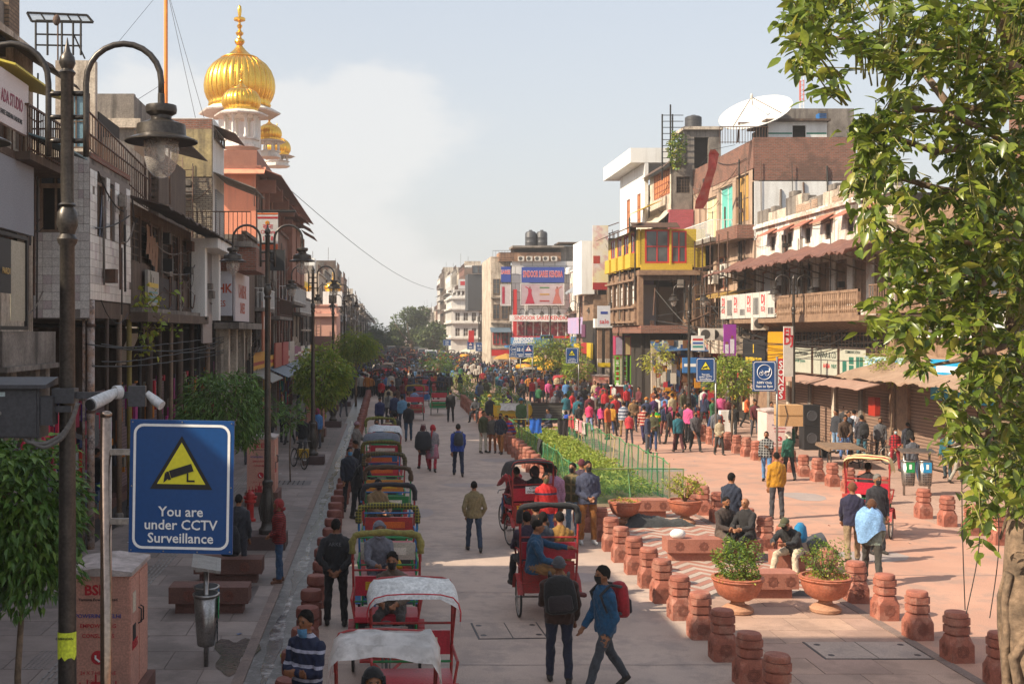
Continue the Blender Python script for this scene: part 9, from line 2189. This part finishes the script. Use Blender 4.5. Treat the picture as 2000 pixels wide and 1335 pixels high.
# riders of the two moving rickshaws
def seat_on(label,r,dx,dy,rz,pose,top,bot,z=.43,**k):
 a=r.rotation_euler.z;x=r.location.x+dx*cos(a)-dy*sin(a);y=r.location.y+dx*sin(a)+dy*cos(a);return person(label,(x,y,z),a+rz,pose,top,bot,**k)
seat_on('passenger in maroon on the left seat of the black hooded rickshaw',rA,.22,-.1,0,'sit','#5a1020','#2a2226');seat_on('passenger in black with patterned scarf on the right seat of the black hooded rickshaw',rA,-.22,-.1,0,'sit','#1c1a20','#222228',head='hood',hairc='#3a2830')
seat_on('driver in red and white jacket pedalling the black hooded rickshaw',rA,0,-1.02,0,'drive','#a82028','#3a5a8a',z=-.03,head='cap',hairc='#8a1a20')
seat_on('passenger in grey coat in the middle of the open black topped rickshaw',rB,.02,-.12,0,'sit','#3c424e','#26262c');seat_on('passenger in dark purple on the left of the open black topped rickshaw',rB,.28,-.18,.1,'sit','#2c1c34','#1c1c22');seat_on('passenger in mustard brown jacket on the right of the open black topped rickshaw',rB,-.27,-.15,0,'sit','#8a6428','#3a2c22')
p=person('man in teal blue jacket and tan trousers sitting sideways on the open rickshaw',(rB.location.x-.28,rB.location.y-.42,.40),1.35,'sit_side','#0f4466','#8a6234',shoe='#5a1c1c',skin=0)
seat_on('driver in brown pedalling the open black topped rickshaw',rB,0,-1.02,0,'drive','#3a2c26','#2a2c34',z=-.03)
# beside the moving rickshaws
at('man in red pullover with olive mask and shoulder strap behind the open rickshaw',1064,0,.1,'stand_near','#b01c1c','#2c4a78',Y=25.2,X=XA(1066,25.2),mask='#5a5a3a',toppat=('s','#28304a',.62,.07))
at('person in pink shirt behind the man in the red pullover',1078,0,-.3,'stand','#b888a4','#3a3a48',Y=26.6,X=XA(1082,26.6))
at('man in olive jacket with checked scarf and black mask looking left by the bollards',1119,1036,-.7,'stand_near','#3e3c22','#7a96b0',148,Y=26.9,mask=K,toppat=('c','#6a5a3a',.2))
at('tall man in maroon and slate jacket with ochre trousers standing by the bollards',1148,1062,.15,'hands_front','#3a3f56','#98602a',166,Y=26.0,mask=K,shoe='#c8c8c8',toppat=None)
at('person with maroon headwear half hidden between the two men at the bollards',1133,0,PI-.4,'stand','#3a2a3a','#3a3a44',Y=27.8,X=XA(1136,27.8),head='beanie',hairc='#5a1828')
at('man in olive waistcoat and white trousers in the group at the bollards up the lane',944,884,.6,'stand','#3c4020','#c8bca8',84);at('man in grey jacket and tan trousers turning away in the bollard group',962,884,-.4,'stand','#55504a','#8a4e28',76)
at('masked man in navy padded jacket and ochre trousers in the bollard group',978,886,-.5,'pockets','#1a2238','#9a5e24',82,mask=K);at('boy in red and blue jacket sitting on the bollards with knees raised',1003,0,-1.0,'crouch','#a02030','#5a5a68',Y=47.5,X=5.25,z=.35,toppat=('s','#2040a0',.16,.4))
at('man with white face mask in dark jacket sitting on a bollard by the second net',928,0,-.4,'sit','#34343a','#22242c',Y=60,X=XA(930,60),z=.12,mask='#c8c8cc')
at('man with yellow head cloth and white mask standing behind the left police barricade',960,0,-.4,'stand_far','#26262a','#2a2a30',Y=56,X=XA(957,56),head='turban',hairc='#c89a40',mask='#d0d0d0')
at('man in green waistcoat and blue turban behind the right police barricade',1018,0,-.2,'stand_far','#3a5a30','#2a3040',Y=53.2,X=XA(1018,53.2),head='turban',hairc='#1870a0')
# people on the right
p=at('man in black checked shirt and jeans talking on a phone while walking left',1497,940,-.5,'phone','#1c1c20','#5a84b0',100,toppat=('c','#8a8a88',.09),beard=True)
p=at('porter in green shirt carrying a cardboard box on his head',1541,937,PI+.1,'head_load','#0c5040','#242428',96,head='hood',hairc='#c8c0b0')
t=thing('cardboard_box','large tied cardboard box carried on the head of the porter in green','box',(XA(1540,37.2),37.2,1.76));MB().box(-.38,.38,-.25,.25,0,.68).build('carton',mat('cardboard',(.50,.30,.14),.85,c2=(.38,.22,.1),scale=2,coords='obj'),t);MB().tube([(-.2,-.255,.68),(-.12,-.26,.35),(-.2,-.255,.0)],.012,4).build('twine',m_black,t);MB().box(-.385,.385,-.256,.256,.32,.36).build('tape',paint('#8a6a40'),t)
at('man in mustard yellow jacket walking away behind the seated men',1518,0,PI+.1,'stand','#b07c10','#3a3a40',Y=29.5,X=XA(1517,29.5))
at('man in navy padded jacket and checked scarf standing with hands joined behind the dark bush',1428,0,PI-.9,'hands_back','#1c2438','#2e2620',Y=25.2,X=XA(1428,25.2),scale=1)if 0 else person('man in navy padded jacket and checked scarf standing behind the dark bush',(XA(1428,25.2),25.2,0),PI-.9,'hands_front','#1c2438','#2e2620',scale=1.0)
person('bearded man in dark brown jacket sitting on the stone seat, left of the three talkers',(6.0+.75*.9+.5,24.45,.02),.25,'sit','#3a2e2a','#5a4a40',beard=True)
person('bald man in black jacket sitting cross legged in the middle of the three talkers',(7.62,24.2,.02),-.9,'sit_cross','#1f1c1e','#141416',head='bald',hairc='#8a5a3c',skin=2)
person('man in camouflage cap bending forward, rightmost of the seated talkers',(8.0,22.5,.02),-.75,'sit_lean','#1c1c20','#c8b8a0',head='cap',hairc='#4a4a30',mask=K)
bench('short stone seat under the man in the camouflage cap',8.0,22.75,.7,.5,m=m_bench_sun,n=1)
t=thing('backpack','teal blue shoulder bag behind the man in the camouflage cap','backpack',(8.2,22.75,.65),.8);MB().loft([(0,0,0,.14,.1),(0,0,.1,.17,.13),(0,0,.3,.15,.1),(0,0,.38,.06,.04)],12).build('pack_body',cloth('#1478a8'),t,True)
t=thing('metal_drum','small dark metal drum beside the man in the camouflage cap','drum',(8.62,23.1,.55),0);MB(Matrix.Rotation(R(70),4,'Y')).lathe([(.17,-.2),(.19,-.18),(.17,0),(.19,.02),(.17,.2),(.14,.2)],18).build('drum_shell',m_box,t,'auto');MB().tube([(0,0,-.55),(0,0,-.15)],.05,8).build('stand',m_iron,t)
person('man in brown knitted cap and dark purple waistcoat walking away right of the planters',(XA(1665,23.8),23.8,0),PI-.3,'walk2','#1c1a38','#8a7458',head='beanie',hairc='#6a3c1c')
p=person('stooped man in brown cap wrapped in a sky blue cloth right of the planters',(XA(1703,21.9),21.9,0),PI-.35,'walk_near','#7a8478','#3a3630',head='beanie',hairc='#5a3418',scale=.97)
t=thing('draped_cloth','sky blue cloth draped over the shoulders of the stooped man','cloth',tuple(p.location),PI-.35,scale=.97);b=MB();n,m_=20,9;vs=[];rs=random.Random(5)
for i in range(n+1):
 for j in range(m_+1):
  a=2*PI*i/n;f=j/m_;r_=.08+.125*min(1,f*2.4)+.02*f+.03*sin(a*5+f*4);vs.append((cos(a)*r_*1.15+.03,.03+sin(a)*r_*.85,1.5-.12*min(1,f*2.4)-.55*max(0,f-.3)*(1.15+.45*sin(a*1.5+1))+.03*sin(a*4)+.05*sin(a*2+1)*f))
b.add(vs,[(i*(m_+1)+j,(i+1)*(m_+1)+j,(i+1)*(m_+1)+j+1,i*(m_+1)+j+1)for i in range(n)for j in range(m_)]);b.build('cloth_sheet',cloth('#7fa8d4'),t,True)
person('grey curly haired man in charcoal jacket facing the camera by the loaded rickshaw',(XA(1709,25.0),24.9,0),.1,'stand_near','#26262c','#26262c',head='tuft',hairc='#77726c',mask=K)
person('man in black and white scarf sitting in the loaded rickshaw',(rickx:=11.3,26.95,.43),PI-.4,'sit','#2a2224','#222226',mask=K)
t=thing('parcel_stack','stack of printed parcels on the seat of the loaded rickshaw','parcels',(10.78,26.6,.45),-.3);q=random.Random(2)
for i in range(4):
 for j in range(2):MB().box(-.2+j*.2,-.01+j*.2,-.15,.15,i*.15,i*.15+.14).build('parcel',paint(q.choice(['#c87a4a','#d8d0c8','#b04030','#5a7a9a'])),t)
at('man in black and white striped pullover and pale trousers walking near the shutters',1577,868,.1,'walk','#1c1c20','#8a8078',70,toppat=('s','#b8b8b8',.16,.45))
grp=[('man in dark jacket with backpack at the left of the group before the shutters',1633,884,-1.2,'stand','#2a2c34','#6a88a8'),('man in white shirt seen from behind in the group before the shutters',1668,884,PI,'stand','#c8c8d0','#33405a'),('man in charcoal jacket with black backpack in the group before the shutters',1683,900,PI,'stand','#2c2a34','#3a6a7a'),('bearded man in blue grey shirt in the middle of the group before the shutters',1657,888,.2,'phone','#4a5a6c','#3a4a5a'),('crouching man in brown jacket in front of the group before the shutters',1650,896,-.3,'stoop','#4a3628','#5a7ab0'),('tall man in grey cap at the back of the group before the shutters',1650,872,0,'stand','#3a3a3e','#2a2a30')]
for lb,px,py,rz,po,a,c in grp:p=at(lb,px,py,rz,po,a,c)
p=[q_ for q_ in PEOPLE if q_['label'].startswith('man in charcoal jacket with')][0];backpack('bulky black backpack in the group before the shutters',p,'#141418','#1c1c22',1.18,.22,.36,.46,.2)
bag('black backpack standing on the ground left of the group before the shutters',XA(1611,44),44,0.0,'#17171a',.5,.55,.3)
at('man in red shirt behind the man in black at the right shutters',1722,880,PI,'stand','#a81c34','#2a2a34',78);at('man in grey sleeved hooded jacket and black trousers standing before the shutters',1719,898,-.3,'stand','#55555a','#17171a',84,beard=True)
at('woman in red checked jacket and red leggings with a mask walking to the camera',1748,919,0,'slim_far','#a01824','#8a1424',86,mask='#a8c0c8',head='long',toppat=('c','#20141a',.11));p=at('man with black backpack walking away behind the woman in checked red',1773,905,PI,'stand','#2a2c38','#26303c',82);backpack('black backpack on the man behind the woman in checked red',p,'#101014','#18181c')
at('man in grey jacket and jeans walking away near the litter bins',1783,944,PI,'walk','#4a4c54','#24405c',98);at('man in teal and olive jacket half hidden by the tree leaves at right',1850,935,-.8,'phone','#1c5a68','#33424a',96)
at('person in pale clothes passing behind the tree leaves at right',1868,942,PI/2,'walk','#9a948c','#9a9488',96)
at('cream shawled man with dark cap walking to the camera past the hydrant',1405,888,.2,'slim_far','#a89a80','#22201e',76,head='beanie',hairc='#26242a');at('masked man in grey and black jacket walking to the camera',1358,881,.1,'walk','#4a464a','#1c1c20',82,mask=K);at('boy in dark tracksuit looking left beside the masked man',1329,878,-.7,'walk2','#1c2026','#1a1a1e',70)
at('man in black jacket just behind the boy in the tracksuit',1339,862,-.5,'stand','#18181c','#2a2a30',76)
at('man in green and yellow jacket seen from behind in the right road crowd',1281,866,PI,'walk','#109030','#2e2a26',74,toppat=('s','#d0b410',.3,.35));at('man in red white and brown striped sweater in the right road crowd',1258,865,PI+.1,'walk2','#8a2018','#241c48',76,toppat=('s','#c0a898',.14,.35))
at('child in coral red hooded top near the fence corner',1229,868,PI,'slim_far','#b8303a','#2a2a34',52,head='tuft');at('man in grey and white striped padded jacket seen from behind',1218,853,PI,'stand_far','#5a6478','#8a6a44',70,toppat=('s','#b8bcc4',.16,.4));at('man in tan jacket facing the camera in the right road crowd',1238,843,0,'hands_front','#6a5034','#1c2840',66)
at('woman in dark blue striped top and jeans walking away',1193,847,PI,'slim_far','#123058','#16305c',60,head='bun',toppat=('s','#2a70b0',.06,.4));at('woman in pink top with long black ponytail walking away',1175,846,PI,'slim_far','#c83878','#141418',60,head='long');at('woman in bright pink hooded jacket walking away',1151,843,PI,'slim_far','#d83868','#8a9ac0',60,head='bun')
p=at('person in black leather jacket walking left of the pink pair',1131,846,PI+.1,'walk_far','#1c1a1c','#1a181c',60);p=at('person in grey jacket with bright blue backpack sitting at the median edge',1106,0,PI,'sit_far','#5a5e64','#2a3040',Y=50.6,X=XA(1106,50.6));backpack('bright blue backpack of the person sitting at the median edge',p,'#1440a8','#0e3080',.95)
at('man in navy jacket with cyan bag sitting at the drying rail',1073,0,-1.0,'sit_far','#161c34','#5a5560',Y=52.5,X=XA(1073,52.5));at('man in rust brown sweater seen from behind near the menu boards',1279,790,PI,'stand_far','#7a3a10','#3a3430',66,Y=62);at('man in blue shirt with shoulder bag at the shops behind the CCTV sign',1367,812,PI,'stand_far','#2858a8','#8890a8',50)
at('man in pale blue kurta standing before the shop left of the NMV sign',1458,812,PI+.4,'fem_kurta_far','#4a7aa8','#4a7098',50);at('shopkeeper in black with white shirt at the mouth of the bazaar',1331,788,PI,'stand_far','#1c1c20','#3a78a0',50)
# the group ahead of the parked rickshaws
grp=[('man in crimson pullover and mask facing the camera beyond the parked rickshaws',735,40.5,.2,'stand','#a81420','#2a3a5a'),('bald man in teal shirt sitting beyond the parked rickshaws',741,38.8,PI,'stand_far','#14506a','#24384a'),('person in brown and cream striped sweater beyond the parked rickshaws',757,42.5,PI,'stand_far','#4a2c1c','#2a2420'),('man in charcoal jacket with hand on hip walking away',772,44.5,PI+.1,'walk_far','#232326','#17171a'),('man in black jacket and jeans walking away right of the charcoal jacket',798,50.5,PI,'walk2_far','#15151a','#1c3c54'),('person in light blue shirt with blue bag walking away',786,56,PI,'stand_far','#5a88a8','#2a3040'),('man in dark blue jacket and tan cap walking away',742,55,PI,'walk_far','#1a2450','#26262c'),('woman in grey sweater with light scarf beside the dark blue jacket',759,60,PI,'slim_far','#7a7a78','#2a2a30'),('man with dark blue backpack further up the lane',771,58,PI,'stand_far','#1c2c50','#22242c'),('man in black standing tall right of the driving rickshaws',880,61,PI,'stand_far','#141416','#141418')]
for k,(lb,px,Y,rz,po,a,c)in enumerate(grp):at(lb,px,0,rz,po,a,c,Y=Y,X=max(XA(px,Y),-.6 if k<2 else-9),head=['short','bald','short','tuft','short','short','cap','scarf','short','short'][k],toppat=('s','#b8a888',.1,.4)if k==2 else None,mask=K if k==0 else None)
seat_on('passenger in pale blue shirt on the yellow hooped rickshaw',bpy.data.objects['cycle_rickshaw.013'],0,-.1,0,'sit_far','#7aa0c8','#2a3440')
# crowd: individuals out to about 130 m, then one mass
TOPS=[('black','#17171b'),('navy','#1a2444'),('maroon','#5a1420'),('crimson','#b01826'),('grey','#5c5c62'),('olive','#44442a'),('mustard','#b07a18'),('teal','#145a68'),('white','#c8c4be'),('pink','#c04a80'),('brown','#4a2e20'),('sky blue','#4a7ab0'),('purple','#44245a'),('orange','#c0561c'),('green','#1c5a34'),('cream','#b0a080')]
BOTS=[('black','#16161a'),('blue','#27406a'),('khaki','#7d6848'),('grey','#4c4c52'),('white','#b8b2a8'),('maroon','#4a1620')]
HEADS=[('short','','#14110f'),('cap',' and cap','#2a2c3a'),('beanie',' and woollen cap','#5a2a2a'),('scarf',' and head scarf','#8a2a50'),('turban',' and turban','#b06a18'),('hood',' and hood','#3a3a42'),('tuft',' and thick hair','#14110f')]
combos=[(a,b,c)for a in TOPS for b in BOTS for c in HEADS];q=random.Random(41);ci=0
WT=dict(black=5,navy=4,maroon=1.5,crimson=1.2,grey=4,olive=2.5,brown=3,mustard=.6,pink=.5,orange=.4,purple=.6,white=1.2,cream=1,green=.7,teal=.8)
WB=dict(black=4,blue=3,khaki=1.5,grey=3,white=.5,maroon=.5);WH=dict(short=6,tuft=5,cap=1,beanie=1.2,scarf=.8,turban=.4,hood=1)
combos.sort(key=lambda c:-q.random()**(1/(WT.get(c[0][0],1)*WB[c[1][0]]*WH[c[2][0]])))
def zone(Y,x):
 s_='on the left pavement' if x<-1.4 else('on the lane' if x<5.2 else('in the median' if x<8.2 else('on the right road' if x<13.8 else 'before the right shops')))
 return s_
taken=[(o.location.x,o.location.y)for o in PEOPLE]
def crowd(n,x0,x1,y0,y1,away=.5):
 global ci
 k=0;tries=0
 while k<n and tries<n*30:
  tries+=1;y=y0+(y1-y0)*q.random()**1.15;x=q.uniform(x0,x1)
  if any((x-a)**2+(y-b)**2<.30 for a,b in taken):continue
  if 5.1<x<8.2 and y<58:continue
  taken.append((x,y));a,b,c=combos[ci%len(combos)];ci+=1;back=q.random()<away
  po=q.choice(['stand_far','walk_far','walk2_far','slim_far','walk_far','fem_kurta_far' if c[0]=='scarf' else 'stand_far'])
  person('person in %s top, %s trousers%s %s %s'%(a[0],b[0],c[1],'walking away' if back else 'coming nearer',zone(y,x)),(x,y,0),(PI if back else 0)+q.gauss(0,.5),po,a[1],b[1],head=c[0],hairc=c[2],skin=q.randrange(4),scale=q.uniform(.88,1.04),group='crowd in the street',eyes=False,mask='#7a9ab0' if(not back and q.random()<.25)else None);k+=1
crowd(24,-5.2,-2.2,40,95,.4);crowd(12,8.8,17.5,45,56,.5);crowd(26,-.6,4.6,62,120,.7);crowd(44,8.8,13.5,51,80,.5);crowd(34,13.2,18.2,54,76,.5);crowd(34,8.6,15,78,115,.5);crowd(16,5.5,8,62,110,.5);crowd(24,-1.2,5,88,140,.6);crowd(14,-5.5,-2,90,140,.5);crowd(26,8.4,13.5,112,150,.5)
# beyond: one mass of small figures
b={i:MB()for i in range(7)};q=random.Random(77)
for k in range(2900):
 y=84+290*q.random()**1.35;x=q.uniform(-5.5,14.5-.012*(y-120));i=q.choice([0,1,1,2,3,3,3,4,5]);h=q.uniform(1.5,1.8);wv=b[i]
 if y<112 and(5<x<8.3 or any((x-a)**2+(y-c_)**2<.35 for a,c_ in taken)):continue
 wv.loft([(x,y,.75,.17,.12),(x,y,1.1,.18,.12),(x,y,h-.34,.21,.13),(x,y,h-.25,.07,.07)],6)
 for s_ in(-1,1):wv.tube([(x+s_*.2,y,h-.36),(x+s_*.26,y-.06,1.0),(x+s_*.24,y-.12,.8)],.055,3,False);b[6].tube([(x+s_*.08,y,.78),(x+s_*.1,y+s_*.12,0)],[.09,.05],4,False)
 b[6].ell((x,y,h-.12),(.08,.1,.12),5,4)
for i,c_ in enumerate(['#8a1c24','#1c2844','#b8b0a4','#3a3a40','#a86a28','#3a5a7a','#201a18']):o=b[i].build('crowd',paint(c_,.85));o['kind']='stuff'
# ---------------------------------------------------------------- the hazy winter air of the street
hb=MB().box(-120,120,-30,470,-1.2,27).build('haze',None);hb['kind']='stuff'
hm_=bpy.data.materials.new('haze air');hm_.use_nodes=True;hm_.node_tree.nodes.clear();o_=hm_.node_tree.nodes.new('ShaderNodeOutputMaterial');v_=hm_.node_tree.nodes.new('ShaderNodeVolumePrincipled')
v_.inputs['Color'].default_value=(.92,.91,.9,1);v_.inputs['Density'].default_value=.0008;v_.inputs['Anisotropy'].default_value=.2;hm_.node_tree.links.new(v_.outputs[0],o_.inputs['Volume']);hb.data.materials.append(hm_)
